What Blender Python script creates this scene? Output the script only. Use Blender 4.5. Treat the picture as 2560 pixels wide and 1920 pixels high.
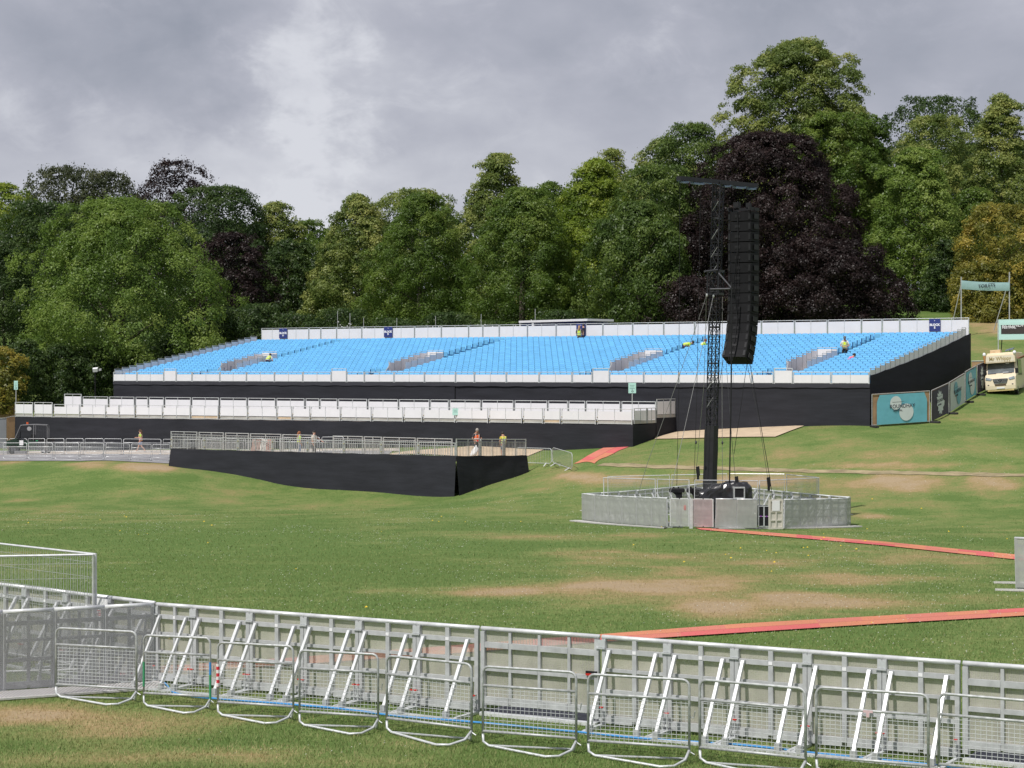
import bpy, math, random
import numpy as np
from mathutils import Vector, Matrix

for _o in list(bpy.data.objects):
    bpy.data.objects.remove(_o)
SC = bpy.context.scene
COL = SC.collection
R = math.radians
PI = math.pi

# ------------------------------------------------------------------ camera, world, sun, exposure
F, HY, CX, CZ = 4950.0, 930.0, 1280.0, 4.9      # focal length and horizon in photo pixels, eye height
cam_d = bpy.data.cameras.new('camera')
cam_d.sensor_width = 36.0
cam_d.lens = 36.0 * F / 2560.0
cam_d.shift_y = -(960.0 - HY) / 2560.0
cam_d.clip_start, cam_d.clip_end = 0.5, 6000.0
cam = bpy.data.objects.new('camera', cam_d)
cam.location = (0, 0, CZ)
cam.rotation_euler = (R(90), 0, 0)
COL.objects.link(cam)
SC.camera = cam

SUN_AZ, SUN_EL = 36.0, 54.0                      # degrees to the left of straight behind the camera, elevation
sd = Vector((-math.sin(R(SUN_AZ)) * math.cos(R(SUN_EL)), -math.cos(R(SUN_AZ)) * math.cos(R(SUN_EL)), math.sin(R(SUN_EL))))
sun_d = bpy.data.lights.new('sun', 'SUN')
sun_d.energy = 3.9
sun_d.angle = R(0.6)
sun_d.color = (1.0, 0.965, 0.91)
sun = bpy.data.objects.new('sun', sun_d)
sun.rotation_euler = sd.to_track_quat('Z', 'Y').to_euler()
sun.location = (-40, -30, 90)
COL.objects.link(sun)

SC.view_settings.view_transform = 'Standard'
SC.view_settings.look = 'None'
SC.view_settings.exposure = 0.0
SC.view_settings.gamma = 1.0
SC.view_settings.use_curve_mapping = False
SC.render.engine = 'CYCLES'
SC.cycles.max_bounces = 8
SC.cycles.transparent_max_bounces = 24
SC.cycles.use_denoising = True

wd = bpy.data.worlds.new('World')
SC.world = wd
wd.use_nodes = True
nt = wd.node_tree
nt.nodes.clear()
def wn(t, **kw):
    n = nt.nodes.new(t)
    for k, v in kw.items():
        setattr(n, k, v)
    return n
def wl(a, b):
    nt.links.new(a, b)
def wmath(op, a, b=None, clamp=False):
    n = wn('ShaderNodeMath', operation=op, use_clamp=clamp)
    for i, v in enumerate((a, b)):
        if v is None:
            continue
        if isinstance(v, (int, float)):
            n.inputs[i].default_value = v
        else:
            wl(v, n.inputs[i])
    return n.outputs[0]
out = wn('ShaderNodeOutputWorld')
sky = wn('ShaderNodeTexSky', sky_type='NISHITA', sun_disc=False)
sky.sun_elevation = R(SUN_EL)
sky.sun_rotation = R(180.0 + SUN_AZ)
bg_sky = wn('ShaderNodeBackground')
bg_sky.inputs['Strength'].default_value = 0.08
wl(sky.outputs[0], bg_sky.inputs['Color'])
tc = wn('ShaderNodeTexCoord')
sep = wn('ShaderNodeSeparateXYZ')
wl(tc.outputs['Generated'], sep.inputs[0])
dx, dy, dz = sep.outputs
comb = wn('ShaderNodeCombineXYZ')
wl(wmath('MULTIPLY', dx, 7.0), comb.inputs[0]); wl(wmath('MULTIPLY', dy, 7.0), comb.inputs[1]); wl(wmath('MULTIPLY', dz, 11.0), comb.inputs[2])
def wnoise(scale, detail, rough, dist, off):
    mp = wn('ShaderNodeMapping')
    mp.inputs['Location'].default_value = off
    wl(comb.outputs[0], mp.inputs[0])
    n = wn('ShaderNodeTexNoise')
    n.inputs['Scale'].default_value = scale
    n.inputs['Detail'].default_value = detail
    n.inputs['Roughness'].default_value = rough
    n.inputs['Distortion'].default_value = dist
    wl(mp.outputs[0], n.inputs['Vector'])
    return n.outputs[0]
n1 = wnoise(0.9, 6.0, 0.52, 0.6, (3.1, 0.4, 0.0))
n2 = wnoise(2.4, 6.0, 0.52, 0.3, (9.2, 4.0, 1.0))
n3 = wnoise(3.2, 8.0, 0.62, 0.6, (1.2, 7.0, 5.0))
# a thinner, brighter break in the cloud deck (azimuth and elevation of the sky itself)
az = wmath('ARCTAN2', dx, dy)
n4 = wnoise(2.4, 5.0, 0.6, 0.0, (4.0, 1.0, 8.0))
n5 = wnoise(2.0, 5.0, 0.6, 0.0, (8.0, 3.0, 2.0))
warp_a = wmath('MULTIPLY', wmath('SUBTRACT', n4, 0.5), 0.16)
warp_e = wmath('MULTIPLY', wmath('SUBTRACT', n5, 0.5), 0.10)
def bump(a0, aw, e0, ew, amp):
    a = wmath('DIVIDE', wmath('SUBTRACT', wmath('ADD', az, warp_a), a0), aw)
    e = wmath('DIVIDE', wmath('SUBTRACT', wmath('ADD', dz, warp_e), e0), ew)
    s = wmath('ADD', wmath('MULTIPLY', a, a), wmath('MULTIPLY', e, e))
    return wmath('MULTIPLY', wmath('POWER', 2.718, wmath('MULTIPLY', s, -1.0)), amp)
b = wmath('ADD', bump(-0.100, 0.034, 0.150, 0.075, 0.16), bump(-0.120, 0.060, 0.100, 0.030, 0.22))
b = wmath('ADD', b, bump(0.0, 0.10, 0.10, 0.045, 0.12))
b = wmath('ADD', b, bump(-0.21, 0.085, 0.155, 0.034, -0.26))
b = wmath('ADD', b, bump(-0.20, 0.10, 0.095, 0.022, 0.16))
b = wmath('ADD', b, bump(0.035, 0.10, 0.170, 0.022, -0.14))
t_ = wmath('ADD', wmath('ADD', wmath('MULTIPLY', wmath('SUBTRACT', n1, 0.5), 0.80), wmath('MULTIPLY', wmath('SUBTRACT', n2, 0.5), 0.50)), 0.44)
# the break in the cloud has ragged edges: let the noise decide where it opens
gate = wn('ShaderNodeMapRange', interpolation_type='SMOOTHSTEP')
gate.inputs['From Min'].default_value = 0.50
gate.inputs['From Max'].default_value = 0.86
wl(wmath('ADD', n3, wmath('MULTIPLY', bump(-0.102, 0.022, 0.150, 0.075, 1.0), 0.26)), gate.inputs[0])
t_ = wmath('ADD', t_, wmath('MULTIPLY', gate.outputs[0], 0.28))
t_ = wmath('ADD', t_, b, clamp=True)
ramp = wn('ShaderNodeValToRGB')
ramp.color_ramp.elements[0].position = 0.10
ramp.color_ramp.elements[0].color = (0.315, 0.335, 0.40, 1)
ramp.color_ramp.elements[1].position = 0.92
ramp.color_ramp.elements[1].color = (0.70, 0.71, 0.765, 1)
e = ramp.color_ramp.elements.new(0.45)
e.color = (0.455, 0.465, 0.535, 1)
wl(t_, ramp.inputs[0])
bg_cl = wn('ShaderNodeBackground')
bg_cl.inputs['Strength'].default_value = 1.0
wl(ramp.outputs[0], bg_cl.inputs['Color'])
mixs = wn('ShaderNodeMixShader')
mixs.inputs[0].default_value = 0.93
wl(bg_sky.outputs[0], mixs.inputs[1]); wl(bg_cl.outputs[0], mixs.inputs[2])
wl(mixs.outputs[0], out.inputs['Surface'])

# ------------------------------------------------------------------ helpers
def P(px, py, Y):
    """point seen at a photo pixel, at depth Y metres"""
    return Vector(((px - CX) / F * Y, Y, CZ + (HY - py) / F * Y))

ORG = {}
def tag(o, label=None, cat=None, group=None, kind=None):
    if label: o['label'] = label
    if cat: o['category'] = cat
    if group: o['group'] = group
    if kind: o['kind'] = kind
    return o
def thing(name, label, cat, loc=(0, 0, 0), rotz=0.0, group=None, world=True):
    o = bpy.data.objects.new(name, None)
    o.empty_display_size = 0.3
    COL.objects.link(o)
    o.location = loc
    o.rotation_euler = (0, 0, rotz)
    ORG[o.name] = Vector(loc) if world else Vector((0, 0, 0))
    return tag(o, label, cat, group)
def copy_tree(o, parent=None):
    c = o.copy()
    COL.objects.link(c)
    if parent is not None:
        c.parent = parent
    for ch in list(o.children):
        copy_tree(ch, c)
    return c
def dup(root, loc, rotz, label, group=None, scale=None):
    c = copy_tree(root)
    c.location = loc
    c.rotation_euler = (0, 0, rotz)
    if scale: c.scale = scale
    c['label'] = label
    if group: c['group'] = group
    return c

class MB:
    def __init__(s):
        s.v, s.f = [], []
    def add(s, vs, fs):
        n = len(s.v)
        s.v += [tuple(p) for p in vs]
        s.f += [tuple(i + n for i in q) for q in fs]
        return s
    def quad(s, a, b, c, d):
        return s.add([a, b, c, d], [(0, 1, 2, 3)])
    def hexa(s, c, ax, ay, az):
        c, ax, ay, az = Vector(c), Vector(ax), Vector(ay), Vector(az)
        vs = [c + ax * i + ay * j + az * k for k in (-1, 1) for j in (-1, 1) for i in (-1, 1)]
        return s.add(vs, [(0, 2, 3, 1), (4, 5, 7, 6), (0, 1, 5, 4), (2, 6, 7, 3), (0, 4, 6, 2), (1, 3, 7, 5)])
    def box(s, x0, x1, y0, y1, z0, z1):
        return s.hexa(((x0 + x1) / 2, (y0 + y1) / 2, (z0 + z1) / 2), ((x1 - x0) / 2, 0, 0), (0, (y1 - y0) / 2, 0), (0, 0, (z1 - z0) / 2))
    def bbox(s, x0, x1, y0, y1, z0, z1, b=0.02):
        """box with chamfered vertical and top edges"""
        def ring(z, d):
            return [(x0 + b + d, y0 + d, z), (x1 - b - d, y0 + d, z), (x1 - d, y0 + b + d, z), (x1 - d, y1 - b - d, z), (x1 - b - d, y1 - d, z), (x0 + b + d, y1 - d, z), (x0 + d, y1 - b - d, z), (x0 + d, y0 + b + d, z)]
        vs = ring(z0, 0) + ring(z1 - b, 0) + ring(z1, b * 0.9)
        fs = [tuple(range(7, -1, -1)), tuple(range(16, 24))]
        for k in (0, 8):
            for i in range(8):
                fs.append((k + i, k + (i + 1) % 8, k + 8 + (i + 1) % 8, k + 8 + i))
        return s.add(vs, fs)
    def bar(s, a, b, w, h, up=(0, 0, 1)):
        a, b = Vector(a), Vector(b)
        d = b - a
        L = d.length
        if L < 1e-6: return s
        d /= L
        up = Vector(up)
        sx = d.cross(up)
        if sx.length < 1e-4: sx = d.cross(Vector((0, 1, 0)))
        sx.normalize()
        sz = sx.cross(d)
        return s.hexa((a + b) / 2, d * (L / 2), sx * (w / 2), sz * (h / 2))
    def tube(s, pts, r, n=6, closed=False, r2=None):
        pts = [Vector(p) for p in pts]
        m = len(pts)
        rings = []
        prev = None
        for i, p in enumerate(pts):
            if closed:
                t = pts[(i + 1) % m] - pts[i - 1]
            else:
                t = pts[min(i + 1, m - 1)] - pts[max(i - 1, 0)]
            if t.length < 1e-9: t = Vector((0, 0, 1))
            t.normalize()
            if prev is None:
                a = Vector((0, 0, 1)) if abs(t.z) < 0.9 else Vector((1, 0, 0))
                x = t.cross(a).normalized()
            else:
                x = (prev - t * prev.dot(t))
                x = x.normalized() if x.length > 1e-6 else t.orthogonal().normalized()
            prev = x
            y = t.cross(x)
            rr = r if r2 is None else r + (r2 - r) * i / max(1, m - 1)
            rings.append([p + (x * math.cos(2 * PI * k / n) + y * math.sin(2 * PI * k / n)) * rr for k in range(n)])
        vs = [q for g in rings for q in g]
        fs = []
        for i in range(m if closed else m - 1):
            j = (i + 1) % m
            for k in range(n):
                fs.append((i * n + k, i * n + (k + 1) % n, j * n + (k + 1) % n, j * n + k))
        if not closed:
            fs.append(tuple(range(n - 1, -1, -1)))
            fs.append(tuple((m - 1) * n + k for k in range(n)))
        return s.add(vs, fs)
    def prism(s, poly, ext):
        """polygon (list of 3-D points) extruded by a vector"""
        n = len(poly)
        e = Vector(ext)
        vs = [Vector(p) for p in poly] + [Vector(p) + e for p in poly]
        fs = [tuple(range(n - 1, -1, -1)), tuple(range(n, 2 * n))]
        for i in range(n):
            fs.append((i, (i + 1) % n, n + (i + 1) % n, n + i))
        return s.add(vs, fs)
    def ball(s, c, r, nu=8, nv=6, sc=(1, 1, 1)):
        c = Vector(c)
        vs, fs = [], []
        for j in range(nv + 1):
            th = PI * j / nv
            for i in range(nu):
                ph = 2 * PI * i / nu
                vs.append(c + Vector((r * sc[0] * math.sin(th) * math.cos(ph), r * sc[1] * math.sin(th) * math.sin(ph), r * sc[2] * math.cos(th))))
        for j in range(nv):
            for i in range(nu):
                fs.append((j * nu + i, (j + 1) * nu + i, (j + 1) * nu + (i + 1) % nu, j * nu + (i + 1) % nu))
        return s.add(vs, fs)
    def build(s, name, mat, parent=None, smooth=False):
        o0 = ORG.get(parent.name, Vector((0, 0, 0))) if parent is not None else Vector((0, 0, 0))
        me = bpy.data.meshes.new(name)
        me.from_pydata([(p[0] - o0.x, p[1] - o0.y, p[2] - o0.z) for p in s.v], [], s.f)
        if smooth:
            me.polygons.foreach_set('use_smooth', [True] * len(me.polygons))
        me.materials.append(mat)
        me.update()
        o = bpy.data.objects.new(name, me)
        COL.objects.link(o)
        if parent is not None:
            o.parent = parent
            ORG[o.name] = o0
        return o

def np_mesh(name, verts, faces, mat, parent=None, smooth=False, attr=None):
    """mesh from numpy arrays (faces all with the same number of corners)"""
    me = bpy.data.meshes.new(name)
    verts = np.asarray(verts, dtype=np.float32)
    faces = np.asarray(faces, dtype=np.int32)
    nf, k = faces.shape
    me.vertices.add(len(verts))
    me.vertices.foreach_set('co', verts.ravel())
    me.loops.add(nf * k)
    me.loops.foreach_set('vertex_index', faces.ravel())
    me.polygons.add(nf)
    me.polygons.foreach_set('loop_start', np.arange(0, nf * k, k, dtype=np.int32))
    me.polygons.foreach_set('loop_total', np.full(nf, k, dtype=np.int32))
    if smooth:
        me.polygons.foreach_set('use_smooth', np.ones(nf, dtype=bool))
    if attr is not None:
        for an, av in attr.items():
            a = me.attributes.new(an, 'FLOAT', 'POINT')
            a.data.foreach_set('value', np.asarray(av, dtype=np.float32))
    me.materials.append(mat)
    me.update(calc_edges=True)
    me.validate()
    o = bpy.data.objects.new(name, me)
    COL.objects.link(o)
    if parent is not None:
        o.parent = parent
        ORG[o.name] = ORG.get(parent.name, Vector((0, 0, 0)))
    return o

# ------------------------------------------------------------------ materials
MATS = {}
def mat(name, col, rough=0.6, metal=0.0, var=0.12, scale=6.0, bump=0.0, bscale=40.0, spec=0.4, stain=None, stretch=(1, 1, 1)):
    """procedural surface: base colour broken by noise, optional stains and bump"""
    if name in MATS: return MATS[name]
    m = bpy.data.materials.new(name)
    m.use_nodes = True
    t = m.node_tree
    bs = t.nodes['Principled BSDF']
    bs.inputs['Roughness'].default_value = rough
    bs.inputs['Metallic'].default_value = metal
    bs.inputs['Specular IOR Level'].default_value = spec
    co = t.nodes.new('ShaderNodeTexCoord')
    mp = t.nodes.new('ShaderNodeMapping')
    mp.inputs['Scale'].default_value = stretch
    t.links.new(co.outputs['Object'], mp.inputs[0])
    no = t.nodes.new('ShaderNodeTexNoise')
    no.inputs['Scale'].default_value = scale
    no.inputs['Detail'].default_value = 5.0
    no.inputs['Roughness'].default_value = 0.6
    t.links.new(mp.outputs[0], no.inputs['Vector'])
    rp = t.nodes.new('ShaderNodeValToRGB')
    c = Vector(col[:3])
    lo = c * (1 - var) if stain is None else Vector(stain)
    hi = c * (1 + var)
    rp.color_ramp.elements[0].position = 0.32
    rp.color_ramp.elements[0].color = (lo.x, lo.y, lo.z, 1)
    rp.color_ramp.elements[1].position = 0.68
    rp.color_ramp.elements[1].color = (min(hi.x, 1), min(hi.y, 1), min(hi.z, 1), 1)
    t.links.new(no.outputs[0], rp.inputs[0])
    t.links.new(rp.outputs[0], bs.inputs['Base Color'])
    rr = t.nodes.new('ShaderNodeMapRange')
    rr.inputs['To Min'].default_value = max(0.03, rough - 0.1)
    rr.inputs['To Max'].default_value = min(1.0, rough + 0.1)
    t.links.new(no.outputs[0], rr.inputs[0])
    t.links.new(rr.outputs[0], bs.inputs['Roughness'])
    if bump > 0:
        n2 = t.nodes.new('ShaderNodeTexNoise')
        n2.inputs['Scale'].default_value = bscale
        n2.inputs['Detail'].default_value = 3.0
        t.links.new(mp.outputs[0], n2.inputs['Vector'])
        bp = t.nodes.new('ShaderNodeBump')
        bp.inputs['Strength'].default_value = bump
        bp.inputs['Distance'].default_value = 0.02
        t.links.new(n2.outputs[0], bp.inputs['Height'])
        t.links.new(bp.outputs[0], bs.inputs['Normal'])
    MATS[name] = m
    return m
def add_holes(m, open_, scale=0.0):
    """perforated sheet: a share of every patch is open"""
    t = m.node_tree
    bs = t.nodes['Principled BSDF']
    o = t.nodes['Material Output']
    tr = t.nodes.new('ShaderNodeBsdfTransparent')
    mx = t.nodes.new('ShaderNodeMixShader')
    co = t.nodes.new('ShaderNodeTexCoord')
    no = t.nodes.new('ShaderNodeTexNoise')
    no.inputs['Scale'].default_value = 2.5
    no.inputs['Detail'].default_value = 4.0
    t.links.new(co.outputs['Object'], no.inputs['Vector'])
    mr = t.nodes.new('ShaderNodeMapRange')
    mr.inputs['From Min'].default_value = 0.3
    mr.inputs['From Max'].default_value = 0.7
    mr.inputs['To Min'].default_value = open_ - 0.07
    mr.inputs['To Max'].default_value = open_ + 0.07
    t.links.new(no.outputs[0], mr.inputs[0])
    vo = t.nodes.new('ShaderNodeTexVoronoi'); vo.inputs['Scale'].default_value = 42.0; vo.inputs['Randomness'].default_value = 0.35
    t.links.new(co.outputs['Object'], vo.inputs['Vector'])
    vr = t.nodes.new('ShaderNodeMapRange'); vr.inputs['From Min'].default_value = 0.15; vr.inputs['From Max'].default_value = 0.65; vr.inputs['To Min'].default_value = 0.06; vr.inputs['To Max'].default_value = -0.06
    t.links.new(vo.outputs['Distance'], vr.inputs[0])
    sm_ = t.nodes.new('ShaderNodeMath'); sm_.operation = 'ADD'; sm_.use_clamp = True
    t.links.new(mr.outputs[0], sm_.inputs[0]); t.links.new(vr.outputs[0], sm_.inputs[1])
    t.links.new(sm_.outputs[0], mx.inputs[0])
    t.links.new(bs.outputs[0], mx.inputs[1])
    t.links.new(tr.outputs[0], mx.inputs[2])
    t.links.new(mx.outputs[0], o.inputs['Surface'])
    return m

M_GALV = mat('galvanised_steel', (0.58, 0.60, 0.61), 0.45, 0.25, 0.14, 9.0)
M_GALV_D = mat('weathered_galvanised_steel', (0.48, 0.495, 0.50), 0.48, 0.25, 0.2, 14.0, stain=(0.33, 0.34, 0.335))
M_ALU = mat('mill_aluminium', (0.50, 0.51, 0.52), 0.42, 0.2, 0.18, 5.0)
M_ALU_B = mat('bright_aluminium', (0.72, 0.73, 0.74), 0.35, 0.25, 0.12, 7.0)
M_WHITE = mat('white_board', (0.74, 0.74, 0.775), 0.5, 0, 0.03, 1.3)
M_WHITE_LIFT = mat('white_board_lifted', (0.86, 0.86, 0.90), 0.55, 0, 0.06, 2.0)  # white boards on sunless sides, colour raised in place of light
M_BLACK = mat('black_scrim', (0.026, 0.027, 0.034), 0.85, 0, 0.22, 0.9, bump=0.5, bscale=3.0, spec=0.2, stretch=(0.4, 0.4, 2.5))
M_BLACK_LIT = mat('black_scrim_lit_flap', (0.040, 0.041, 0.050), 0.8, 0, 0.10, 1.6, spec=0.25)  # same cloth, colour lightened for the light the sloping flap catches
M_DARK = mat('black_metal', (0.014, 0.014, 0.016), 0.5, 0.2, 0.3, 8.0)
M_DARKG = mat('dark_grey_metal', (0.07, 0.07, 0.078), 0.5, 0.2, 0.2, 8.0)
M_BLUE = mat('blue_seat_plastic', (0.195, 0.56, 0.90), 0.45, 0, 0.06, 1.2)
M_PLY = mat('plywood', (0.55, 0.43, 0.30), 0.75, 0, 0.12, 1.5)
M_PLYD = mat('deck_boards', (0.30, 0.27, 0.24), 0.8, 0, 0.15, 3.0)
M_NAVY = mat('navy_sign', (0.035, 0.05, 0.20), 0.45, 0, 0.06, 4.0)
M_INK = mat('white_ink', (0.82, 0.82, 0.84), 0.5, 0, 0.02, 4.0)
M_DINK = mat('dark_ink', (0.05, 0.045, 0.07), 0.6, 0, 0.05, 4.0)
M_MINT = mat('mint_board', (0.46, 0.74, 0.68), 0.5, 0, 0.04, 2.0)
M_TEAL = mat('teal_banner', (0.145, 0.42, 0.50), 0.55, 0, 0.06, 1.5, bump=0.3, bscale=5.0)
M_PALE = mat('pale_banner_print', (0.58, 0.63, 0.62), 0.55, 0, 0.04, 2.0)
M_PURP = mat('dark_purple_banner', (0.045, 0.037, 0.065), 0.55, 0, 0.08, 1.5, bump=0.3, bscale=5.0)
M_HESS = mat('brown_scrim', (0.36, 0.23, 0.13), 0.8, 0, 0.12, 3.0)
M_RUBBER = mat('black_rubber', (0.025, 0.025, 0.025), 0.8, 0, 0.2, 6.0)
M_RED = mat('red_plastic', (0.55, 0.03, 0.02), 0.45, 0, 0.08, 6.0)
M_HOSE = mat('blue_hose', (0.05, 0.27, 0.62), 0.4, 0, 0.08, 5.0)
M_TARP = mat('black_plastic_sheet', (0.02, 0.02, 0.023), 0.22, 0, 0.2, 5.0, spec=0.6)
M_PLATE = mat('tread_plate', (0.60, 0.58, 0.57), 0.55, 0.15, 0.12, 18.0, bump=0.5, bscale=60.0)
M_PLATED = mat('dark_grating', (0.09, 0.09, 0.11), 0.6, 0.2, 0.2, 30.0, bump=0.6, bscale=60.0)
M_SHEET = add_holes(mat('perforated_sheet', (0.52, 0.50, 0.445), 0.55, 0.05, 0.14, 3.0), 0.53)
M_SHEET_L = add_holes(mat('perforated_sheet_front', (0.52, 0.53, 0.51), 0.45, 0.2, 0.10, 3.0), 0.44)
M_SHEET_A = add_holes(mat('perforated_sheet_angled', (0.36, 0.365, 0.37), 0.45, 0.2, 0.10, 3.0), 0.58)
M_CONC = mat('grey_block', (0.17, 0.17, 0.18), 0.85, 0, 0.15, 5.0)
M_CONCL = mat('pale_block', (0.36, 0.36, 0.37), 0.85, 0, 0.12, 5.0)
# ------------------------------------------------------------------ terrain
CTRL = []
def cp(px, py, Y): CTRL.append(((px - CX) / F * Y, Y, CZ + (HY - py) / F * Y))
def cz(X, Y, rel): CTRL.append((X, Y, CZ + rel))
for Y_ in (-60, 0, 16, 24, 30, 35):
    for X_ in (-60, -20, -8, 0, 8, 20, 60): cz(X_, Y_, -4.9)
for X_ in (-60, -25, -10, 0, 10, 25, 60):
    cz(X_, 48, -5.25); cz(X_, 62, -5.75); cz(X_, 76, -6.25)
for a in ((1456, 1302, 91.7), (1671, 1321, 82), (2125, 1316, 86.6), (1143, 1240, 115), (425, 1171, 126.5), (760, 1218, 121), (1322, 1180, 121.6),
          (0, 1300, 97), (600, 1290, 99), (1100, 1275, 103), (0, 1150, 131), (200, 1152, 128), (400, 1160, 125.5), (0, 1225, 119), (200, 1222, 118), (-300, 1150, 134), (-300, 1230, 120),
          (0, 1134, 141), (330, 1137, 134), (60, 1125, 150), (330, 1125, 145), (760, 1142, 128), (1000, 1145, 124),
          (1500, 1245, 104), (1900, 1250, 100), (2400, 1268, 94), (2700, 1278, 91),
          (1450, 1160, 116), (1800, 1172, 110), (2200, 1180, 106), (2560, 1186, 103), (2750, 1190, 101),
          (1583, 1117, 122.7), (1690, 1080, 128), (2000, 1065, 123), (2172, 1065, 120.3), (1850, 1070, 125.5),
          (2325, 1058, 121.5), (2372, 1035, 124), (2415, 1013, 127), (2450, 990, 130), (2520, 985, 131), (2650, 985, 131), (2900, 985, 131),
          (2440, 905, 145), (2440, 832, 161), (2560, 764, 185), (2200, 785, 178), (2900, 770, 185), (2300, 1110, 112)):
    cp(*a)
for X_, Y_, r_ in ((0, 165, 2.2), (-20, 175, 1.0), (-40, 185, 0.0), (-70, 175, -3), (-60, 150, -5.2), (-90, 140, -6), (20, 168, 3.6), (-10, 142, -4.7), (8, 133, -4.3), (-30, 158, -5.3),
                   (90, 140, 1), (90, 110, -4.5), (90, 185, 7), (-90, 110, -7.2), (60, 80, -6.3), (-60, 80, -6.5)):
    cz(X_, Y_, r_)
for a in ((560, 1123, 140), (760, 1121, 136.5), (1000, 1119, 132), (1300, 1118, 127.8), (1480, 1117, 124.8)): cp(*a)
for X_ in (-160, -80, -30, 0, 30, 80, 160):
    cz(X_, 230, 8.0 + X_ * 0.02); cz(X_, 300, 11.5); cz(X_, 430, 12.0)
_C = np.array(CTRL)
_S = 10.0
def _phi(ax, ay):
    d2 = ((ax[:, None] - _C[None, :, 0]) / _S) ** 2 + ((ay[:, None] - _C[None, :, 1]) / _S) ** 2
    return np.sqrt(d2 + 0.35 ** 2)
_n = len(_C)
_A = np.zeros((_n + 3, _n + 3))
_A[:_n, :_n] = _phi(_C[:, 0], _C[:, 1]) - np.eye(_n) * 0.004
_A[:_n, _n:] = np.c_[np.ones(_n), _C[:, 0] / 50, _C[:, 1] / 50]
_A[_n:, :_n] = _A[:_n, _n:].T
_W = np.linalg.lstsq(_A, np.r_[_C[:, 2], 0, 0, 0], rcond=None)[0]
def hz_np(x, y):
    x = np.clip(np.asarray(x, float), -160, 160); y = np.clip(np.asarray(y, float), -60, 430)
    sh = x.shape
    x, y = x.ravel(), y.ravel()
    r = np.empty(len(x))
    for i in range(0, len(x), 20000):
        a, b_ = x[i:i + 20000], y[i:i + 20000]
        r[i:i + 20000] = _phi(a, b_) @ _W[:_n] + _W[_n] + _W[_n + 1] * a / 50 + _W[_n + 2] * b_ / 50
    return r.reshape(sh)
def hz(x, y): return float(hz_np(np.array([x]), np.array([y]))[0])
_Ys = np.r_[np.arange(14, 70, 0.2), np.arange(70, 320, 0.4)]
def G(px, py, off=0.0):
    """where the sight line of a photo pixel meets the ground"""
    k = (px - CX) / F
    s_ = (HY - py) / F
    d = CZ + s_ * _Ys - hz_np(k * _Ys, _Ys)
    i = int(np.argmax(d < 0))
    if d[i] >= 0: i = len(_Ys) - 1
    if i > 0:
        a = d[i - 1] / (d[i - 1] - d[i])
        Y = _Ys[i - 1] + a * (_Ys[i] - _Ys[i - 1])
    else:
        Y = _Ys[0]
    return Vector((k * Y, Y, hz(k * Y, Y) + off))

def vnoise(x, y, seed):
    """smooth value noise on numpy arrays"""
    def h(i, j):
        n = (i * 374761393 + j * 668265263 + seed * 974634777) & 0x7fffffff
        n = ((n ^ (n >> 13)) * 1274126177) & 0x7fffffff
        return ((n ^ (n >> 16)) & 0xffff) / 65535.0
    xi, yi = np.floor(x).astype(np.int64), np.floor(y).astype(np.int64)
    fx, fy = x - xi, y - yi
    fx, fy = fx * fx * (3 - 2 * fx), fy * fy * (3 - 2 * fy)
    a = h(xi, yi) * (1 - fx) + h(xi + 1, yi) * fx
    b_ = h(xi, yi + 1) * (1 - fx) + h(xi + 1, yi + 1) * fx
    return a * (1 - fy) + b_ * fy
def fbm(x, y, seed, oct_=4):
    r, a, s_ = 0, 0.5, 0
    for o_ in range(oct_):
        r = r + a * vnoise(x, y, seed + o_ * 17); s_ += a
        x, y, a = x * 2.03, y * 2.03, a * 0.55
    return r / s_
# patches of parched turf: photo position, half size, strength
DRY = [(1480, 1486, 330, 26, 1.15), (1230, 1480, 260, 13, .8), (1950, 1440, 360, 30, .75), (2080, 1500, 360, 24, .8), (1900, 1540, 340, 22, .8), (1650, 1515, 260, 14, .7), (1480, 1385, 120, 16, .6), (1330, 1340, 140, 10, .4),
       (1600, 1337, 60, 7, .4), (2180, 1290, 60, 7, .7), (1750, 1400, 330, 18, .32), (2350, 1395, 200, 22, .4), (2000, 1205, 500, 16, .8), (1550, 1198, 120, 14, .75), (2450, 1212, 220, 22, .65), (1440, 1192, 60, 12, .6),
       (330, 1163, 120, 11, .9), (120, 1158, 120, 8, .6), (20, 1157, 60, 6, .5), (380, 1180, 60, 12, .5), (60, 1790, 140, 24, .8), (260, 1800, 260, 26, .4), (120, 1905, 220, 20, .5), (640, 1880, 260, 14, .4), (850, 1905, 240, 14, .35), (1500, 1915, 300, 12, .25), (250, 1835, 160, 14, .3), (1010, 1862, 90, 10, .5), (690, 1800, 140, 9, .35),
       (430, 1900, 200, 20, .3), (2480, 822, 80, 26, .75), (2560, 790, 90, 20, .4), (2300, 1120, 260, 26, .38), (2480, 1050, 140, 26, .38), (1280, 1530, 130, 14, .35), (1330, 1550, 160, 10, .3), (700, 1470, 240, 7, .3),
       (1900, 1140, 300, 12, .22), (2200, 1165, 300, 8, .6), (1000, 1480, 220, 6, .35), (900, 1640, 300, 20, .15), (2440, 870, 60, 16, .2)]
def dryness(x, y):
    z = hz_np(x, y)
    yy = np.maximum(y, 12.0)
    px = CX + x / yy * F
    py = HY + (CZ - z) / yy * F
    wob = (fbm(x * 0.45, y * 0.22, 5) - 0.5)
    d = 0.13 + 0.62 * (fbm(x * 0.11, y * 0.07, 11) - 0.5) + 0.5 * (fbm(x * 0.6, y * 0.33, 23) - 0.5)
    for a, b_, ra, rb, s_ in DRY:
        q = ((px - a) / ra) ** 2 + ((py - b_) / rb) ** 2
        d = d + 0.76 * s_ * np.exp(-np.clip(q * 1.15 + wob * 3.6, 0, 30))
    return np.clip(d, 0, 1)

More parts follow.
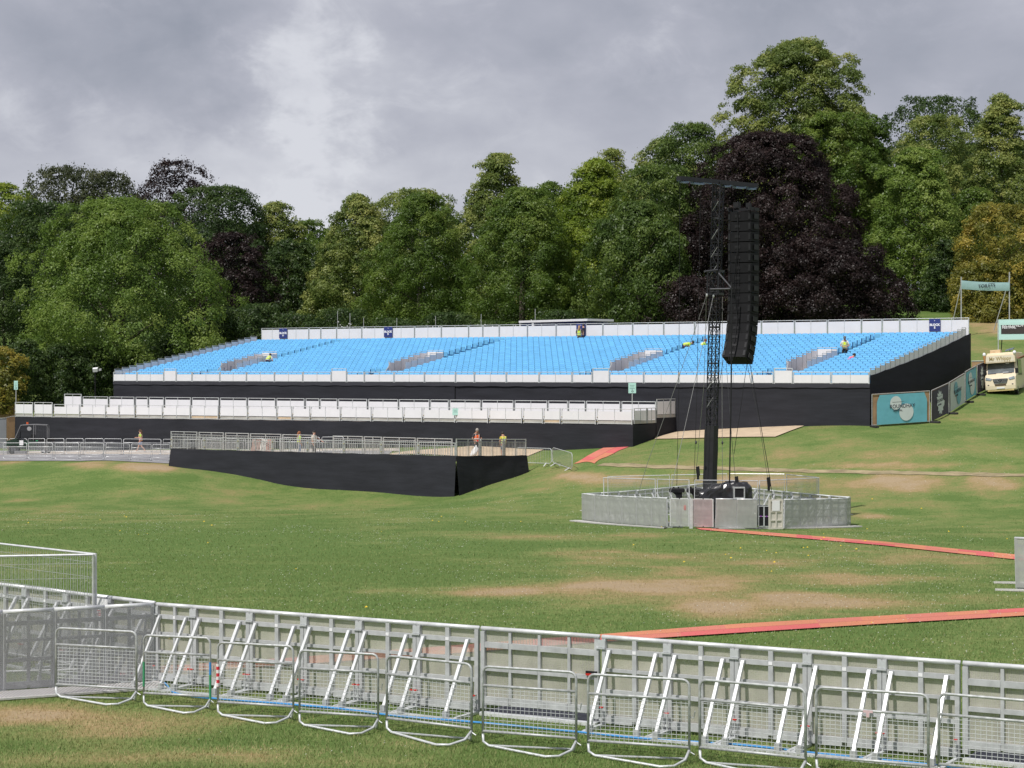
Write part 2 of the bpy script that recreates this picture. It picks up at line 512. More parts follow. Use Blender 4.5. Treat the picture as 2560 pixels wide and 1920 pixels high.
gx = np.unique(np.r_[np.arange(-160, -48, 7.0), np.arange(-48, 48.01, 0.62), np.arange(50, 161, 7.0)].round(3))
gy = np.unique(np.r_[np.arange(-60, 14, 6.0), np.arange(14, 24, 1.0), np.arange(24, 60, 0.45), np.arange(60, 150, 0.62), np.arange(150, 200, 1.6), np.arange(200, 431, 8.0)].round(3))
GX, GY = np.meshgrid(gx, gy)
GZ = hz_np(GX, GY)
nx, ny = len(gx), len(gy)
ii, jj = np.meshgrid(np.arange(nx - 1), np.arange(ny - 1))
q0 = (jj * nx + ii).ravel()
gfaces = np.c_[q0, q0 + 1, q0 + nx + 1, q0 + nx]
gdry = dryness(GX, GY)
# outer skirt of the sheet, out to the horizon
vs = np.c_[GX.ravel(), GY.ravel(), GZ.ravel()]
border = list(range(nx)) + [j * nx + nx - 1 for j in range(1, ny)] + [(ny - 1) * nx + i for i in range(nx - 2, -1, -1)] + [j * nx for j in range(ny - 2, 0, -1)]
bo = vs[border].copy()
ctr = np.array([0, 185.0])
outv = bo.copy()
outv[:, :2] = ctr + (bo[:, :2] - ctr) * 9.0
nb, n0 = len(border), len(vs)
of = np.array([(border[(k + 1) % nb], border[k], n0 + k, n0 + (k + 1) % nb) for k in range(nb)])
vs = np.r_[vs, outv]
gm = bpy.data.materials.new('turf')
gm.use_nodes = True
t = gm.node_tree
bs = t.nodes['Principled BSDF']
bs.inputs['Roughness'].default_value = 0.9
bs.inputs['Specular IOR Level'].default_value = 0.1
def gn(tp): return t.nodes.new(tp)
at = gn('ShaderNodeAttribute'); at.attribute_name = 'dry'
co = gn('ShaderNodeTexCoord')
def gnoise(sc_, det, stretch=(1, 1, 1), rough=0.6):
    mp = gn('ShaderNodeMapping'); mp.inputs['Scale'].default_value = stretch
    t.links.new(co.outputs['Object'], mp.inputs[0])
    n = gn('ShaderNodeTexNoise'); n.inputs['Scale'].default_value = sc_; n.inputs['Detail'].default_value = det; n.inputs['Roughness'].default_value = rough
    t.links.new(mp.outputs[0], n.inputs['Vector'])
    return n.outputs[0]
def gmath(op, a, b_=None, clamp=False):
    n = gn('ShaderNodeMath'); n.operation = op; n.use_clamp = clamp
    for i, v in enumerate((a, b_)):
        if v is None: continue
        if isinstance(v, (int, float)): n.inputs[i].default_value = v
        else: t.links.new(v, n.inputs[i])
    return n.outputs[0]
na = gnoise(1.6, 7.0); nb_ = gnoise(11.0, 5.0); nc = gnoise(30.0, 4.0, (1, 1, 1), 0.75)
nd = gnoise(0.45, 8.0, (0.55, 1.0, 1.0), 0.62)
dd = gmath('ADD', gmath('MULTIPLY', at.outputs['Fac'], 1.12), gmath('MULTIPLY', gmath('SUBTRACT', nd, 0.5), 1.0))
dd = gmath('ADD', gmath('SUBTRACT', dd, 0.06), gmath('MULTIPLY', gmath('SUBTRACT', na, 0.5), 0.6))
dd = gmath('ADD', dd, gmath('MULTIPLY', gmath('SUBTRACT', nb_, 0.5), 0.8), True)
rp = gn('ShaderNodeValToRGB')
els = rp.color_ramp.elements
els[0].position = 0.0; els[0].color = (0.100, 0.160, 0.042, 1)
els[1].position = 1.0; els[1].color = (0.345, 0.262, 0.165, 1)
for p_, c_ in ((0.22, (0.152, 0.198, 0.062, 1)), (0.45, (0.215, 0.205, 0.08, 1)), (0.70, (0.31, 0.23, 0.115, 1))):
    e_ = els.new(p_); e_.color = c_
t.links.new(dd, rp.inputs[0])
hsv = gn('ShaderNodeHueSaturation')
t.links.new(rp.outputs[0], hsv.inputs['Color'])
t.links.new(gmath('ADD', 0.40, gmath('ADD', gmath('MULTIPLY', nc, 0.75), gmath('MULTIPLY', nb_, 0.5))), hsv.inputs['Value'])
t.links.new(hsv.outputs[0], bs.inputs['Base Color'])
bp = gn('ShaderNodeBump'); bp.inputs['Strength'].default_value = 0.35; bp.inputs['Distance'].default_value = 0.04
t.links.new(gmath('ADD', nb_, gmath('MULTIPLY', nc, 0.6)), bp.inputs['Height'])
t.links.new(bp.outputs[0], bs.inputs['Normal'])
ground = np_mesh('ground', vs, np.r_[gfaces, of], gm, smooth=True, attr={'dry': np.r_[gdry.ravel(), np.full(nb, 0.3)]})
tag(ground, kind='structure')

# draped strips -------------------------------------------------------------
def drape_quad(mb, c00, c10, c11, c01, nu, nv, off=0.03):
    """sheet over the ground between four ground points"""
    vs_, fs_ = [], []
    for j in range(nv + 1):
        for i in range(nu + 1):
            u, v = i / nu, j / nv
            p = (c00 * (1 - u) + c10 * u) * (1 - v) + (c01 * (1 - u) + c11 * u) * v
            vs_.append((p.x, p.y, hz(p.x, p.y) + off))
    for j in range(nv):
        for i in range(nu):
            a = j * (nu + 1) + i
            fs_.append((a, a + 1, a + nu + 2, a + nu + 1))
    return mb.add(vs_, fs_)
def drape_line(mb, pts, width, off=0.03, step=0.7, rag=0.0, seed=1):
    rnd = random.Random(seed)
    pl = []
    for a, b_ in zip(pts[:-1], pts[1:]):
        n = max(1, int((b_ - a).length / step))
        pl += [a.lerp(b_, i / n) for i in range(n)]
    pl.append(pts[-1])
    L, Rr = [], []
    for i, p in enumerate(pl):
        d = pl[min(i + 1, len(pl) - 1)] - pl[max(i - 1, 0)]
        d.z = 0; d.normalize()
        n = Vector((-d.y, d.x, 0))
        wl_, wr_ = width / 2 + rnd.uniform(-rag, rag), width / 2 + rnd.uniform(-rag, rag)
        row = []
        for s_ in (wl_, 0, -wr_):
            q = p + n * s_
            row.append((q.x, q.y, hz(q.x, q.y) + off))
        L.append(row)
    vs_ = [q for r_ in L for q in r_]
    fs_ = []
    for i in range(len(L) - 1):
        for k in (0, 1):
            a = i * 3 + k
            fs_.append((a, a + 1, a + 4, a + 3))
    return mb.add(vs_, fs_)

m_track = mat('worn_earth', (0.31, 0.255, 0.155), 0.95, 0, 0.3, 1.2, bump=0.4, bscale=8.0, spec=0.1)
mb = drape_line(MB(), [G(*q) for q in ((1500, 1162), (1600, 1166), (1800, 1172), (2000, 1178), (2200, 1182), (2400, 1185), (2660, 1190))], 0.85, 0.025, 0.5, 0.14, 4)
tag(mb.build('dirt_track', m_track, smooth=True), kind='structure')
m_path = mat('grey_path', (0.27, 0.265, 0.275), 0.9, 0, 0.12, 0.9, spec=0.1)
mb = MB()
pp = [(G(-60, 1153), G(-60, 1137)), (G(200, 1153.5), G(200, 1138)), (G(380, 1157), G(400, 1138)), (G(440, 1160), G(470, 1139)), (G(640, 1156), G(660, 1130)), (G(960, 1153), G(990, 1124))]
for (a0, a1), (b0, b1) in zip(pp[:-1], pp[1:]): drape_quad(mb, a0, b0, b1, a1, 14, 8, 0.03)
tag(mb.build('path', m_path, smooth=True), kind='structure')
mb = MB()
pp = [(G(-60, 1137), G(-60, 1128)), (G(200, 1137.5), G(200, 1127.5)), (G(470, 1138.5), G(470, 1127)), (G(760, 1131), G(760, 1123)), (G(1000, 1129), G(1000, 1121))]
for (a0, a1), (b0, b1) in zip(pp[:-1], pp[1:]): drape_quad(mb, a0, b0, b1, a1, 14, 6, 0.035)
tag(mb.build('path', mat('sandy_path', (0.50, 0.44, 0.38), 0.9, 0, 0.12, 0.9, spec=0.1), smooth=True), kind='structure')
# ------------------------------------------------------------------ grandstand
PHI = R(32.2)
CS, SN = math.cos(PHI), math.sin(PHI)
class Frame:
    """ground-plan frame: x along the rows (to the near end), y into the depth"""
    def __init__(s, X, Y, phi=PHI):
        s.X, s.Y, s.phi, s.c, s.s = X, Y, phi, math.cos(phi), math.sin(phi)
    def w(s, x, y, z=0.0): return Vector((s.X + x * s.c + y * s.s, s.Y - x * s.s + y * s.c, z))
    def t(s, px, d=0.0):
        k = (px - CX) / F
        return (k * (s.Y + d * s.c) - s.X - d * s.s) / (s.c + k * s.s)
    def depth(s, x, y): return s.Y - x * s.s + y * s.c
    def z(s, py, x, y): return CZ + (HY - py) / F * s.depth(x, y)
    def g(s, x, y):
        q = s.w(x, y)
        return hz(q.x, q.y)
    def ground_many(s, xs, ys):
        xs, ys = np.asarray(xs, float), np.asarray(ys, float)
        return hz_np(s.X + xs * s.c + ys * s.s, s.Y - xs * s.s + ys * s.c)

LST = 62.2
_fr = P(2175, 930, 120.3)
ST = Frame(_fr.x - LST * CS, _fr.y + LST * SN)
def local_thing(name, label, cat, fr, z=0.0, group=None):
    return thing(name, label, cat, (fr.X, fr.Y, z), -fr.phi, group, world=False)
stand = local_thing('grandstand', 'long grandstand of blue seats wrapped in black cloth', 'grandstand', ST)
NR, RP, RR = 21, 0.80, 0.14
D0 = 1.0                                     # depth of the first row's backrests behind the fascia
def seat_top(r): return CZ - 0.05 + RR * r
def floor_z(r): return seat_top(r) - 0.80

def cloth(name, fr, pts, top, bottom, mat_, parent, n=80, amp=0.035, seed=1, rows=6, flare=0.0):
    """hanging cloth between local points; top/bottom are functions of the run 0..1"""
    (x0, y0), (x1, y1) = pts
    L = math.hypot(x1 - x0, y1 - y0)
    nx_, ny_ = (y1 - y0) / L, -(x1 - x0) / L      # outward, towards smaller y for a front
    vs_, fs_ = [], []
    for i in range(n + 1):
        u = i / n
        for j in range(rows + 1):
            v = j / rows
            zt, zb = top(u), bottom(u)
            z = zt * (1 - v) + zb * v
            f = (fbm(np.array([u * L * 0.9]), np.array([v * 1.1]), seed, 4)[0] - 0.5) * amp * 2.6 * (0.25 + v)
            f += flare * v
            sag = -0.03 * abs(math.sin(u * L * 1.3)) * (1 - v)
            vs_.append((x0 + (x1 - x0) * u + nx_ * f, y0 + (y1 - y0) * u + ny_ * f, z + (sag if j == 0 else 0)))
    for i in range(n):
        for j in range(rows):
            a = i * (rows + 1) + j
            fs_.append((a, a + rows + 1, a + rows + 2, a + 1))
    m = MB().add(vs_, fs_)
    return m.build(name, mat_, parent, smooth=True)
def gfun(fr, p0, p1, extra=-0.04, n=60):
    us = np.linspace(0, 1, n)
    g = fr.ground_many(p0[0] + (p1[0] - p0[0]) * us, p0[1] + (p1[1] - p0[1]) * us) + extra
    return lambda u: float(np.interp(u, us, g))

DEND = D0 + RP * NR + 0.4
ZF = CZ - 0.68
x_seam = ST.t(1137)
cloth('skirt', ST, ((0, 0.0), (x_seam, 0.0)), lambda u: ZF, gfun(ST, (0, 0), (x_seam, 0)), M_BLACK, stand, 90, seed=3)
cloth('skirt', ST, ((x_seam + 0.03, 0.05), (LST, 0.0)), lambda u: ZF, gfun(ST, (x_seam, 0), (LST, 0)), M_BLACK, stand, 110, seed=8)
cloth('skirt', ST, ((LST, 0.02), (LST, DEND)), lambda u: seat_top(0) - 0.16 + (RR * (NR - 1) + 0.1) * u - 0.25 * math.sin(u * PI) * 0.6, gfun(ST, (LST, 0), (LST, DEND)), M_BLACK, stand, 60, amp=0.03, seed=12)
cloth('skirt', ST, ((0, DEND), (0, 0.02)), lambda u: seat_top(0) - 0.16 + (RR * (NR - 1) + 0.1) * (1 - u), gfun(ST, (0, DEND), (0, 0)), M_BLACK, stand, 40, seed=15)
cloth('skirt', ST, ((LST, DEND), (0, DEND)), lambda u: seat_top(NR - 1) - 0.1, gfun(ST, (LST, DEND), (0, DEND), -0.3), M_BLACK, stand, 40, seed=18)
# folded-over top flap of the front cloth, hanging slightly proud of it
fl = MB()
nfl = 120
vs_, fs_ = [], []
for i in range(nfl + 1):
    x = LST * i / nfl
    w_ = 0.012 * math.sin(i * 0.9) + 0.01 * math.sin(i * 2.3)
    if abs(x - x_seam) < 0.3: w_ += 0.06
    vs_ += [(x, -0.03, ZF + 0.02), (x, -0.05 + w_ * 0.6, ZF - 0.14), (x, -0.055 + w_ * 0.6, ZF - 0.29 + 0.02 * math.sin(i * 1.7))]
for i in range(nfl):
    for k in (0, 1):
        a = i * 3 + k
        fs_.append((a, a + 3, a + 4, a + 1))
fl.add(vs_, fs_).build('skirt_flap', M_BLACK_LIT, stand, smooth=True)

# stepped deck
prof = [(0.05, ZF - 0.1)]
prof.append((0.05, floor_z(0)))
for r in range(NR):
    yb = D0 + RP * (r + 0.45)
    prof += [(yb, floor_z(r)), (yb, floor_z(min(r + 1, NR)))]
prof += [(DEND - 0.05, floor_z(NR)), (DEND - 0.05, ZF - 0.1)]
# two vomitory slots per aisle are only cut as openings in the seats; the deck runs on under them
MB().prism([(0.04, y, z) for y, z in prof], (LST - 0.08, 0, 0)).build('stepped_deck', M_PLYD, stand)

# railings along the front and the back: breaks read off the photograph
def rail_unit(fr, parent, x0, x1, y, zb, zp, zt, divs, pm, name='railing', pname='infill_board', post=0.055, kick=None, knob=False, thick=0.03, mats=None):
    """one railing frame with its white board: two posts, top rail, board with dividing tubes"""
    mg = mats or M_GALV
    m = MB()
    for x in (x0 + 0.03, x1 - 0.03):
        m.bar((x, y, zb - 0.05), (x, y, zt + 0.02), post, post, (0, 1, 0))
    m.tube([(x0, y, zt), (x1, y, zt)], 0.024, 6)
    for dv in divs:
        m.bar((dv, y - 0.02, zb), (dv, y - 0.02, zt), 0.03, 0.03, (0, 1, 0))
    m.bar((x0, y, zb + 0.01), (x1, y, zb + 0.01), 0.03, 0.04, (0, 0, 1))
    o = m.build(name, mg, parent)
    b0 = zb + 0.02 if kick is None else kick
    MB().hexa(((x0 + x1) / 2, y - 0.008, (b0 + zp) / 2), ((x1 - x0) / 2 - 0.055, 0, 0), (0, 0.008, 0), (0, 0, (zp - b0) / 2)).build(pname, pm, o)
    if knob:
        for x in (x0 + 0.03,):
            q = MB()
            for zz in (zb + 0.12, zb + 0.40):
                q.ball((x, y - 0.045, zz), 0.035, 6, 4)
            q.build('coupler', mat('brass_coupler', (0.42, 0.35, 0.16), 0.5, 0.4), o)
    return o
FB = [281.6, 343.4, 410.4, 'T', 441.5, 481, 550.6, 617, 687, 758, 829, 'T', 867.4, 911.7, 986, 1062, 1139.6, 1187, 1266.7, 1348.7, 1431, 1481.6, 'T', 1524.4, 1610, 1697.8, 1787, 1880.5, 1935, 'T', 1982.8, 2078.4, 2175.5]
tall = False
prev = None
for q in FB:
    if q == 'T': tall = True; continue
    if prev is not None:
        x0, x1 = max(0.0, ST.t(prev)) + 0.02, min(LST, ST.t(q)) - 0.02
        dz = 0.24 if tall else 0.0
        divs = [] if (x1 - x0) < 1.7 else [(x0 + x1) / 2]
        rail_unit(ST, stand, x0, x1, -0.02, ZF, ZF + 0.50 + dz * 1.1, ZF + 0.665 + dz, divs, M_WHITE)
        tall = False
    prev = q
BK = [649, 709, 772.5, 802.5, 842, 905, 970, 1036.7, 1103.8, 1172, 1207.5, 1248.5, 1319, 1390.8, 1464, 1507.6, 1582, 1659.8, 1737, 1820, 1904, 1986.6, 2068.9, 2154, 2205.6, 2249.9, 2336, 2428]
DB = D0 + RP * NR + 0.1
xs_ = [min(LST, max(0, ST.t(q, DB))) for q in BK]
for a, b_ in zip(xs_[:-1], xs_[1:]):
    zt = CZ + 3.70
    rail_unit(ST, stand, a + 0.02, b_ - 0.02, DB, seat_top(NR - 1) - 0.25, zt - 0.12, zt, [] if b_ - a < 1.7 else [(a + b_) / 2], M_WHITE)

# stepped side boards
for xx, ins in ((LST - 0.03, -1), (0.03, 1)):
    for r in range(NR):
        y0, y1 = 0.10 + RP * r * 1.022, 0.10 + RP * (r + 1) * 1.022
        zt = seat_top(r) + 0.27
        w0 = (0.0, 0.05, -0.05)[r % 3]
        m = MB()
        m.bar((xx, y0 + 0.02, zt - 0.75), (xx, y0 + 0.02, zt), 0.035, 0.035, (1, 0, 0))
        m.bar((xx, y1 - 0.02, zt - 0.75), (xx, y1 - 0.02, zt), 0.035, 0.035, (1, 0, 0))
        m.tube([(xx, y0, zt), (xx, y1, zt)], 0.018, 6)
        o = m.build('side_railing', M_GALV_D, stand)
        MB().box(xx - 0.01, xx + 0.01, y0 + 0.03, y1 - 0.03, zt - 0.8, zt - 0.08).build('infill_board', M_WHITE_LIFT, o)

# vomitories: two stepped walls and a white end board each
VOM = [(552.7, 591, 695), (971.8, 1013, 1112.6), (1525.5, 1571, 1661.7), (1966, 2017.3, 2099)]
voids = []                                    # (x0, x1, row0, row1) where there are no seats
R0, R1 = 3, 9
for a, b_, c_ in VOM:
    dF = D0 + RP * (R0 - 0.3)
    xl, xr = ST.t(a, dF), ST.t(b_, dF)
    voids.append((xl, xr, R0 - 1, R1 + 0))
    voids.append((xr - 1.05, xr, R1, NR - 1.5))        # aisle above
    voids.append((xl - 1.0, xl, -1, R0))               # steps beside the mouth
    for x in (xl, xr):
        w = MB(); bd = []
        ws = [0.72, 0.80, 0.95, 0.66, 0.80, 0.95]
        y = dF
        for k, wk in enumerate(ws):
            zt = seat_top(R0 + k) + 0.42
            w.bar((x, y + 0.02, zt - 1.0), (x, y + 0.02, zt), 0.03, 0.03, (1, 0, 0))
            w.tube([(x, y, zt), (x, y + wk, zt)], 0.018, 6)
            bd.append((y + 0.03, y + wk - 0.02, zt - 1.15, zt - 0.09))
            y += wk
        w.bar((x, y, zt - 1.0), (x, y, zt), 0.035, 0.035, (1, 0, 0))
        if x == xl: w.tube([(x, dF + 0.02, seat_top(R0) + 0.3), (xl + 0.12, dF, seat_top(R0) + 0.2), (xl + 0.5, dF - 1.2, seat_top(R0) - 0.45)], 0.03, 6)
        o = w.build('vomitory_railing', M_GALV_D, stand)
        for y0_, y1_, z0_, z1_ in bd: MB().box(x - 0.012, x + 0.012, y0_, y1_, z0_, z1_).build('infill_board', M_WHITE_LIFT, o)
    zt = seat_top(R1) + 0.40
    e_ = MB()
    e_.bar((xl, y + 0.02, zt), (xr, y + 0.02, zt), 0.035, 0.035)
    e_.build('end_rail', M_GALV, o)
    MB().box(xl + 0.02, xr - 0.02, y + 0.01, y + 0.03, zt - 1.1, zt - 0.10).build('end_board', M_WHITE, o)
    MB().box(xl + 0.02, xr - 0.02, dF + 0.3, y, seat_top(R0) - 1.0, seat_top(R0) - 0.50).build('stair_mouth_shade', M_DARK, o)  # solid dark block standing for the shade inside the opening

# seats ---------------------------------------------------------------------
def seat_mesh():
    """tip-up seat: moulded back with rounded shoulders, pan folded up, foot bracket, dark block as gap shade"""
    V, Fc = [], []
    w2, r_ = 0.226, 0.085
    pts = [(-w2, 0.30), (w2, 0.30), (w2, 0.80 - r_)]
    for k in range(1, 4): pts.append((w2 - r_ + r_ * math.cos(k * PI / 6), 0.80 - r_ + r_ * math.sin(k * PI / 6)))
    for k in range(0, 3): pts.append((-w2 + r_ + r_ * math.cos(PI / 2 + k * PI / 6), 0.80 - r_ + r_ * math.sin(PI / 2 + k * PI / 6)))
    pts.append((-w2, 0.80 - r_))
    n = len(pts)
    for th in (0.0, 0.035):
        for x, z in pts:
            V.append((x, th + 0.11 * (z - 0.30) - 0.012 * math.cos(x / w2 * 1.4) * (1 if th == 0 else 1), z))
    Fc.append(tuple(range(n))); Fc.append(tuple(range(2 * n - 1, n - 1, -1)))
    for i in range(n): Fc.append((i, n + i, n + (i + 1) % n, (i + 1) % n))
    m = MB().add(V, Fc)
    m.hexa((0, -0.09, 0.53), (w2 - 0.02, 0, 0), (0, 0.022, 0.004), (0, -0.03, 0.17))      # folded pan
    m.hexa((0, 0.04, 0.15), (0.03, 0, 0), (0, 0.03, 0), (0, 0, 0.15))
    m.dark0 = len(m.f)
    m.hexa((0.25, 0.085, 0.60), (0.032, 0, 0), (0, 0.012, 0), (0, 0.02, 0.17))     # dark block standing for the shade in the gap to the next seat
    return m
sm = seat_mesh()
SW = 0.5
seats = []
for r in range(NR):
    for k in range(int(LST / SW) - 1):
        x = 0.42 + SW * k
        if any(a - 0.10 < x < b_ + 0.10 and r0 <= r < r1 for a, b_, r0, r1 in voids): continue
        seats.append((x, D0 + RP * r, floor_z(r), r))
seats.sort(key=lambda s_: ST.depth(s_[0], s_[1]) + (0.0 if s_[3] > 0 else 3.0))
first = None
for x, y, z, r in seats[:100]:
    if first is None:
        first = sm.build('seat', M_BLUE, stand)
        o = first
    else:
        o = first.copy(); COL.objects.link(o)
    o.location = (x, y, z)
M_SEATSHADE = mat('dark_blue_gap_shade', (0.02, 0.09, 0.22), 0.5)  # dark tone painted as shade between the seat backs
first.data.materials.append(M_SEATSHADE)
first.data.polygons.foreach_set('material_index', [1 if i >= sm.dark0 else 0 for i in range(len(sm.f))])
sv = np.array(sm.v)
rest = seats[100:]
off_ = np.array([(x, y, z) for x, y, z, r in rest])
allv = (sv[None] + off_[:, None]).reshape(-1, 3)
m = MB()
m.v = [tuple(p) for p in allv.tolist()]
nv = len(sv)
for i in range(len(rest)):
    m.f += [tuple(j + i * nv for j in q) for q in sm.f]
o = m.build('seat', M_BLUE, stand)
o.data.materials.append(M_SEATSHADE)
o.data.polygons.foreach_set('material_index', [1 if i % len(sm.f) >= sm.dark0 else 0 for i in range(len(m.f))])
tag(o, kind='stuff')
_t = M_BLUE.node_tree
_g = _t.nodes.new('ShaderNodeNewGeometry'); _h = _t.nodes.new('ShaderNodeHueSaturation'); _m = _t.nodes.new('ShaderNodeMapRange')
_m.inputs['To Min'].default_value = 0.92; _m.inputs['To Max'].default_value = 1.05
_b = _t.nodes['Principled BSDF']; _s = _b.inputs['Base Color'].links[0].from_socket
_t.links.new(_g.outputs['Random Per Island'], _m.inputs[0]); _t.links.new(_m.outputs[0], _h.inputs['Value']); _t.links.new(_s, _h.inputs['Color']); _t.links.new(_h.outputs[0], _b.inputs['Base Color'])

# ------------------------------------------------------------------ lettering
def lettering(body, size, mat_, parent, M, name='lettering', depth=0.004, align='CENTER', bold=0.0, sx=1.0):
    cu = bpy.data.curves.new('lettering', 'FONT')
    cu.body = body
    cu.size = size
    cu.align_x = align
    cu.align_y = 'CENTER'
    cu.extrude = depth
    cu.offset = bold
    cu.resolution_u = 3
    tmp = bpy.data.objects.new('lettering_tmp', cu)
    COL.objects.link(tmp)
    bpy.context.view_layer.update()
    me = bpy.data.meshes.new_from_object(tmp.evaluated_get(bpy.context.evaluated_depsgraph_get()))
    bpy.data.objects.remove(tmp)
    o0 = ORG.get(parent.name, Vector((0, 0, 0)))
    me.transform(Matrix.Translation(-o0) @ M @ Matrix.Diagonal((sx, 1, 1, 1)))
    me.materials.clear(); me.materials.append(mat_)
    o = bpy.data.objects.new(name, me)
    COL.objects.link(o)
    o.parent = parent
    ORG[o.name] = o0
    return o
def face_mat(c, xd, up=(0, 0, 1)):
    """matrix putting text at c, running along xd, standing up"""
    x = Vector(xd).normalized(); u = Vector(up); u = (u - x * u.dot(x)).normalized()
    n = x.cross(u)
    return Matrix(((x.x, u.x, n.x, c[0]), (x.y, u.y, n.y, c[1]), (x.z, u.z, n.z, c[2]), (0, 0, 0, 1)))

# BLOCK signs tied to the back railing
for px0, px1, py0, py1, ch in ((698, 718, 821, 846, 'A'), (960, 981, 817, 843, 'B'), (1441, 1464, 810, 844, 'C'), (2323, 2351, 797.5, 828.5, 'E')):
    d = DB - 0.09
    x0, x1 = ST.t(px0, d), ST.t(px1, d)
    z1, z0 = ST.z(py0, x0, d), ST.z(py1, x0, d)
    c = (x0 + x1) / 2
    s = local_thing('block_sign', f'navy sign reading BLOCK {ch} on the back railing of the grandstand', 'sign', ST, 0, 'block signs on the back railing')
    m = MB(); m.box(x0, x1, d - 0.015, d, z0, z1); m.build('board', M_NAVY, s)
    w = x1 - x0
    lettering('BLOCK', w * 0.26, M_INK, s, face_mat((c, d - 0.022, z0 + (z1 - z0) * 0.52), (1, 0, 0)), bold=0.012, sx=1.08)
    lettering(ch, w * 0.25, M_INK, s, face_mat((c, d - 0.022, z0 + (z1 - z0) * 0.30), (1, 0, 0)), bold=0.012)
    MB().ball((c, d - 0.018, z1 - 0.12), 0.028, 8, 5, (1, 0.2, 1)).build('emblem', M_INK, s)

# ------------------------------------------------------------------ lower viewing platform
_q = P(1583, 930, 122.7)
PL = Frame(_q.x, _q.y)
plat = local_thing('viewing_platform', 'low two-level viewing platform with white boards above black cloth, in front of the grandstand', 'platform', PL)
LP = -PL.t(38)
ZP = CZ - 3.22
def plz(u): return ZP - 0.16 * u            # platform falls a little towards the far end
front = [(38, 82.3, 1), (86, 131.3, 1), (135, 199, 0), (201, 264, 0), (266, 297.5, 0), (299, 337, 0), (340, 406, 0), (408, 475.6, 0), (478, 546, 0), (550, 618.7, 0), (620.5, 691.8, 0), (694, 729.7, 0), (732, 774.7, 0), (777, 851, 0), (853, 928.5, 0), (931.6, 1007.6, 0), (1010.4, 1055.7, 0), (1058.8, 1138, 0), (1140.5, 1220.3, 0), (1223.7, 1305, 0), (1308.5, 1357.3, 0), (1359.8, 1401, 0), (1404, 1489.6, 0), (1492.7, 1581, 0)]
M_KICK = mat('toe_board', (0.42, 0.41, 0.38), 0.6, 0.1, 0.18, 0.7)
for i, (a, b_, tl) in enumerate(front):
    x0, x1 = PL.t(a), min(-0.02, PL.t(b_))
    zb = plz(-x0 / LP)
    o = rail_unit(PL, plat, x0, x1, 0, zb, zb + (0.92 if tl else 0.76), zb + (1.06 if tl else 0.92), [] if x1 - x0 < 1.7 else [(x0 + x1) / 2], M_WHITE, kick=zb + 0.22, knob=True)
    MB().box(x0 + 0.05, x1 - 0.05, 0.02, 0.04, zb - 0.02, zb + 0.19).build('toe_board', M_PLY if i in (8, 11, 21) else M_KICK, o)
ZB2 = CZ - 2.85
back = [(161, 204, 1), (207.3, 270.6, 0), (273.7, 336, 0), (339.6, 370, 0), (372.8, 409.8, 0), (413, 477.2, 0), (480.4, 547.5, 0), (550.6, 617, 0), (620, 688.6, 0), (691.8, 761.4, 0), (764.6, 798.7, 0), (801, 843.7, 0), (846, 918, 0), (921, 995.6, 0), (998, 1073.7, 0), (1076.3, 1122, 0), (1124.7, 1202, 0), (1205, 1283.9, 0), (1287, 1368.7, 0), (1370.9, 1420, 0), (1422, 1463.3, 0), (1465.8, 1551, 0), (1554, 1640, 0)]
for a, b_, tl in back:
    x0, x1 = PL.t(a, 3.0), min(0.0, PL.t(b_, 3.0))
    rail_unit(PL, plat, x0, x1, 3.0, ZB2 - 0.2, ZB2 + 0.80 + 0.18 * tl, ZB2 + 0.96 + 0.18 * tl, [] if x1 - x0 < 1.7 else [(x0 + x1) / 2], M_WHITE, knob=True)
# boards on the near end
def end_rail(y0, y1, zb, zt):
    m = MB()
    for y in (y0 + 0.03, y1 - 0.03): m.bar((0.02, y, zb), (0.02, y, zt), 0.05, 0.05, (1, 0, 0))
    m.tube([(0.02, y0, zt), (0.02, y1, zt)], 0.024, 6)
    m.bar((0.02, (y0 + y1) / 2, zb), (0.02, (y0 + y1) / 2, zt), 0.03, 0.03, (1, 0, 0))
    o = m.build('end_railing', M_GALV_D, plat)
    MB().box(0.0, 0.015, y0 + 0.06, y1 - 0.06, zb + 0.22, zt - 0.13).build('infill_board', M_WHITE_LIFT, o)
    MB().box(0.0, 0.015, y0 + 0.06, y1 - 0.06, zb, zb + 0.20).build('toe_board', M_KICK, o)
end_rail(0.06, 1.75, ZP + 0.0, ZP + 0.95); end_rail(1.80, 2.95, ZP + 0.0, ZP + 0.95)
end_rail(3.05, 4.9, ZB2 - 0.05, ZB2 + 1.12); end_rail(4.95, 6.2, ZB2 - 0.05, ZB2 + 1.12)
MB().box(-LP, -0.05, 0.05, 3.0, ZP - 0.35, ZP - 0.20).box(-LP + 6, -0.05, 3.05, 6.2, ZB2 - 0.30, ZB2 - 0.22).build('deck', M_PLYD, plat)
cloth('skirt', PL, ((-LP, -0.03), (0, -0.03)), lambda u: plz(1 - u) - 0.03, gfun(PL, (-LP, 0), (0, 0)), M_BLACK, plat, 120, seed=31)
cloth('skirt', PL, ((0, -0.03), (0, 3.0)), lambda u: ZP - 0.03, gfun(PL, (0, 0), (0, 3)), M_BLACK, plat, 16, seed=33)
cloth('skirt', PL, ((0.01, 3.0), (0.01, 6.3)), lambda u: ZB2 - 0.05, gfun(PL, (0, 3), (0, 6.3)), M_BLACK, plat, 16, seed=35)
cloth('skirt', PL, ((-LP, 6.2), (-LP, 0)), lambda u: plz(1) - 0.03, gfun(PL, (-LP, 6.2), (-LP, 0)), M_BLACK, plat, 12, seed=37)

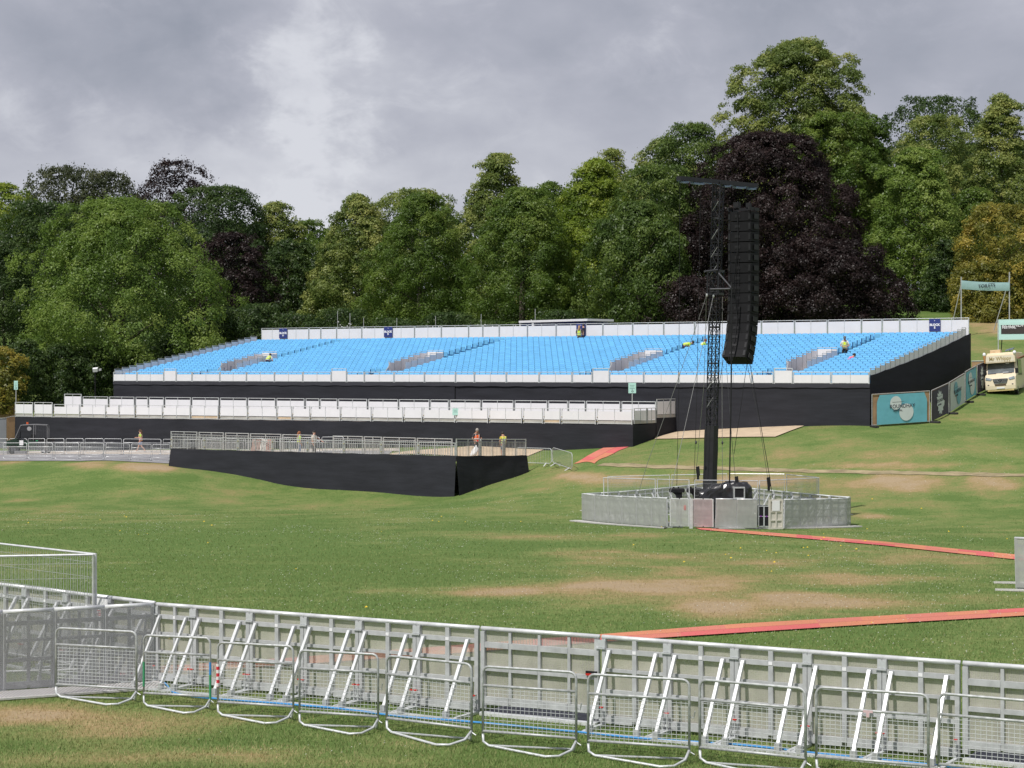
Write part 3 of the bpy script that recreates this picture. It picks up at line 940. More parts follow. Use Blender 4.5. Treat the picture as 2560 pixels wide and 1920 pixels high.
# ------------------------------------------------------------------ raised ramp deck in front, black cloth and barred railings
BX = Frame(-3.25, 115.0)
ramp = local_thing('ramp_deck', 'dark cloth-sided ramp deck on the bank with steel barred railings', 'ramp', BX)
LB = -BX.t(427)
DBX = 7.8
ZD = CZ - 4.86
cloth('skirt', BX, ((-LB, 0), (0, 0)), lambda u: ZD - 0.03 * (1 - u), gfun(BX, (-LB, 0), (0, 0), -0.03), M_BLACK, ramp, 70, amp=0.05, seed=41, rows=8, flare=0.16)
cloth('skirt', BX, ((0, 0), (0, DBX)), lambda u: ZD - 0.24 * u, gfun(BX, (0, 0), (0, DBX), -0.03), M_BLACK, ramp, 30, amp=0.06, seed=43, rows=8, flare=0.2)
cloth('skirt', BX, ((-LB, 2.5), (-LB, 0)), lambda u: ZD - 0.03, gfun(BX, (-LB, 2.5), (-LB, 0), -0.03), M_BLACK, ramp, 10, seed=45, flare=0.2)
MB().add([(-LB, 0.03, ZD - 0.22), (0, 0.03, ZD - 0.22), (0, DBX, ZD - 0.42), (-LB, 2.5, ZD - 0.30), (-LB, 0.03, ZD - 0.34), (0, 0.03, ZD - 0.34), (0, DBX, ZD - 0.54), (-LB, 2.5, ZD - 0.42)],
         [(0, 1, 2, 3), (4, 7, 6, 5), (0, 4, 5, 1), (1, 5, 6, 2), (2, 6, 7, 3), (3, 7, 4, 0)]).build('deck', M_PLY, ramp)
def barred(x0, y0, z0, x1, y1, z1, h, parent, nb=18, knob=True, low=0.0):
    """railing frame with close upright bars from one foot to the other"""
    a, b_ = Vector((x0, y0, z0)), Vector((x1, y1, z1))
    up = Vector((0, 0, 1))
    m = MB()
    m.tube([a + up * h, b_ + up * h], 0.026, 6)
    m.tube([a + up * (h - 0.16), b_ + up * (h - 0.16)], 0.018, 5)
    m.tube([a + up * 0.08, b_ + up * 0.08], 0.02, 5)
    for s_ in (0.012, 0.988):
        q = a.lerp(b_, s_); m.bar(q, q + up * (h + 0.03), 0.06, 0.06, (0, 1, 0))
    for k in range(1, nb):
        q = a.lerp(b_, k / nb)
        big = (k == nb // 2)
        m.bar(q + up * 0.08, q + up * (h if big else h - 0.16), 0.045 if big else 0.020, 0.045 if big else 0.020, (0, 1, 0))
    o = m.build('barred_railing', M_GALV_D, parent)
    if knob:
        q = MB()
        for zz in (0.38, 0.80): q.ball(a + up * zz + Vector((0, -0.05, 0)), 0.04, 6, 4)
        q.build('coupler', MATS['brass_coupler'], o)
    return o
fb = [427, 510, 594, 680, 768, 859, 952, 1045, 1139]
for a, b_ in zip(fb[:-1], fb[1:]):
    x0, x1 = BX.t(a) + 0.02, min(-0.03, BX.t(b_)) - 0.02
    barred(x0, 0.05, ZD - 0.26, x1, 0.05, ZD - 0.26, 0.98, ramp, 22)
for k in range(3):
    y0, y1 = 0.06 + DBX / 3 * k, DBX / 3 * (k + 1) - 0.03
    barred(-0.03, y0, ZD - 0.24 - 0.24 * y0 / DBX, -0.03, y1, ZD - 0.24 - 0.24 * y1 / DBX, 1.2, ramp, 16, knob=False)
rb = [(427, 494), (497, 560), (563, 623), (625, 704), (706, 788), (832, 908), (910, 955), (957, 1040), (1042, 1132)]
for a, b_ in rb:
    d = 2.45
    x0, x1 = BX.t(a, d) + 0.02, BX.t(b_, d) - 0.02
    u0 = -x0 / LB
    barred(x0, d, ZD - 0.28 + 0.10 * u0, x1, d, ZD - 0.28 + 0.10 * u0, 1.12, ramp, 16, knob=False)
# ply floor leading off it
mb = MB()
drape_quad(mb, G(955, 1141), G(1322, 1141), G(1386, 1116.5), G(1180, 1116.5), 16, 8, 0.05)
o = mb.build('plywood_floor', M_PLY)
tag(o, 'pale plywood floor behind the barred railings, beside the black platform cloth', 'floor')
mb = MB()
drape_quad(mb, G(1636, 1099), G(1938, 1094), G(2010, 1066.5), G(1698, 1076.5), 20, 10, 0.06)
o = mb.build('plywood_floor', M_PLY)
tag(o, 'wide plywood floor laid on the slope below the grandstand cloth', 'floor')
ORD = ['first', 'second', 'third', 'fourth', 'fifth', 'sixth', 'seventh', 'eighth', 'ninth', 'tenth', 'eleventh', 'twelfth', 'thirteenth', 'fourteenth', 'fifteenth', 'sixteenth', 'seventeenth', 'eighteenth', 'nineteenth', 'twentieth', 'twenty-first']
HP = 1.265
# ------------------------------------------------------------------ pit barrier panels
def make_panel(name, label, cat, step=True, sheet=None):
    t_ = thing(name, label, cat, (0, 0, 0), 0)
    m = MB()
    for x0, x1 in ((0.004, 0.062), (0.938, 0.996)): m.box(x0, x1, -0.03, 0.03, 0.04, 1.215)
    m.box(0.468, 0.532, -0.024, 0.022, 0.10, 1.215)
    for z0, z1, d in ((1.02, 1.085, 0.026), (0.765, 0.81, 0.02), (0.465, 0.52, 0.026), (0.05, 0.16, 0.018)):
        m.box(0.064, 0.466, -d, 0.02, z0, z1); m.box(0.534, 0.936, -d, 0.02, z0, z1)
    m.build('frame', M_ALU, t_)
    MB().box(0.02, 0.98, 0.032, 0.038, 0.06, 1.21).build('perforated_sheet', sheet or M_SHEET, t_)
    MB().tube([(0, 0, 1.238), (1.0, 0, 1.238)], 0.032, 8).build('top_rail', M_ALU_B, t_, smooth=True)
    MB().box(0.472, 0.528, -0.031, -0.0265, 1.03, 1.075).build('label_plate', M_INK, t_)
    b = MB(); b.box(-0.055, 0.055, -0.036, -0.031, 1.10, 1.20); b.box(-0.075, 0.062, -0.055, -0.0305, 1.075, 1.095)
    b.build('bracket', M_GALV, t_)
    for x in (0.13, 0.84):
        br = MB().bar((x, -0.045, 1.06), (x, -0.64, 0.12), 0.044, 0.05)
        br.build('brace', M_ALU_B, t_)
        f = MB().box(x - 0.035, x + 0.035, -0.70, -0.60, 0.045, 0.13)
        f.build('brace_socket', M_GALV_D, t_)
        MB().box(x - 0.03, x + 0.03, -0.055, -0.031, 1.035, 1.075).build('brace_bracket', M_GALV_D, t_)
    m = MB()
    m.box(0.0, 1.0, -0.70, -0.62, 0.005, 0.04)
    m.bar((0.03, -0.62, 0.03), (0.03, 0.0, 0.03), 0.05, 0.04)
    m.bar((0.97, -0.62, 0.03), (0.97, 0.0, 0.03), 0.05, 0.04)
    m.build('ground_rail', M_GALV, t_)
    for x in (0.035, 0.965):
        o = MB().tube([(x, -0.10, 0.04), (x, -0.10, 0.28)], 0.013, 5).box(x - 0.03, x + 0.03, -0.12, -0.07, 0.10, 0.13).build('screw_jack', M_GALV_D, t_)
        MB().box(x - 0.024, x + 0.024, -0.116, -0.084, 0.274, 0.290).build('jack_handle', M_RED, o)
    if step:
        MB().box(0.07, 0.93, 0.045, 0.26, 0.455, 0.475).build('step', M_PLATE, t_)
    return t_
panel0 = make_panel('pit_barrier', 'x', 'barrier')
USED = {}
def place_proto(proto, a, b_, w0, label, group, zfun=None, sz=1.0):
    """stand a prototype of width w0 between two ground points"""
    d = b_ - a
    L = math.hypot(d.x, d.y)
    rz = math.atan2(d.y, d.x)
    z = hz(a.x, a.y) if zfun is None else zfun(a)
    if proto.name not in USED:
        USED[proto.name] = 1
        c = proto
        c.location = (a.x, a.y, z); c['label'] = label; c['group'] = group
    else:
        c = dup(proto, (a.x, a.y, z), 0, label, group)
    zb = hz(b_.x, b_.y) if zfun is None else zfun(b_)
    c.rotation_euler = (0, -math.atan2(zb - z, L), rz)
    c.scale = (L / w0, 1, sz)
    return c
FF = Frame(-5.6, 31.2, R(29.1))
def fpt(px, d=0.0): return FF.w(FF.t(px, d), d)
pit = [392, 484.5, 626, 761.4, 899, 1043, 1198]
for i, (a, b_) in enumerate(zip(pit[:-1], pit[1:])):
    lab = f'braced aluminium pit barrier, {ORD[i]} of the near line from the angled corner'
    place_proto(panel0, fpt(a), fpt(b_), 1.0, lab, 'braced pit barriers in the near line')
pit2 = [1506, 1670, 1837.7, 2019.8, 2206.5, 2401]
for i, (a, b_) in enumerate(zip(pit2[:-1], pit2[1:])):
    lab = f'braced aluminium pit barrier between the wide gates, {ORD[i]} past the middle gate'
    place_proto(panel0, fpt(a), fpt(b_), 1.0, lab, 'braced pit barriers in the near line')

def make_gate():
    t_ = thing('barrier_gate', 'x', 'gate', (0, 0, 0), 0)
    W_ = 2.0
    m = MB()
    m.box(0.0, 0.07, -0.035, 0.03, 0.10, 1.20); m.box(W_ - 0.07, W_, -0.035, 0.03, 0.10, 1.20)
    for x in (0.5, 1.0, 1.5): m.box(x - 0.022, x + 0.022, -0.02, 0.02, 0.18, 1.20)
    xs = [0.07, 0.478, 0.522, 0.978, 1.022, 1.478, 1.522, W_ - 0.07]
    for z0, z1, d in ((0.97, 1.05, 0.028), (0.64, 0.70, 0.026), (0.17, 0.27, 0.03)):
        for k in range(0, 8, 2): m.box(xs[k], xs[k + 1], -d, 0.022, z0, z1)
    m.build('frame', M_ALU, t_)
    MB().tube([(0, 0, 1.238), (W_, 0, 1.238)], 0.032, 8).build('top_rail', M_ALU_B, t_, smooth=True)
    MB().box(0.03, W_ - 0.03, 0.030, 0.036, 0.2, 1.21).build('perforated_sheet', M_SHEET, t_)
    b = MB()
    for k in range(1, 40):
        if k % 10: b.box(k * 0.05 - 0.004, k * 0.05 + 0.004, 0.039, 0.046, 0.2, 1.2)
    b.build('stiffener', M_GALV_D, t_)
    MB().box(0.02, W_ - 0.02, 0.0, 0.62, 0.006, 0.04).build('floor_plate', M_PLATED, t_)
    MB().box(0.02, W_ - 0.02, -0.10, -0.002, 0.006, 0.055).build('sill', M_ALU_B, t_)
    l = MB().box(W_ - 0.20, W_ - 0.02, -0.06, -0.031, 0.705, 0.76).build('latch', M_DARK, t_)
    MB().box(W_ - 0.19, W_ - 0.08, -0.075, -0.061, 0.70, 0.728).build('latch_handle', M_RED, l)
    return t_
gate0 = make_gate()
place_proto(gate0, fpt(1204), fpt(1499), 2.0, 'wide aluminium gate with upright ribs in the middle of the near pit barrier line', 'wide gates in the near barrier line')
place_proto(gate0, fpt(2408), fpt(2408) + (fpt(2401) - fpt(1506)).normalized() * 2.0, 2.0, 'wide aluminium gate at the frame edge, next to the last braced pit barrier', 'wide gates in the near barrier line')

# angled fence at the corner, smooth side out, and the line behind it
panelf = make_panel('pit_barrier', 'x', 'barrier', step=False, sheet=M_SHEET_L)
panela = make_panel('pit_barrier', 'x', 'barrier', step=False, sheet=M_SHEET_A)
A_ = Vector((-5.62, 31.18, 0)); B_ = Vector((-7.75, 30.22, 0))
dAB = (B_ - A_).normalized()
LAB = (B_ - A_).length
cuts = [0, 0.39, 1.1, 1.9, 2.75, 3.6]
NM = ['touching the corner post', 'next to the corner one', 'two away from the corner post', 'three away from the corner post', 'four away, partly out of frame']
for i, (a, b_) in enumerate(zip(cuts[:-1], cuts[1:])):
    a2, b2 = 0.02 + i * 0.78, 0.02 + (i + 1) * 0.78
    place_proto(panela, A_ + dAB * a2, A_ + dAB * b2, 1.0, f'perforated smooth-faced pit barrier in the angled fence, {NM[i]}', 'smooth faced pit barriers in the angled fence')
C0 = Vector((-5.66, 31.36, 0)); C1 = Vector((-10.0, 35.15, 0))
dC = (C1 - C0).normalized()
n_c = 5
for i in range(n_c):
    a = C0 + dC * (C1 - C0).length * (i + 1) / n_c; b_ = C0 + dC * (C1 - C0).length * i / n_c
    place_proto(panel0, a, b_, 1.0, f'braced pit barrier running away behind the angled fence, {ORD[i]} from the corner', 'braced pit barriers behind the angled fence')
# white notice board on the line behind
nb0 = C0 + dC * 1.25
s = thing('notice_board', 'white notice with coloured lines on the barrier behind the angled fence', 'notice', (nb0.x, nb0.y, hz(nb0.x, nb0.y)), math.atan2(-dC.y, -dC.x), world=False)
MB().box(-0.17, 0.17, -0.10, -0.09, 0.72, 1.22).build('board', M_INK, s)
m = MB()
for k, zz in enumerate((1.08, 1.02, 0.98, 0.95)): m.box(-0.13, 0.13, -0.1035, -0.1015, zz - 0.008, zz + 0.008)
m.build('print', M_RED, s)
# tread plates laid along the angled fence
s = thing('tread_plate', 'pale perforated tread plate laid along the foot of the angled fence', 'floor plate', (A_.x, A_.y, 0), world=True)
z0 = hz(A_.x, A_.y)
nrm = Vector((-dAB.y, dAB.x, 0))
if nrm.y > 0: nrm = -nrm
m = MB()
pts = [A_ + nrm * 0.06 - dAB * 0.05, A_ + nrm * 0.72 - dAB * 0.0, A_ + dAB * 4.2 + nrm * 0.78, A_ + dAB * 4.2 + nrm * 0.06]
m.prism([(p.x, p.y, z0 + 0.012) for p in pts], (0, 0, 0.03))
m.build('plate', M_PLATE, s)
m = MB()
for k in range(10):
    for j in range(70):
        c = A_ + dAB * (0.08 + j * 0.058 + (0.029 if k % 2 else 0)) + nrm * (0.10 + k * 0.062)
        m.quad(*[(c.x + dAB.x * a + nrm.x * b_, c.y + dAB.y * a + nrm.y * b_, z0 + 0.0445) for a, b_ in ((-0.018, 0), (0, -0.022), (0.018, 0), (0, 0.022))])
m.build('perforation', M_DARKG, s)

# ------------------------------------------------------------------ mesh fence panels on feet
def make_heras(W_=3.4, H_=2.0, step=0.055):
    t_ = thing('mesh_fence', 'x', 'fence', (0, 0, 0), 0)
    m = MB()
    m.tube([(0.02, 0, 0.04), (0.02, 0, H_), (W_ - 0.02, 0, H_), (W_ - 0.02, 0, 0.04)], 0.023, 6)
    m.tube([(0.02, 0, 0.14), (W_ - 0.02, 0, 0.14)], 0.02, 6)
    m.build('frame', M_ALU_B, t_)
    w = MB()
    n = int(W_ / step)
    for k in range(1, n): w.tube([(k * W_ / n, 0, 0.14), (k * W_ / n, 0, H_ - 0.02)], 0.0026, 3)
    for z in (0.45, 0.75, 1.05, 1.35, 1.62, 1.86): w.tube([(0.02, 0.004, z), (W_ - 0.02, 0.004, z)], 0.0035, 3)
    w.build('wire_mesh', M_GALV_D, t_)
    return t_
heras0 = make_heras()
def hpt(px, Y): return Vector(((px - CX) / F * Y, Y, 0))
place_proto(heras0, Vector((-9.6, 34.6, 0)), Vector((-6.66, 31.75, 0)), 3.4, 'tall wire mesh fence panel in the barrier corner, the one sloping away', 'tall mesh fence panels at the barrier corner', sz=0.985)
place_proto(heras0, Vector((-9.9, 31.1, 0)), Vector((-6.69, 31.72, 0)), 3.4, 'tall wire mesh fence panel in the barrier corner, the one with the level top rail', 'tall mesh fence panels at the barrier corner', sz=0.985)

# ------------------------------------------------------------------ pedestrian barriers with wire panels
def round_loop(x0, x1, z0, z1, r, n=4, bottom=True):
    pts = []
    def arc(cx, cz_, a0):
        for k in range(n + 1):
            a = a0 + k * PI / 2 / n
            pts.append((cx + r * math.cos(a), 0, cz_ + r * math.sin(a)))
    if bottom:
        arc(x1 - r, z0 + r, -PI / 2); arc(x1 - r, z1 - r, 0); arc(x0 + r, z1 - r, PI / 2); arc(x0 + r, z0 + r, PI)
    else:
        pts.append((x1, 0, z0)); arc(x1 - r, z1 - r, 0); arc(x0 + r, z1 - r, PI / 2); pts.append((x0, 0, z0))
    return pts
def make_barrier(name, W_=1.4, H_=1.05, wires=True, foot=0.42, fm=None):
    t_ = thing(name, 'x', 'barrier', (0, 0, 0), 0)
    m = MB()
    m.tube(round_loop(0.02, W_ - 0.02, 0.16, H_, 0.088, bottom=False), 0.018, 7)
    for z in (H_ * 0.765, H_ * 0.195): m.tube([(0.02, 0, z), (W_ - 0.02, 0, z)], 0.019, 6)
    m.build('frame', fm or M_GALV_D, t_, smooth=True)
    # ground loop: one bar straight between the posts, one swung out towards the front
    f = MB()
    f.tube([(0.02, 0, 0.17), (0.03, -0.01, 0.07), (0.12, -0.03, 0.025), (W_ - 0.28, -foot, 0.025), (W_ - 0.12, -foot * 0.85, 0.03), (W_ - 0.04, -foot * 0.3, 0.07), (W_ - 0.02, 0, 0.17)], 0.018, 7)
    f.tube([(0.12, -0.03, 0.025), (W_ - 0.14, 0.16, 0.025), (W_ - 0.09, 0.08, 0.03), (W_ - 0.035, 0.0, 0.13)], 0.017, 6)
    f.build('foot_loop', M_GALV, t_, smooth=True)
    w = MB()
    nv_, nh = (22, 12) if wires else (8, 9)
    for k in range(1, nv_): w.tube([(k * W_ / nv_, 0, H_ * 0.195), (k * W_ / nv_, 0, H_ * 0.765)], 0.0034, 3)
    for k in range(1, nh):
        z = H_ * (0.195 + 0.57 * k / nh); w.tube([(0.02, 0.003, z), (W_ - 0.02, 0.003, z)], 0.0038 if wires else 0.006, 3)
    w.build('wire_panel', M_GALV, t_)
    c = MB(); c.tube([(W_ - 0.03, 0.0, 0.60), (W_ + 0.03, 0.02, 0.57), (W_ + 0.055, 0.0, 0.66)], 0.009, 5); c.build('hook', M_GALV_D, t_)
    MB().tube([(W_ - 0.03, 0.0, 0.16), (W_ + 0.05, 0.0, 0.12)], 0.009, 5).build('hook', M_GALV_D, t_)
    return t_
barr0 = make_barrier('pedestrian_barrier')
bps = [((137, 1744), (344, 1757)), ((357, 1767), (528, 1777)), ((542, 1790), (736, 1803)), ((746, 1815), (948, 1829)), ((964, 1832), (1182, 1860)), ((1204, 1866), (1444, 1886)), ((1467, 1891), (1727, 1910)), ((1746, 1908), (2018, 1938)), ((2037, 1932), (2325, 1957)), ((2343, 1952), (2650, 1985))]
BL = ['set at an angle over the tread plate', 'with its near upright painted blue and green', 'with red and white tape round its upright', 'with an orange clip on its top tube', 'below the last braces before the middle gate', 'in front of the middle gate', 'at the latch of the middle gate', 'before the second braced panel past the gate', 'with tape on its middle tube', 'cut by the frame edge']
for i, (a, b_) in enumerate(bps):
    ga, gb = G(*a), G(*b_)
    c = place_proto(barr0, ga, gb, 1.4, f'wire-panel pedestrian barrier, {ORD[i]} of the front row, {BL[i]}', 'wire panel barriers in the front row')
# coloured paint and tape on single barriers
def extra_part(px, py, half, z0, z1, name, m_, r=0.0205):
    p = G(px, py)
    o = MB().tube([(p.x, p.y, p.z + z0), (p.x, p.y, p.z + z1)], r, 8).build(name, m_)
    return o
M_GREENP = mat('green_paint', (0.05, 0.30, 0.14), 0.5, 0, 0.15, 9.0)
M_TAPE = bpy.data.materials.new('hazard_tape'); M_TAPE.use_nodes = True
_t = M_TAPE.node_tree
_w = _t.nodes.new('ShaderNodeTexWave'); _w.inputs['Scale'].default_value = 3.2; _w.bands_direction = 'Z'; _w.inputs['Distortion'].default_value = 1.5
_c = _t.nodes.new('ShaderNodeTexCoord'); _t.links.new(_c.outputs['Object'], _w.inputs['Vector'])
_r = _t.nodes.new('ShaderNodeValToRGB'); _r.color_ramp.interpolation = 'CONSTANT'
_r.color_ramp.elements[0].color = (0.62, 0.03, 0.05, 1); _r.color_ramp.elements[1].color = (0.78, 0.76, 0.76, 1); _r.color_ramp.elements[1].position = 0.5
_t.links.new(_w.outputs[0], _r.inputs[0]); _t.links.new(_r.outputs[0], _t.nodes['Principled BSDF'].inputs['Base Color'])
def local_part(root, name, mb_, m_):
    o0 = ORG.pop(root.name, None)
    o = mb_.build(name, m_, root)
    return o
_bars = [o for o in COL.objects if o.parent is None and o.get('group') == 'wire panel barriers in the front row']
_bars.sort(key=lambda o: o.location.x)
b2, b3, b9 = _bars[1], _bars[2], _bars[8]
for root, nm, x, z0, z1, m_, r_ in ((b2, 'painted_band', 1.38, 0.14, 0.52, M_GREENP, 0.0215), (b2, 'painted_band', 1.38, 0.52, 0.70, M_HOSE, 0.0215), (b2, 'painted_band', 0.02, 0.30, 0.66, M_GREENP, 0.0212), (b3, 'tape', 0.02, 0.42, 0.74, M_TAPE, 0.027)):
    ORG[root.name] = Vector((0, 0, 0))
    MB().tube([(x, 0, z0), (x + 0.002, 0, (z0 + z1) / 2), (x, 0, z1)], r_, 8).build(nm, m_, root)
ORG[b9.name] = Vector((0, 0, 0))
MB().box(0.60, 0.72, -0.026, -0.021, 0.785, 0.815).box(0.64, 0.675, -0.0275, -0.022, 0.73, 0.785).build('tape', mat('pale_pink_tape', (0.62, 0.45, 0.47), 0.5), b9)

# blue hose along the foot of the braces
hp = [G(330, 1702), G(392, 1705), G(416, 1716), G(432, 1735), G(480, 1746), G(560, 1753), G(700, 1764), G(850, 1777), G(1000, 1796), G(1200, 1812), G(1450, 1836), G(1620, 1853), G(1850, 1868), G(2050, 1890), G(2300, 1915), G(2500, 1935)]
def smooth_line(pts, n=5):
    o_ = []
    for i in range(len(pts) - 1):
        p0, p1, p2, p3 = pts[max(i - 1, 0)], pts[i], pts[i + 1], pts[min(i + 2, len(pts) - 1)]
        for k in range(n):
            t_ = k / n
            o_.append(0.5 * ((2 * p1) + (p2 - p0) * t_ + (2 * p0 - 5 * p1 + 4 * p2 - p3) * t_ * t_ + (3 * p1 - p0 - 3 * p2 + p3) * t_ ** 3))
    return o_ + [pts[-1]]
hl = smooth_line([p + Vector((0, 0, 0.03)) for p in hp])
tag(MB().tube(hl, 0.016, 8).build('hose', M_HOSE, smooth=True), 'light blue hose lying on the grass along the foot of the white braces', 'hose')

# ------------------------------------------------------------------ carpets
def carpet_mat(name, cellu, cellv):
    m = bpy.data.materials.new(name); m.use_nodes = True
    t_ = m.node_tree; b_ = t_.nodes['Principled BSDF']; b_.inputs['Roughness'].default_value = 0.9; b_.inputs['Specular IOR Level'].default_value = 0.1
    a1 = t_.nodes.new('ShaderNodeAttribute'); a1.attribute_name = 'run'
    a2 = t_.nodes.new('ShaderNodeAttribute'); a2.attribute_name = 'side'
    cb = t_.nodes.new('ShaderNodeCombineXYZ')
    def sc_(o_, k):
        q = t_.nodes.new('ShaderNodeMath'); q.operation = 'MULTIPLY'; q.inputs[1].default_value = k; t_.links.new(o_, q.inputs[0])
        f_ = t_.nodes.new('ShaderNodeMath'); f_.operation = 'FLOOR'; t_.links.new(q.outputs[0], f_.inputs[0]); return f_.outputs[0]
    t_.links.new(sc_(a1.outputs['Fac'], cellu), cb.inputs[0]); t_.links.new(sc_(a2.outputs['Fac'], cellv), cb.inputs[1])
    wn_ = t_.nodes.new('ShaderNodeTexWhiteNoise'); wn_.noise_dimensions = '2D'; t_.links.new(cb.outputs[0], wn_.inputs['Vector'])
    r_ = t_.nodes.new('ShaderNodeValToRGB'); r_.color_ramp.interpolation = 'CONSTANT'
    e_ = r_.color_ramp.elements
    e_[0].color = (0.60, 0.145, 0.14, 1); e_[1].position = 0.30; e_[1].color = (0.60, 0.235, 0.14, 1)
    q = e_.new(0.82); q.color = (0.58, 0.20, 0.15, 1)
    t_.links.new(wn_.outputs[0], r_.inputs[0])
    no = t_.nodes.new('ShaderNodeTexNoise'); no.inputs['Scale'].default_value = 5.0; no.inputs['Detail'].default_value = 5
    hs = t_.nodes.new('ShaderNodeHueSaturation'); t_.links.new(r_.outputs[0], hs.inputs['Color'])
    mr = t_.nodes.new('ShaderNodeMapRange'); mr.inputs['To Min'].default_value = 0.75; mr.inputs['To Max'].default_value = 1.2
    t_.links.new(no.outputs[0], mr.inputs[0]); t_.links.new(mr.outputs[0], hs.inputs['Value'])
    ab = t_.nodes.new('ShaderNodeMath'); ab.operation = 'COMPARE'; ab.inputs[1].default_value = 0.5; ab.inputs[2].default_value = 0.02
    t_.links.new(a2.outputs['Fac'], ab.inputs[0])
    mxc = t_.nodes.new('ShaderNodeMixRGB'); mxc.inputs[2].default_value = (0.40, 0.13, 0.10, 1)
    t_.links.new(ab.outputs[0], mxc.inputs[0]); t_.links.new(hs.outputs[0], mxc.inputs[1])
    t_.links.new(mxc.outputs[0], b_.inputs['Base Color'])
    return m
M_CARPET = carpet_mat('red_and_orange_carpet', 0.9, 2.0)
def carpet(label, upper, lower, n=60, off=0.03):
    """strip between two lines of ground points (photo pixels)"""
    def line(ps):
        g = [G(*p) for p in ps]
        ls = [0]
        for a, b_ in zip(g[:-1], g[1:]): ls.append(ls[-1] + (b_ - a).length)
        us = np.linspace(0, ls[-1], n + 1)
        return [Vector((float(np.interp(u, ls, [p.x for p in g])), float(np.interp(u, ls, [p.y for p in g])), 0)) for u in us], us
    Lu, us = line(upper)
    Ll, _ = line(lower)
    vs_, run, side = [], [], []
    for i in range(n + 1):
        w_ = 0
        for j in range(9):
            v = j / 8
            p = Lu[i].lerp(Ll[i], v)
            vs_.append((p.x, p.y, hz(p.x, p.y) + off))
            run.append(us[i]); side.append(min(v, 0.999))
    fs_ = []
    for i in range(n):
        for j in range(8):
            a = i * 9 + j; fs_.append((a, a + 1, a + 10, a + 9))
    o = np_mesh('carpet', vs_, fs_, M_CARPET, smooth=True, attr={'run': run, 'side': side})
    return tag(o, label, 'carpet', 'patchwork carpet runners')
carpet('wide red and orange carpet runner crossing behind the near pit barriers', [(300, 1676), (700, 1650), (1100, 1620), (1478, 1591), (1860, 1562), (2200, 1543), (2600, 1521), (3000, 1500)], [(300, 1692), (700, 1668), (1100, 1640), (1560, 1604), (1860, 1584.5), (2200, 1563), (2600, 1540), (3000, 1516)], 110)
carpet('narrow red and orange carpet runner leading away from the speaker tower gate', [(1736, 1320), (1870, 1329), (2060, 1343.5), (2212, 1356), (2400, 1375), (2600, 1394), (3000, 1434)], [(1752, 1325.5), (1870, 1336), (2060, 1352), (2212, 1365.5), (2400, 1386), (2600, 1407), (3000, 1450)], 80)
carpet('short red and orange carpet runner on the bank below the platform end', [(1514, 1118), (1494, 1127), (1469, 1140), (1434, 1160)], [(1572, 1118), (1545, 1128), (1520, 1141), (1486, 1160)], 30)

# ------------------------------------------------------------------ fence ring round the speaker tower
def RP_(px, py, Y): return Vector(((px - CX) / F * Y, Y, 0))
r1 = RP_(1456, 0, 91.7); r2 = RP_(1669, 0, 82.6); r3 = RP_(1788, 0, 81.9); r4 = RP_(1892, 0, 82.2); r5 = RP_(1921, 0, 82.6); r6 = RP_(2115, 0, 86.2); r7 = RP_(2125, 0, 87.2); r8 = RP_(1762, 0, 97.5)
def row(a, b_, n, proto, label, group):
    for i in range(n):
        place_proto(proto, a.lerp(b_, i / n), a.lerp(b_, (i + 1) / n), 1.0, label.format(ORD[i]), group)
row(r2, r1, 6, panelf, 'perforated tower enclosure panel, {} from its gates towards the dark ramp deck', 'enclosure panels round the speaker tower')
row(r4, r3, 2, panelf, 'perforated tower enclosure panel between pink gate and open doorway, {} from the doorway', 'enclosure panels round the speaker tower')
row(r6, RP_(1959, 0, 83.3), 4, panelf, 'perforated tower enclosure panel beside the white-papered door, {} from the outer corner', 'enclosure panels round the speaker tower')
row(r7, r6, 1, panelf, 'narrow end panel of the tower enclosure seen edge on at its outer corner', 'enclosure panels round the speaker tower')
row(r1, r8, 7, panel0, 'braced barrier panel at the back of the tower enclosure, {} from the ramp deck corner', 'braced panels at the back of the tower enclosure')
row(r8, r7, 8, panel0, 'braced barrier panel at the back of the tower enclosure, {} past the black tower sleeve', 'braced panels at the back of the tower enclosure')
def make_door(name, sheet):
    t_ = thing(name, 'x', 'gate', (0, 0, 0), 0)
    m = MB()
    m.box(0, 0.06, -0.03, 0.03, 0.08, 1.23); m.box(0.94, 1.0, -0.03, 0.03, 0.08, 1.23); m.box(0.47, 0.53, -0.024, 0.024, 0.14, 1.2)
    for z0, z1 in ((0.08, 0.15), (0.44, 0.50), (0.80, 0.86), (1.17, 1.25)): m.box(0.06, 0.47, -0.022, 0.022, z0, z1); m.box(0.53, 0.94, -0.022, 0.022, z0, z1)
    m.build('frame', M_ALU_B, t_)
    MB().box(0.03, 0.97, 0.026, 0.032, 0.1, 1.22).build('perforated_sheet', sheet, t_)
    return t_
g0 = make_door('enclosure_gate', M_SHEET_L)
place_proto(g0, RP_(1723, 0, 82.3), RP_(1675, 0, 82.5), 1.0, 'grey perforated gate of the tower enclosure with a red tag, closed', 'gates of the tower enclosure')
M_SHEET_P = add_holes(mat('pink_perforated_sheet', (0.50, 0.42, 0.43), 0.45, 0.2, 0.12, 3.0), 0.46)
g1 = make_door('enclosure_gate', M_SHEET_P)
place_proto(g1, RP_(1784, 0, 81.9), RP_(1733, 0, 82.2), 1.0, 'pinkish perforated gate of the tower enclosure above the carpet end', 'gates of the tower enclosure')
ORG[g0.name] = Vector((0, 0, 0))
MB().box(0.15, 0.27, 0.034, 0.04, 0.76, 0.96).build('red_tag', mat('faded_red_tag', (0.45, 0.20, 0.19), 0.6), g0)
q = RP_(1727.5, 0, 82.15)
s = thing('gate_post', 'thick pale post between the grey and the pink enclosure gates', 'post', (q.x, q.y, hz(q.x, q.y)))
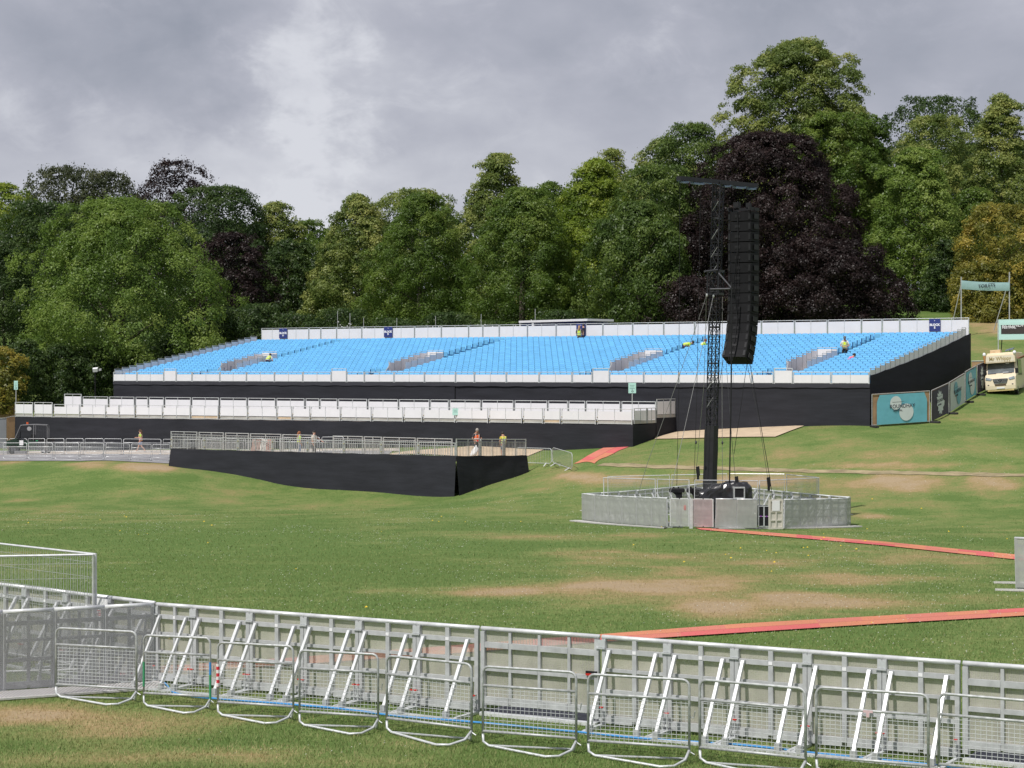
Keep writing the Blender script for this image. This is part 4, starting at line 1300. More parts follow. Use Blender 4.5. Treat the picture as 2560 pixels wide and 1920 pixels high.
MB().box(q.x - 0.07, q.x + 0.07, q.y - 0.05, q.y + 0.05, hz(q.x, q.y), hz(q.x, q.y) + 1.24).build('post', M_GALV, s)
# open door with a white sheet on it
q0, q1 = RP_(1922, 0, 81.8), RP_(1957, 0, 82.0)
zq = hz(q0.x, q0.y)
s = thing('enclosure_door', 'cream open door of the tower enclosure with a white paper notice', 'door', (q0.x, q0.y, zq), math.atan2(q1.y - q0.y, q1.x - q0.x), world=False)
wq = (q1 - q0).length
m = MB(); M_CREAMP = mat('cream_plastic', (0.60, 0.57, 0.51), 0.5, 0, 0.05, 3.0)
m.box(0, wq, 0.0, 0.03, 0.02, 1.25)
for x0, x1 in ((0, 0.07), (wq / 2 - 0.03, wq / 2 + 0.03), (wq - 0.07, wq)): m.box(x0, x1, -0.04, -0.001, 0.02, 1.25)
for z0, z1 in ((0.021, 0.10), (0.36, 0.42), (0.72, 0.78), (1.17, 1.249)): m.box(0.071, wq / 2 - 0.031, -0.036, -0.001, z0, z1); m.box(wq / 2 + 0.031, wq - 0.071, -0.036, -0.001, z0, z1)
m.build('leaf', M_CREAMP, s)
MB().box(0.13, wq - 0.16, -0.05, -0.042, 0.78, 1.21).build('paper_notice', M_INK, s)
# mesh fences inside the ring
hr = [((1510, 91.0), (1641, 87.4), 'sloping one nearest the ramp deck'), ((1645, 87.2), (1725.5, 84.4), 'one just before the black tower sleeve'), ((1733.5, 84.2), (1893, 84.9), 'one in front of the plastic-wrapped gear'), ((1897, 85.0), (2047, 89.5), 'outer one past the plastic-wrapped gear'),
      ((1520, 92.6), (1676, 93.2), 'rear one nearest the ramp deck'), ((1680, 93.2), (1820, 93.4), 'rear one behind the tower sleeve'), ((1824, 93.4), (1963, 92.4), 'rear one behind the wrapped gear'), ((1966, 92.2), (2043, 89.8), 'short rear one at the outer corner')]
for (pa, Ya), (pb, Yb), lb in hr:
    place_proto(heras0, RP_(pa, 0, Ya), RP_(pb, 0, Yb), 3.4, f'tall mesh fence panel inside the tower enclosure, the {lb}', 'mesh fence panels inside the tower enclosure')
# ground plates in front of the ring
def plate(label, p0, p1, w0, w1):
    a, b_ = G(*p0), G(*p1)
    d = (b_ - a); d.z = 0; d.normalize(); n_ = Vector((d.y, -d.x, 0))
    if n_.y > 0: n_ = -n_
    L = (b_ - a).length
    m_ = MB(); vs_ = []
    N = max(2, int(L))
    for k in range(N + 1):
        u = k / N
        for v in (0.05, w0 + (w1 - w0) * u):
            p = a.lerp(b_, u) + n_ * v
            vs_.append((p.x, p.y, hz(p.x, p.y) + 0.06))
    vs_ += [(x, y, z - 0.05) for x, y, z in vs_]
    nn = 2 * (N + 1); fs_ = []
    for k in range(N):
        i = 2 * k
        fs_ += [(i, i + 2, i + 3, i + 1), (nn + i, nn + i + 1, nn + i + 3, nn + i + 2), (i + 1, i + 3, nn + i + 3, nn + i + 1), (i, nn + i, nn + i + 2, i + 2)]
    m_.add(vs_, fs_)
    tag(m_.build('ground_plate', M_PLATE, None), label, 'floor plate', 'floor plates along the tower enclosure')
plate('pale floor plate along the tower enclosure between ramp side corner and gates', (1452, 1303), (1671, 1322), 0.55, 0.2)
plate('pale floor plate along the tower enclosure front between pink gate and outer corner', (1785, 1323), (2135, 1317), 0.3, 0.5)

# piece of another enclosure at the frame edge
e0, e1, e2 = G(2548, 1473), G(2620, 1482), G(2546, 1468)
place_proto(panelf, G(2624, 1479), G(2540, 1474), 1.0, 'perforated barrier panel cut by the frame edge beside the carpet runners', 'panels of the enclosure at the frame edge')
plate('pale pointed floor plate at the frame edge on the grass, front one', (2488, 1477), (2700, 1481), 0.05, 0.5)
plate('pale pointed floor plate at the frame edge on the grass, rear one', (2484, 1459), (2700, 1461), 0.05, 0.5)

# ------------------------------------------------------------------ barrier rows on the upper path
bar_far = make_barrier('pedestrian_barrier', 1.7, 1.08, wires=False, foot=0.3, fm=M_ALU_B)
fr_row = [(8, 68), (71, 133), (137, 198), (200, 259.5), (263, 323), (327, 377), (380, 424)]
bk_row = [(-2, 20.5), (24, 67), (70, 113), (117, 161), (165, 209), (212, 259), (260, 304), (307, 403), (407, 452), (456, 500), (504, 560), (564, 610), (614, 660), (700, 748), (752, 800), (805, 860)]
for i, (a, b_) in enumerate(fr_row):
    f = lambda x: 1148 + (x / 425.0) ** 2 * 4.5
    place_proto(bar_far, G(a, f(a)), G(b_, f(b_)), 1.7, f'pedestrian barrier on the grass side of the upper path, {ORD[i]} towards the ramp', 'barriers on the grass side of the upper path')
for i, (a, b_) in enumerate(bk_row):
    f = lambda x: 1135 + min(x, 430) / 430.0 * 3 - max(0, x - 430) / 100
    place_proto(bar_far, G(a, f(a)), G(b_, f(b_)), 1.7, f'pedestrian barrier on the platform side of the upper path, {ORD[i]} towards the ramp', 'barriers on the platform side of the upper path')
# two upright-bar barriers beside the ramp
def make_police():
    t_ = thing('crowd_barrier', 'x', 'barrier', (0, 0, 0), 0)
    m = MB(); m.tube(round_loop(0.02, 2.28, 0.18, 1.10, 0.16), 0.02, 6, closed=True); m.build('frame', M_GALV, t_, smooth=True)
    w = MB()
    for k in range(1, 22): w.tube([(k * 2.3 / 22, 0, 0.18), (k * 2.3 / 22, 0, 1.10)], 0.007, 4)
    w.build('upright_bars', M_GALV_D, t_)
    for x in (0.35, 1.95): MB().bar((x, -0.30, 0.0), (x, 0, 0.2), 0.05, 0.03).bar((x, 0.30, 0.0), (x, 0, 0.2), 0.05, 0.03).build('foot', M_ALU_B, t_)
    return t_
pol = make_police()
place_proto(pol, G(1290, 1163), G(1380, 1166), 2.3, 'crowd barrier with thin uprights beside the ramp deck, near half hidden by it', 'barriers beside the ramp deck')
place_proto(pol, G(1381, 1163), G(1431, 1181), 2.3, 'crowd barrier turned towards the viewer at the foot of the short carpet', 'barriers beside the ramp deck')
# ------------------------------------------------------------------ delay tower and hanging speakers
tb = P(1772, 0, 86.0); tb.z = hz(tb.x, tb.y)
tt = P(1796, 462, 86.0)
tower = thing('lattice_tower', 'tall black lattice tower with a crossbeam and black sleeve round its foot', 'tower', tb)
U = Vector((CS, -SN, 0)); V = Vector((SN, CS, 0))
ax = (tt - tb)
def tp(py): return tb.lerp(tt, (tb.z - (CZ + (HY - py) / F * 86.0)) / (tb.z - tt.z))
HW = 0.18
M_TRUSS = mat('black_truss', (0.022, 0.022, 0.026), 0.4, 0.3, 0.3, 6.0, spec=0.5)
ch = MB(); dg = MB()
ptop, pbot = tp(455), tp(1090)
corners = [U * a * HW + V * b_ * HW for a, b_ in ((-1, -1), (1, -1), (1, 1), (-1, 1))]
for c in corners: ch.tube([pbot + c, ptop + c], 0.029, 6)
nseg = 21
for k in range(nseg + 1):
    p = pbot.lerp(ptop, k / nseg)
    for i in range(4):
        a, b_ = corners[i], corners[(i + 1) % 4]
        dg.tube([p + a, p + b_], 0.016, 4)
        if k < nseg:
            q = pbot.lerp(ptop, (k + 1) / nseg)
            dg.tube([p + a, q + b_], 0.014, 4); dg.tube([p + b_, q + a], 0.014, 4)
ch.build('chord', M_TRUSS, tower); dg.build('lacing', M_TRUSS, tower)
# light-coloured replacement diagonals where the finish is worn
w = MB()
for py in (530, 600, 645, 690, 975, 1020):
    p = tp(py)
    w.tube([p + corners[0] * 1.05, tp(py - 26) + corners[0] * 0.2 + corners[1] * 0.9], 0.013, 4)
w.build('worn_brace', M_GALV_D, tower)
# joint plates every third bay
for k in (3, 6, 9, 12, 15, 18):
    j = MB(); p = pbot.lerp(ptop, k / nseg)
    for z in (-0.03, 0.03):
        for i in range(4): j.bar(p + corners[i] + Vector((0, 0, z)), p + corners[(i + 1) % 4] + Vector((0, 0, z)), 0.05, 0.02)
    j.build('joint_plate', M_DARKG, tower)
# sleeve round the foot
sl0, sl1 = tb + Vector((0, 0, 0.05)), tp(1064)
m = MB(); s_ = 0.225
cs4 = [U * a * s_ + V * b_ * s_ for a, b_ in ((-1, -1), (1, -1), (1, 1), (-1, 1))]
rw = 8; vs_ = []
for k in range(rw + 1):
    p = sl0.lerp(sl1, k / rw)
    for i in range(4):
        vs_.append(p + cs4[i] * (1 + 0.03 * math.sin(k * 2.1 + i)))
fs_ = [(0, 3, 2, 1), tuple(rw * 4 + i for i in range(4))]
for k in range(rw):
    for i in range(4): fs_.append((k * 4 + i, k * 4 + (i + 1) % 4, k * 4 + 4 + (i + 1) % 4, k * 4 + 4 + i))
m.add(vs_, fs_).build('sleeve', mat('black_cover', (0.016, 0.016, 0.018), 0.6, 0, 0.2, 3.0, bump=0.3, bscale=4.0), tower)
# climbing collar
m = MB()
p0, p1 = tp(735), tp(678)
for p in (p0, p1):
    for i in range(4):
        a = (corners[i]) * 1.45; b_ = corners[(i + 1) % 4] * 1.45
        m.bar(p + a, p + b_, 0.07, 0.10)
for c in corners: m.bar(p0 + c * 1.45, p1 + c * 1.45, 0.06, 0.06)
m.build('climbing_collar', M_TRUSS, tower)
m = MB()
m.tube([P(1761, 679, 85.2), P(1793, 675, 85.6)], 0.05, 6); m.tube([P(1797, 683, 85.4), P(1829, 720, 84.7)], 0.035, 6); m.tube([P(1776, 723, 85.4), P(1832, 722, 84.8)], 0.045, 6)
m.build('outrigger_tube', M_DARKG, tower)
# crossbeam
b0, b1 = P(1697, 446, 84.2), P(1890, 464, 87.6)
b1.z = b0.z
bm = MB(); bm.bar(b0, b1, 0.28, 0.19)
beam = bm.build('crossbeam', M_TRUSS, tower)
d_ = (b1 - b0)
for u0, u1 in ((0.03, 0.10), (0.17, 0.30), (0.56, 0.64), (0.71, 0.84), (0.90, 0.98)):
    MB().bar(b0 + d_ * u0 - Vector((0, 0, 0.145)), b0 + d_ * u1 - Vector((0, 0, 0.145)), 0.22, 0.06).build('light_bar', mat('blue_grey_light_housing', (0.20, 0.26, 0.40), 0.4, 0.2, 0.1, 3.0), beam)
# wires, straps and the mast pole
def wire(name, pts, r, m_): return MB().tube([P(*p) if not isinstance(p, Vector) else p for p in pts], r, 5).build(name, m_, tower)
M_WIRE = mat('steel_wire', (0.30, 0.30, 0.30), 0.5, 0.4, 0.1, 5.0)
for pts in ([(1767, 738, 85.6), (1691, 960, 86.6), (1618, 1160, 87.6), (1592, 1245, 88.0)], [(1784, 737, 85.5), (1736, 960, 84.7), (1704, 1105, 84.1), (1674, 1240, 83.5)], [(1806, 742, 85.8), (1805, 960, 86), (1806, 1212, 86.3)], [(1766, 741, 86), (1760, 960, 88), (1743, 1150, 90), (1735, 1225, 91)]):
    wire('guy_wire', pts, 0.011, M_WIRE)
for pts in ([(1700, 452, 84.3), (1697, 960, 84.2), (1692, 1215, 84.2)], [(1752, 455, 85.2), (1742, 990, 85.2), (1735, 1205, 85.2)], [(1832, 735, 84.8), (1868, 905, 84.5)]):
    wire('drop_cable', pts, 0.010, M_DARK)
wire('mast_pole', [(1829, 705, 84.2), (1828, 960, 84.1), (1823, 1250, 84.0)], 0.032, M_DARK)
for pts, r_ in (([(1808, 900, 84.6), (1800, 950, 85), (1790, 1000, 85.3)], 0.012), ([(1815, 900, 84.5), (1832, 1130, 84.2), (1839, 1200, 84.0)], 0.010), ([(1868, 905, 84.5), (1835, 1135, 84.2)], 0.012), ([(1874, 905, 84.5), (1884, 960, 84.4), (1919, 1162, 84.2), (1932, 1245, 84.2)], 0.014), ([(1867, 905, 84.6), (1878, 960, 84.7), (1896, 1045, 85), (1920, 1200, 85.3)], 0.009)):
    wire('restraint_strap', pts, r_, M_DARKG if r_ < 0.012 else M_DARK)
for px, py, Y in ((1922, 1205, 84.2), (1842, 1203, 84.0), (1745, 1178, 84.6)):
    m = MB(); p = P(px, py, Y); m.hexa(p, (0.07, 0, 0.02), (0, 0.06, 0), (0.02, 0, -0.20)); m.hexa(p + Vector((0.0, 0, -0.27)), (0.05, 0, 0), (0, 0.05, 0), (0, 0, 0.1))
    m.build('chain_hoist', M_DARK, tower)
for px, py, Y in ((1740, 1106, 85.2), (1806, 1107, 86.1), (1767, 738, 85.6), (1784, 740, 85.5)):
    MB().ball(P(px, py, Y), 0.06, 7, 5, (0.8, 0.8, 1.3)).build('pulley', M_DARKG if py > 1000 else M_GALV_D, tower)

# speakers
q = P(1880, 0, 84.6); q.z = 0
spk = thing('speaker_array', 'long hanging line of black speaker cabinets beside the lattice tower', 'speakers', (q.x, q.y, CZ))
ys = [350, 420, 490, 562, 635, 707, 780, 850, 920, 992, 1064, 1135, 1205, 1270, 1330, 1388]
sh = [0, 0, 0, 0, 0, 0, 0, 0.0, 0.015, 0.04, 0.08, 0.14, 0.22, 0.33, 0.47, 0.64]
M_CAB = mat('black_cabinet', (0.0075, 0.0075, 0.009), 0.65, 0, 0.25, 4.0, spec=0.2)
M_CAB2 = mat('cabinet_fittings', (0.016, 0.016, 0.018), 0.55, 0.1, 0.2, 9.0, spec=0.3)
WS, DS = 1.16, 0.72
for k in range(15):
    z1, z0 = [CZ + (HY - (400 + y / 2.765)) / F * 84.6 for y in (ys[k], ys[k + 1])]
    c_top = q - U * (WS / 2) + V * (DS / 2) - V * sh[k]; c_top.z = z1
    c_bot = q - U * (WS / 2) + V * (DS / 2) - V * sh[k + 1]; c_bot.z = z0
    dz = (c_top - c_bot)
    c = (c_top + c_bot) / 2
    n = dz.normalized()
    v2 = (V - n * V.dot(n)).normalized()
    hz_ = n * (dz.length / 2 - 0.005)
    m = MB()
    # wedge: slimmer at the back than at the grille side
    fr_, bk_ = 1.0, 0.93
    vs_ = []
    for sy, sc_ in ((-1, bk_), (1, fr_)):
        for sx in (-1, 1):
            for sz in (-1, 1):
                vs_.append(c + U * (WS / 2 * sx * (0.93 if sy < 0 else 1.0)) + v2 * (DS / 2 * sy) + hz_ * (sz * sc_))
    m.add(vs_, [(0, 1, 3, 2), (4, 6, 7, 5), (0, 4, 5, 1), (2, 3, 7, 6), (1, 5, 7, 3), (0, 2, 6, 4)])
    cab = m.build('speaker_cabinet', M_CAB, spk)
    for ux in (-0.90, 0.86): MB().hexa(c + U * (WS / 2 * ux * 0.93) - v2 * (DS / 2 + 0.012), U * 0.05, v2 * 0.013, hz_ * 0.62).build('rigging_plate', M_DARK, cab)
    f = MB()
    f.hexa(c - U * (WS * 0.08) - v2 * (DS / 2 + 0.008), U * 0.13, v2 * 0.01, hz_ * 0.30)
    MB().hexa(c + U * (WS / 2 + 0.012) + v2 * 0.05, U * 0.012, v2 * 0.20, hz_ * 0.5).build('side_handle', M_CAB2, cab)
    f.build('handle', M_CAB2, cab)
    f = MB().hexa(c - U * (WS * 0.08) - v2 * (DS / 2 + 0.02), U * 0.09, v2 * 0.006, hz_ * 0.14)
    f.build('connector_panel', M_DARK, cab)
ztop = CZ + (HY - (400 + 350 / 2.765)) / F * 84.6
c = q - U * (WS / 2) + V * (DS / 2)
m = MB()
for s_ in (-0.5, 0.5): m.bar(Vector((c.x, c.y, ztop + 0.10)) + U * s_ - V * 0.5, Vector((c.x, c.y, ztop + 0.10)) + U * s_ + V * 0.45, 0.08, 0.14)
m.bar(Vector((c.x, c.y, ztop + 0.10)) - U * 0.55, Vector((c.x, c.y, ztop + 0.10)) + U * 0.55, 0.10, 0.12)
m.hexa(Vector((c.x, c.y, ztop + 0.30)) - U * 0.3, U * 0.12, V * 0.12, (0, 0, 0.12)); m.hexa(Vector((c.x, c.y, ztop + 0.27)) + U * 0.25, U * 0.09, V * 0.09, (0, 0, 0.10))
m.build('fly_frame', M_CAB2, spk)
cb = MB()
for o_, w_ in ((-0.72, 0.10), (-0.68, 0.05), (-0.62, -0.03)):
    pts = []
    for k in range(16):
        z = CZ + (HY - (400 + ys[k] / 2.765)) / F * 84.6
        p = q + U * (o_ + w_ * math.sin(k * 0.7)) - V * (sh[k] + 0.04); p.z = z
        pts.append(p)
    cb.tube(pts, 0.012, 4)
cb.build('cable', M_CAB2, spk)

# plastic-wrapped gear: folds modelled in the sheet
gx0 = P(1813, 0, 84.3); gz0 = hz(gx0.x, gx0.y)
cov = thing('wrapped_equipment', 'heap of equipment wrapped in shiny black plastic at the tower foot', 'covered gear', (gx0.x, gx0.y, gz0))
nu_, nv2 = 56, 30
vs_ = []
U2 = np.linspace(0, 2 * PI, nu_, endpoint=False); V2 = np.linspace(0.0, 1.0, nv2)
for v in V2:
    for u in U2:
        cx_, sx_ = math.cos(u), math.sin(u)
        k = (abs(cx_) ** 3.2 + abs(sx_) ** 3.2) ** (-1 / 3.2)
        top = 1.98 - 0.30 * max(0, -cx_ * k) ** 1.5 - 0.06 * abs(math.sin(3 * u))
        rr = (1 - max(0, v - 0.72) / 0.28) ** 0.5 if v > 0.72 else 1.0
        rr = rr * (1 - 0.16 * v)
        f = abs(fbm(np.array([u * 3.2 + 3]), np.array([v * 2.6]), 71, 4)[0] - 0.5) * 2
        rr *= 1 - 0.16 * f
        vs_.append((gx0.x + cx_ * k * 1.28 * rr, gx0.y + sx_ * k * 0.62 * rr, gz0 + top * min(1, v / 0.80) * (1 - 0.10 * f) if v < 0.8 else gz0 + top * (1 - 0.10 * f)))
fs_ = []
for j in range(nv2 - 1):
    for i in range(nu_): fs_.append((j * nu_ + i, j * nu_ + (i + 1) % nu_, (j + 1) * nu_ + (i + 1) % nu_, (j + 1) * nu_ + i))
MB().add(vs_, fs_).build('plastic_sheet', M_TARP, cov)
# rack peeping out of the plastic
rk = P(1848, 1232, 83.55)
s = thing('equipment_rack', 'small grey-framed equipment rack showing through the black plastic', 'rack', (rk.x, rk.y, rk.z))
zb = hz(rk.x, rk.y)
m = MB()
for x0, x1, z0, z1 in ((-0.24, -0.19, -0.24, 0.24), (0.19, 0.24, -0.24, 0.24), (-0.19, 0.19, 0.19, 0.24), (-0.19, 0.19, -0.24, -0.19)): m.box(rk.x + x0, rk.x + x1, rk.y - 0.06, rk.y + 0.3, rk.z + z0, rk.z + z1)
m.build('frame', M_GALV_D, s)
MB().box(rk.x - 0.19, rk.x + 0.19, rk.y - 0.02, rk.y + 0.28, rk.z - 0.19, rk.z + 0.19).build('unit', M_DARK, s)
MB().box(rk.x - 0.24, rk.x + 0.24, rk.y - 0.05, rk.y + 0.3, zb, rk.z - 0.24).build('stand', M_DARK, s)
# two black bracket stands
for px, lb in ((1692, 'beside the guy wire'), (1735, 'against the tower sleeve')):
    p = P(px, 0, 84.9); zg = hz(p.x, p.y)
    s = thing('bracket_stand', f'black moulded stand with a wide curved head, {lb}', 'equipment', (p.x, p.y, zg), group='black bracket stands at the tower foot')
    zt = CZ + (HY - 1219) / F * 84.9
    x, y = p.x, p.y
    MB().bbox(x - 0.32, x + 0.32, y - 0.16, y + 0.16, zt - 0.20, zt - 0.02, 0.04).box(x - 0.18, x - 0.10, y - 0.05, y + 0.05, zt - 0.022, zt + 0.03).box(x + 0.04, x + 0.10, y - 0.05, y + 0.05, zt - 0.022, zt + 0.04).build('head', M_DARK, s)
    prf = [(0.0, 0.0), (0.22, 0.0), (0.22, 1.35)] + [(-0.18 + 0.18 * math.sin(a * PI / 10), 1.5 - 0.18 * (1 - math.cos(0)) - 0.30 * math.cos(a * PI / 10) + 0.16) for a in range(5, -1, -1)]
    zz = zt - 0.20 - zg
    prf = [(-0.02, 0), (0.22, 0), (0.22, zz), (-0.20, zz), (-0.12, zz - 0.05), (-0.06, zz - 0.12), (-0.02, zz - 0.24)]
    MB().prism([(x + a, y - 0.10, zg + b_) for a, b_ in prf], (0, 0.2, 0)).build('post', M_DARK, s)
# flight cases in the doorway
for px, z_, lb in ((1901, 0.0, 'next to the closed panels'), (1915, 0.0, 'next to the cream door')):
    p = P(px, 0, 84.0); zg = hz(p.x, p.y)
    s = thing('flight_case', f'black flight case with metal edges in the enclosure doorway, {lb}', 'case', (p.x, p.y, zg), group='flight cases in the doorway')
    MB().bbox(p.x - 0.105, p.x + 0.105, p.y - 0.25, p.y + 0.25, zg + 0.10, zg + 0.96, 0.01).build('body', M_DARK, s)
    m = MB()
    for z in (0.10, 0.52, 0.95): m.box(p.x - 0.112, p.x + 0.112, p.y - 0.262, p.y - 0.251, zg + z - 0.015, zg + z + 0.015)
    for x in (-0.105, 0.105): m.box(p.x + x - 0.012, p.x + x + 0.012, p.y - 0.27, p.y - 0.264, zg + 0.1, zg + 0.96)
    m.build('edge_trim', M_GALV, s)
    MB().box(p.x - 0.05, p.x + 0.03, p.y - 0.275, p.y - 0.272, zg + 0.50, zg + 0.55).build('glint_patch', mat('purple_glint', (0.25, 0.06, 0.35), 0.4), s)  # purple glint painted as a small coloured patch
    m = MB()
    for x in (-0.07, 0.07): m.ball((p.x + x, p.y - 0.2, zg + 0.05), 0.05, 8, 5)
    m.build('castor', M_RUBBER, s)
# ------------------------------------------------------------------ people
def skin_obj(name, verts, edges, radii, m_, parent, sub=1):
    me = bpy.data.meshes.new(name)
    me.from_pydata([tuple(v) for v in verts], edges, [])
    me.materials.append(m_)
    o = bpy.data.objects.new(name, me)
    COL.objects.link(o)
    o.parent = parent
    md = o.modifiers.new('Skin', 'SKIN')
    md.use_smooth_shade = True
    for i, sv_ in enumerate(me.skin_vertices[0].data):
        r = radii[i]
        sv_.radius = (r, r) if isinstance(r, (int, float)) else r
        sv_.use_root = (i == 0)
    if sub:
        sb = o.modifiers.new('Subsurf', 'SUBSURF'); sb.levels = sub; sb.render_levels = sub
    return o
M_SKIN = mat('skin', (0.52, 0.30, 0.22), 0.55, 0, 0.06, 8.0)
M_SKIN_D = mat('tanned_skin', (0.42, 0.23, 0.16), 0.55, 0, 0.06, 8.0)
CLOTH = {k: mat(k + '_cloth', v, 0.8, 0, 0.08, 7.0, bump=0.2, bscale=20.0) for k, v in dict(
    hivis_yellow=(0.62, 0.78, 0.03), hivis_orange=(0.80, 0.13, 0.025), lime=(0.45, 0.75, 0.10), navy=(0.03, 0.035, 0.07), charcoal=(0.05, 0.047, 0.055), denim=(0.10, 0.16, 0.33), white=(0.75, 0.75, 0.74),
    pink=(0.85, 0.13, 0.24), black=(0.02, 0.02, 0.022), cream=(0.60, 0.56, 0.48), grey=(0.13, 0.145, 0.17), yellow=(0.75, 0.62, 0.05)).items()}
HAIR = {k: mat(k + '_hair', v, 0.6, 0, 0.2, 30.0) for k, v in dict(brown=(0.09, 0.045, 0.025), auburn=(0.25, 0.09, 0.035), grey=(0.32, 0.29, 0.26), dark=(0.025, 0.02, 0.018), blond=(0.38, 0.24, 0.12)).items()}
M_REFL = mat('reflective_band', (0.62, 0.64, 0.62), 0.4, 0.1, 0.05, 8.0)
M_GLOVE = mat('red_glove', (0.62, 0.03, 0.03), 0.7, 0, 0.1, 9.0)
def person(label, base, face, h=1.75, lean=0.0, hip=0.95, legs='stand', arms=None, top='white', vest=None, sleeves=True, bottom='navy', shorts=False, hair='brown', long=0.0, cap=None, skin=None, shoe='charcoal', headtilt=0.0, glove=None, turn=0.0):
    s_ = h / 1.75
    sk = skin or M_SKIN
    root = thing('person', label, 'person', tuple(base), R(face), world=False)
    root.scale = (s_, s_, s_)
    la = R(lean)
    t_ = Vector((0, math.sin(la), math.cos(la))); f_ = Vector((0, math.cos(la), -math.sin(la))); x_ = Vector((1, 0, 0))
    pel = Vector((0, 0, hip))
    ch_, uc, nk = pel + t_ * 0.24, pel + t_ * 0.43, pel + t_ * 0.54
    ha = la * 0.6 + R(headtilt)
    hd_t = Vector((0, math.sin(ha), math.cos(ha))); hd_f = Vector((0, math.cos(ha), -math.sin(ha)))
    hc = nk + hd_t * 0.135 + hd_f * 0.02
    cr = hc + hd_t * 0.075
    vs_ = [pel, ch_, uc, nk, hc, cr, hc + hd_f * 0.105 - hd_t * 0.02, hc + hd_f * 0.07 - hd_t * 0.075]
    rd = [(0.155, 0.115), (0.15, 0.11), (0.165, 0.10), 0.058, (0.078, 0.092), (0.066, 0.08), 0.014, 0.035]
    ed = [(0, 1), (1, 2), (2, 3), (3, 4), (4, 5), (4, 6), (4, 7)]
    def addv(p, r, frm):
        vs_.append(p); rd.append(r); ed.append((frm, len(vs_) - 1)); return len(vs_) - 1
    LG = {'stand': [((0.11, 0.03, hip * 0.52), (0.12, -0.03, 0.08)), ((-0.11, 0.02, hip * 0.52), (-0.12, -0.04, 0.08))],
          'walk': [((0.10, 0.17, 0.50), (0.10, 0.33, 0.12)), ((-0.10, -0.06, 0.48), (-0.10, -0.36, 0.16))],
          'crouch': [((0.20, 0.36, 0.48), (0.15, 0.05, 0.09)), ((-0.20, 0.34, 0.44), (-0.15, 0.0, 0.09))]}[legs]
    legj = []
    for (k, a), sx in zip(LG, (1, -1)):
        hp_ = pel + Vector((0.095 * sx, 0, -0.06))
        i0 = addv(hp_, 0.085, 0); i1 = addv(Vector(k), 0.058, i0); cm = Vector(k).lerp(Vector(a), 0.35) - Vector((0, 0.02, 0)); i2 = addv(cm, 0.056, i1); i3 = addv(Vector(a), 0.038, i2)
        toe = Vector(a) + Vector((0.02 * sx, 0.16, -0.045)); addv(toe, 0.035, i3)
        legj.append((hp_, Vector(k), cm, Vector(a), toe))
    arms = arms or [((0.06, 0.02, -0.27), (0.05, 0.10, -0.50)), ((0.06, 0.02, -0.27), (0.05, 0.10, -0.50))]
    armj = []
    for (e_, w_), sx in zip(arms, (1, -1)):
        sh_ = uc + x_ * (0.185 * sx)
        el = sh_ + x_ * (e_[0] * sx) + f_ * e_[1] + t_ * e_[2]
        wr = sh_ + x_ * (w_[0] * sx) + f_ * w_[1] + t_ * w_[2]
        i0 = addv(sh_, 0.062, 2); i1 = addv(el, 0.043, i0); i2 = addv(wr, 0.030, i1)
        d_ = (wr - el).normalized()
        pm = addv(wr + d_ * 0.065, (0.040, 0.020), i2)
        side = d_.orthogonal().normalized()
        for q in range(4):
            off_ = side * (0.030 - 0.020 * q)
            L_ = (0.068, 0.078, 0.074, 0.060)[q]
            k1 = addv(wr + d_ * 0.105 + off_, 0.010, pm); addv(wr + d_ * (0.105 + L_ * 0.8) + off_ + f_ * 0.02, 0.008, k1)
        k1 = addv(wr + d_ * 0.05 + side * 0.05, 0.011, i2); addv(wr + d_ * 0.09 + side * 0.07, 0.009, k1)
        armj.append((sh_, el, wr, d_))
    skin_obj('body', vs_, ed, rd, sk, root)
    # face
    m = MB()
    sx_ = hd_t.cross(hd_f)
    for s2 in (-1, 1): m.ball(hc + hd_f * 0.088 + x_ * 0.032 * s2 + hd_t * 0.008, 0.010, 6, 4)
    m.ball(hc + hd_f * 0.085 - hd_t * 0.062, 0.012, 6, 4, (1.8, 0.7, 0.5))
    m.build('face_features', MATS['dark_hair'] if 'dark_hair' in MATS else M_DARK, root)
    m = MB()
    for s2 in (-1, 1): m.ball(hc + x_ * 0.078 * s2 - hd_f * 0.005, 0.022, 6, 5, (0.4, 0.8, 1.2))
    m.build('ear', sk, root)
    # clothes
    tv = [pel - Vector((0, 0, 0.05)), pel, ch_, uc, uc + t_ * 0.05]; te = [(0, 1), (1, 2), (2, 3), (3, 4)]; tr = [(0.17, 0.13), (0.17, 0.13), (0.166, 0.126), (0.18, 0.117), (0.09, 0.08)]
    for (sh_, el, wr, d_) in armj:
        n0_ = len(tv); tv += [sh_, sh_.lerp(el, 0.75 if sleeves else 0.25)]; tr += [0.074, 0.060]; te += [(3, n0_), (n0_, n0_ + 1)]
    skin_obj('shirt', tv, te, tr, CLOTH[top], root)
    if vest:
        vv = [pel - t_ * 0.06, pel + t_ * 0.06, ch_, uc, uc + t_ * 0.06]
        vr = [(0.186, 0.150), (0.186, 0.146), (0.183, 0.142), (0.196, 0.134), (0.11, 0.098)]
        ve = [(0, 1), (1, 2), (2, 3), (3, 4)]
        for (sh_, el, wr, d_) in armj:
            n0_ = len(vv); vv += [sh_ + (uc - sh_) * 0.12]; vr += [0.085]; ve += [(3, n0_)]
        v_ = skin_obj('vest', vv, ve, vr, CLOTH[vest], root)
        b_ = MB()
        for hh in (0.05, 0.19):
            c = pel + t_ * hh
            b_.tube([c + x_ * (0.176 * math.cos(a)) + f_ * (0.140 * math.sin(a)) for a in np.linspace(0, 2 * PI, 16, endpoint=False)], 0.020, 4, closed=True)
        for s2 in (-1, 1): b_.tube([uc + x_ * 0.09 * s2 + t_ * 0.06 + f_ * 0.02, uc + x_ * 0.10 * s2 + f_ * 0.115, ch_ + x_ * 0.09 * s2 + f_ * 0.135], 0.016, 4)
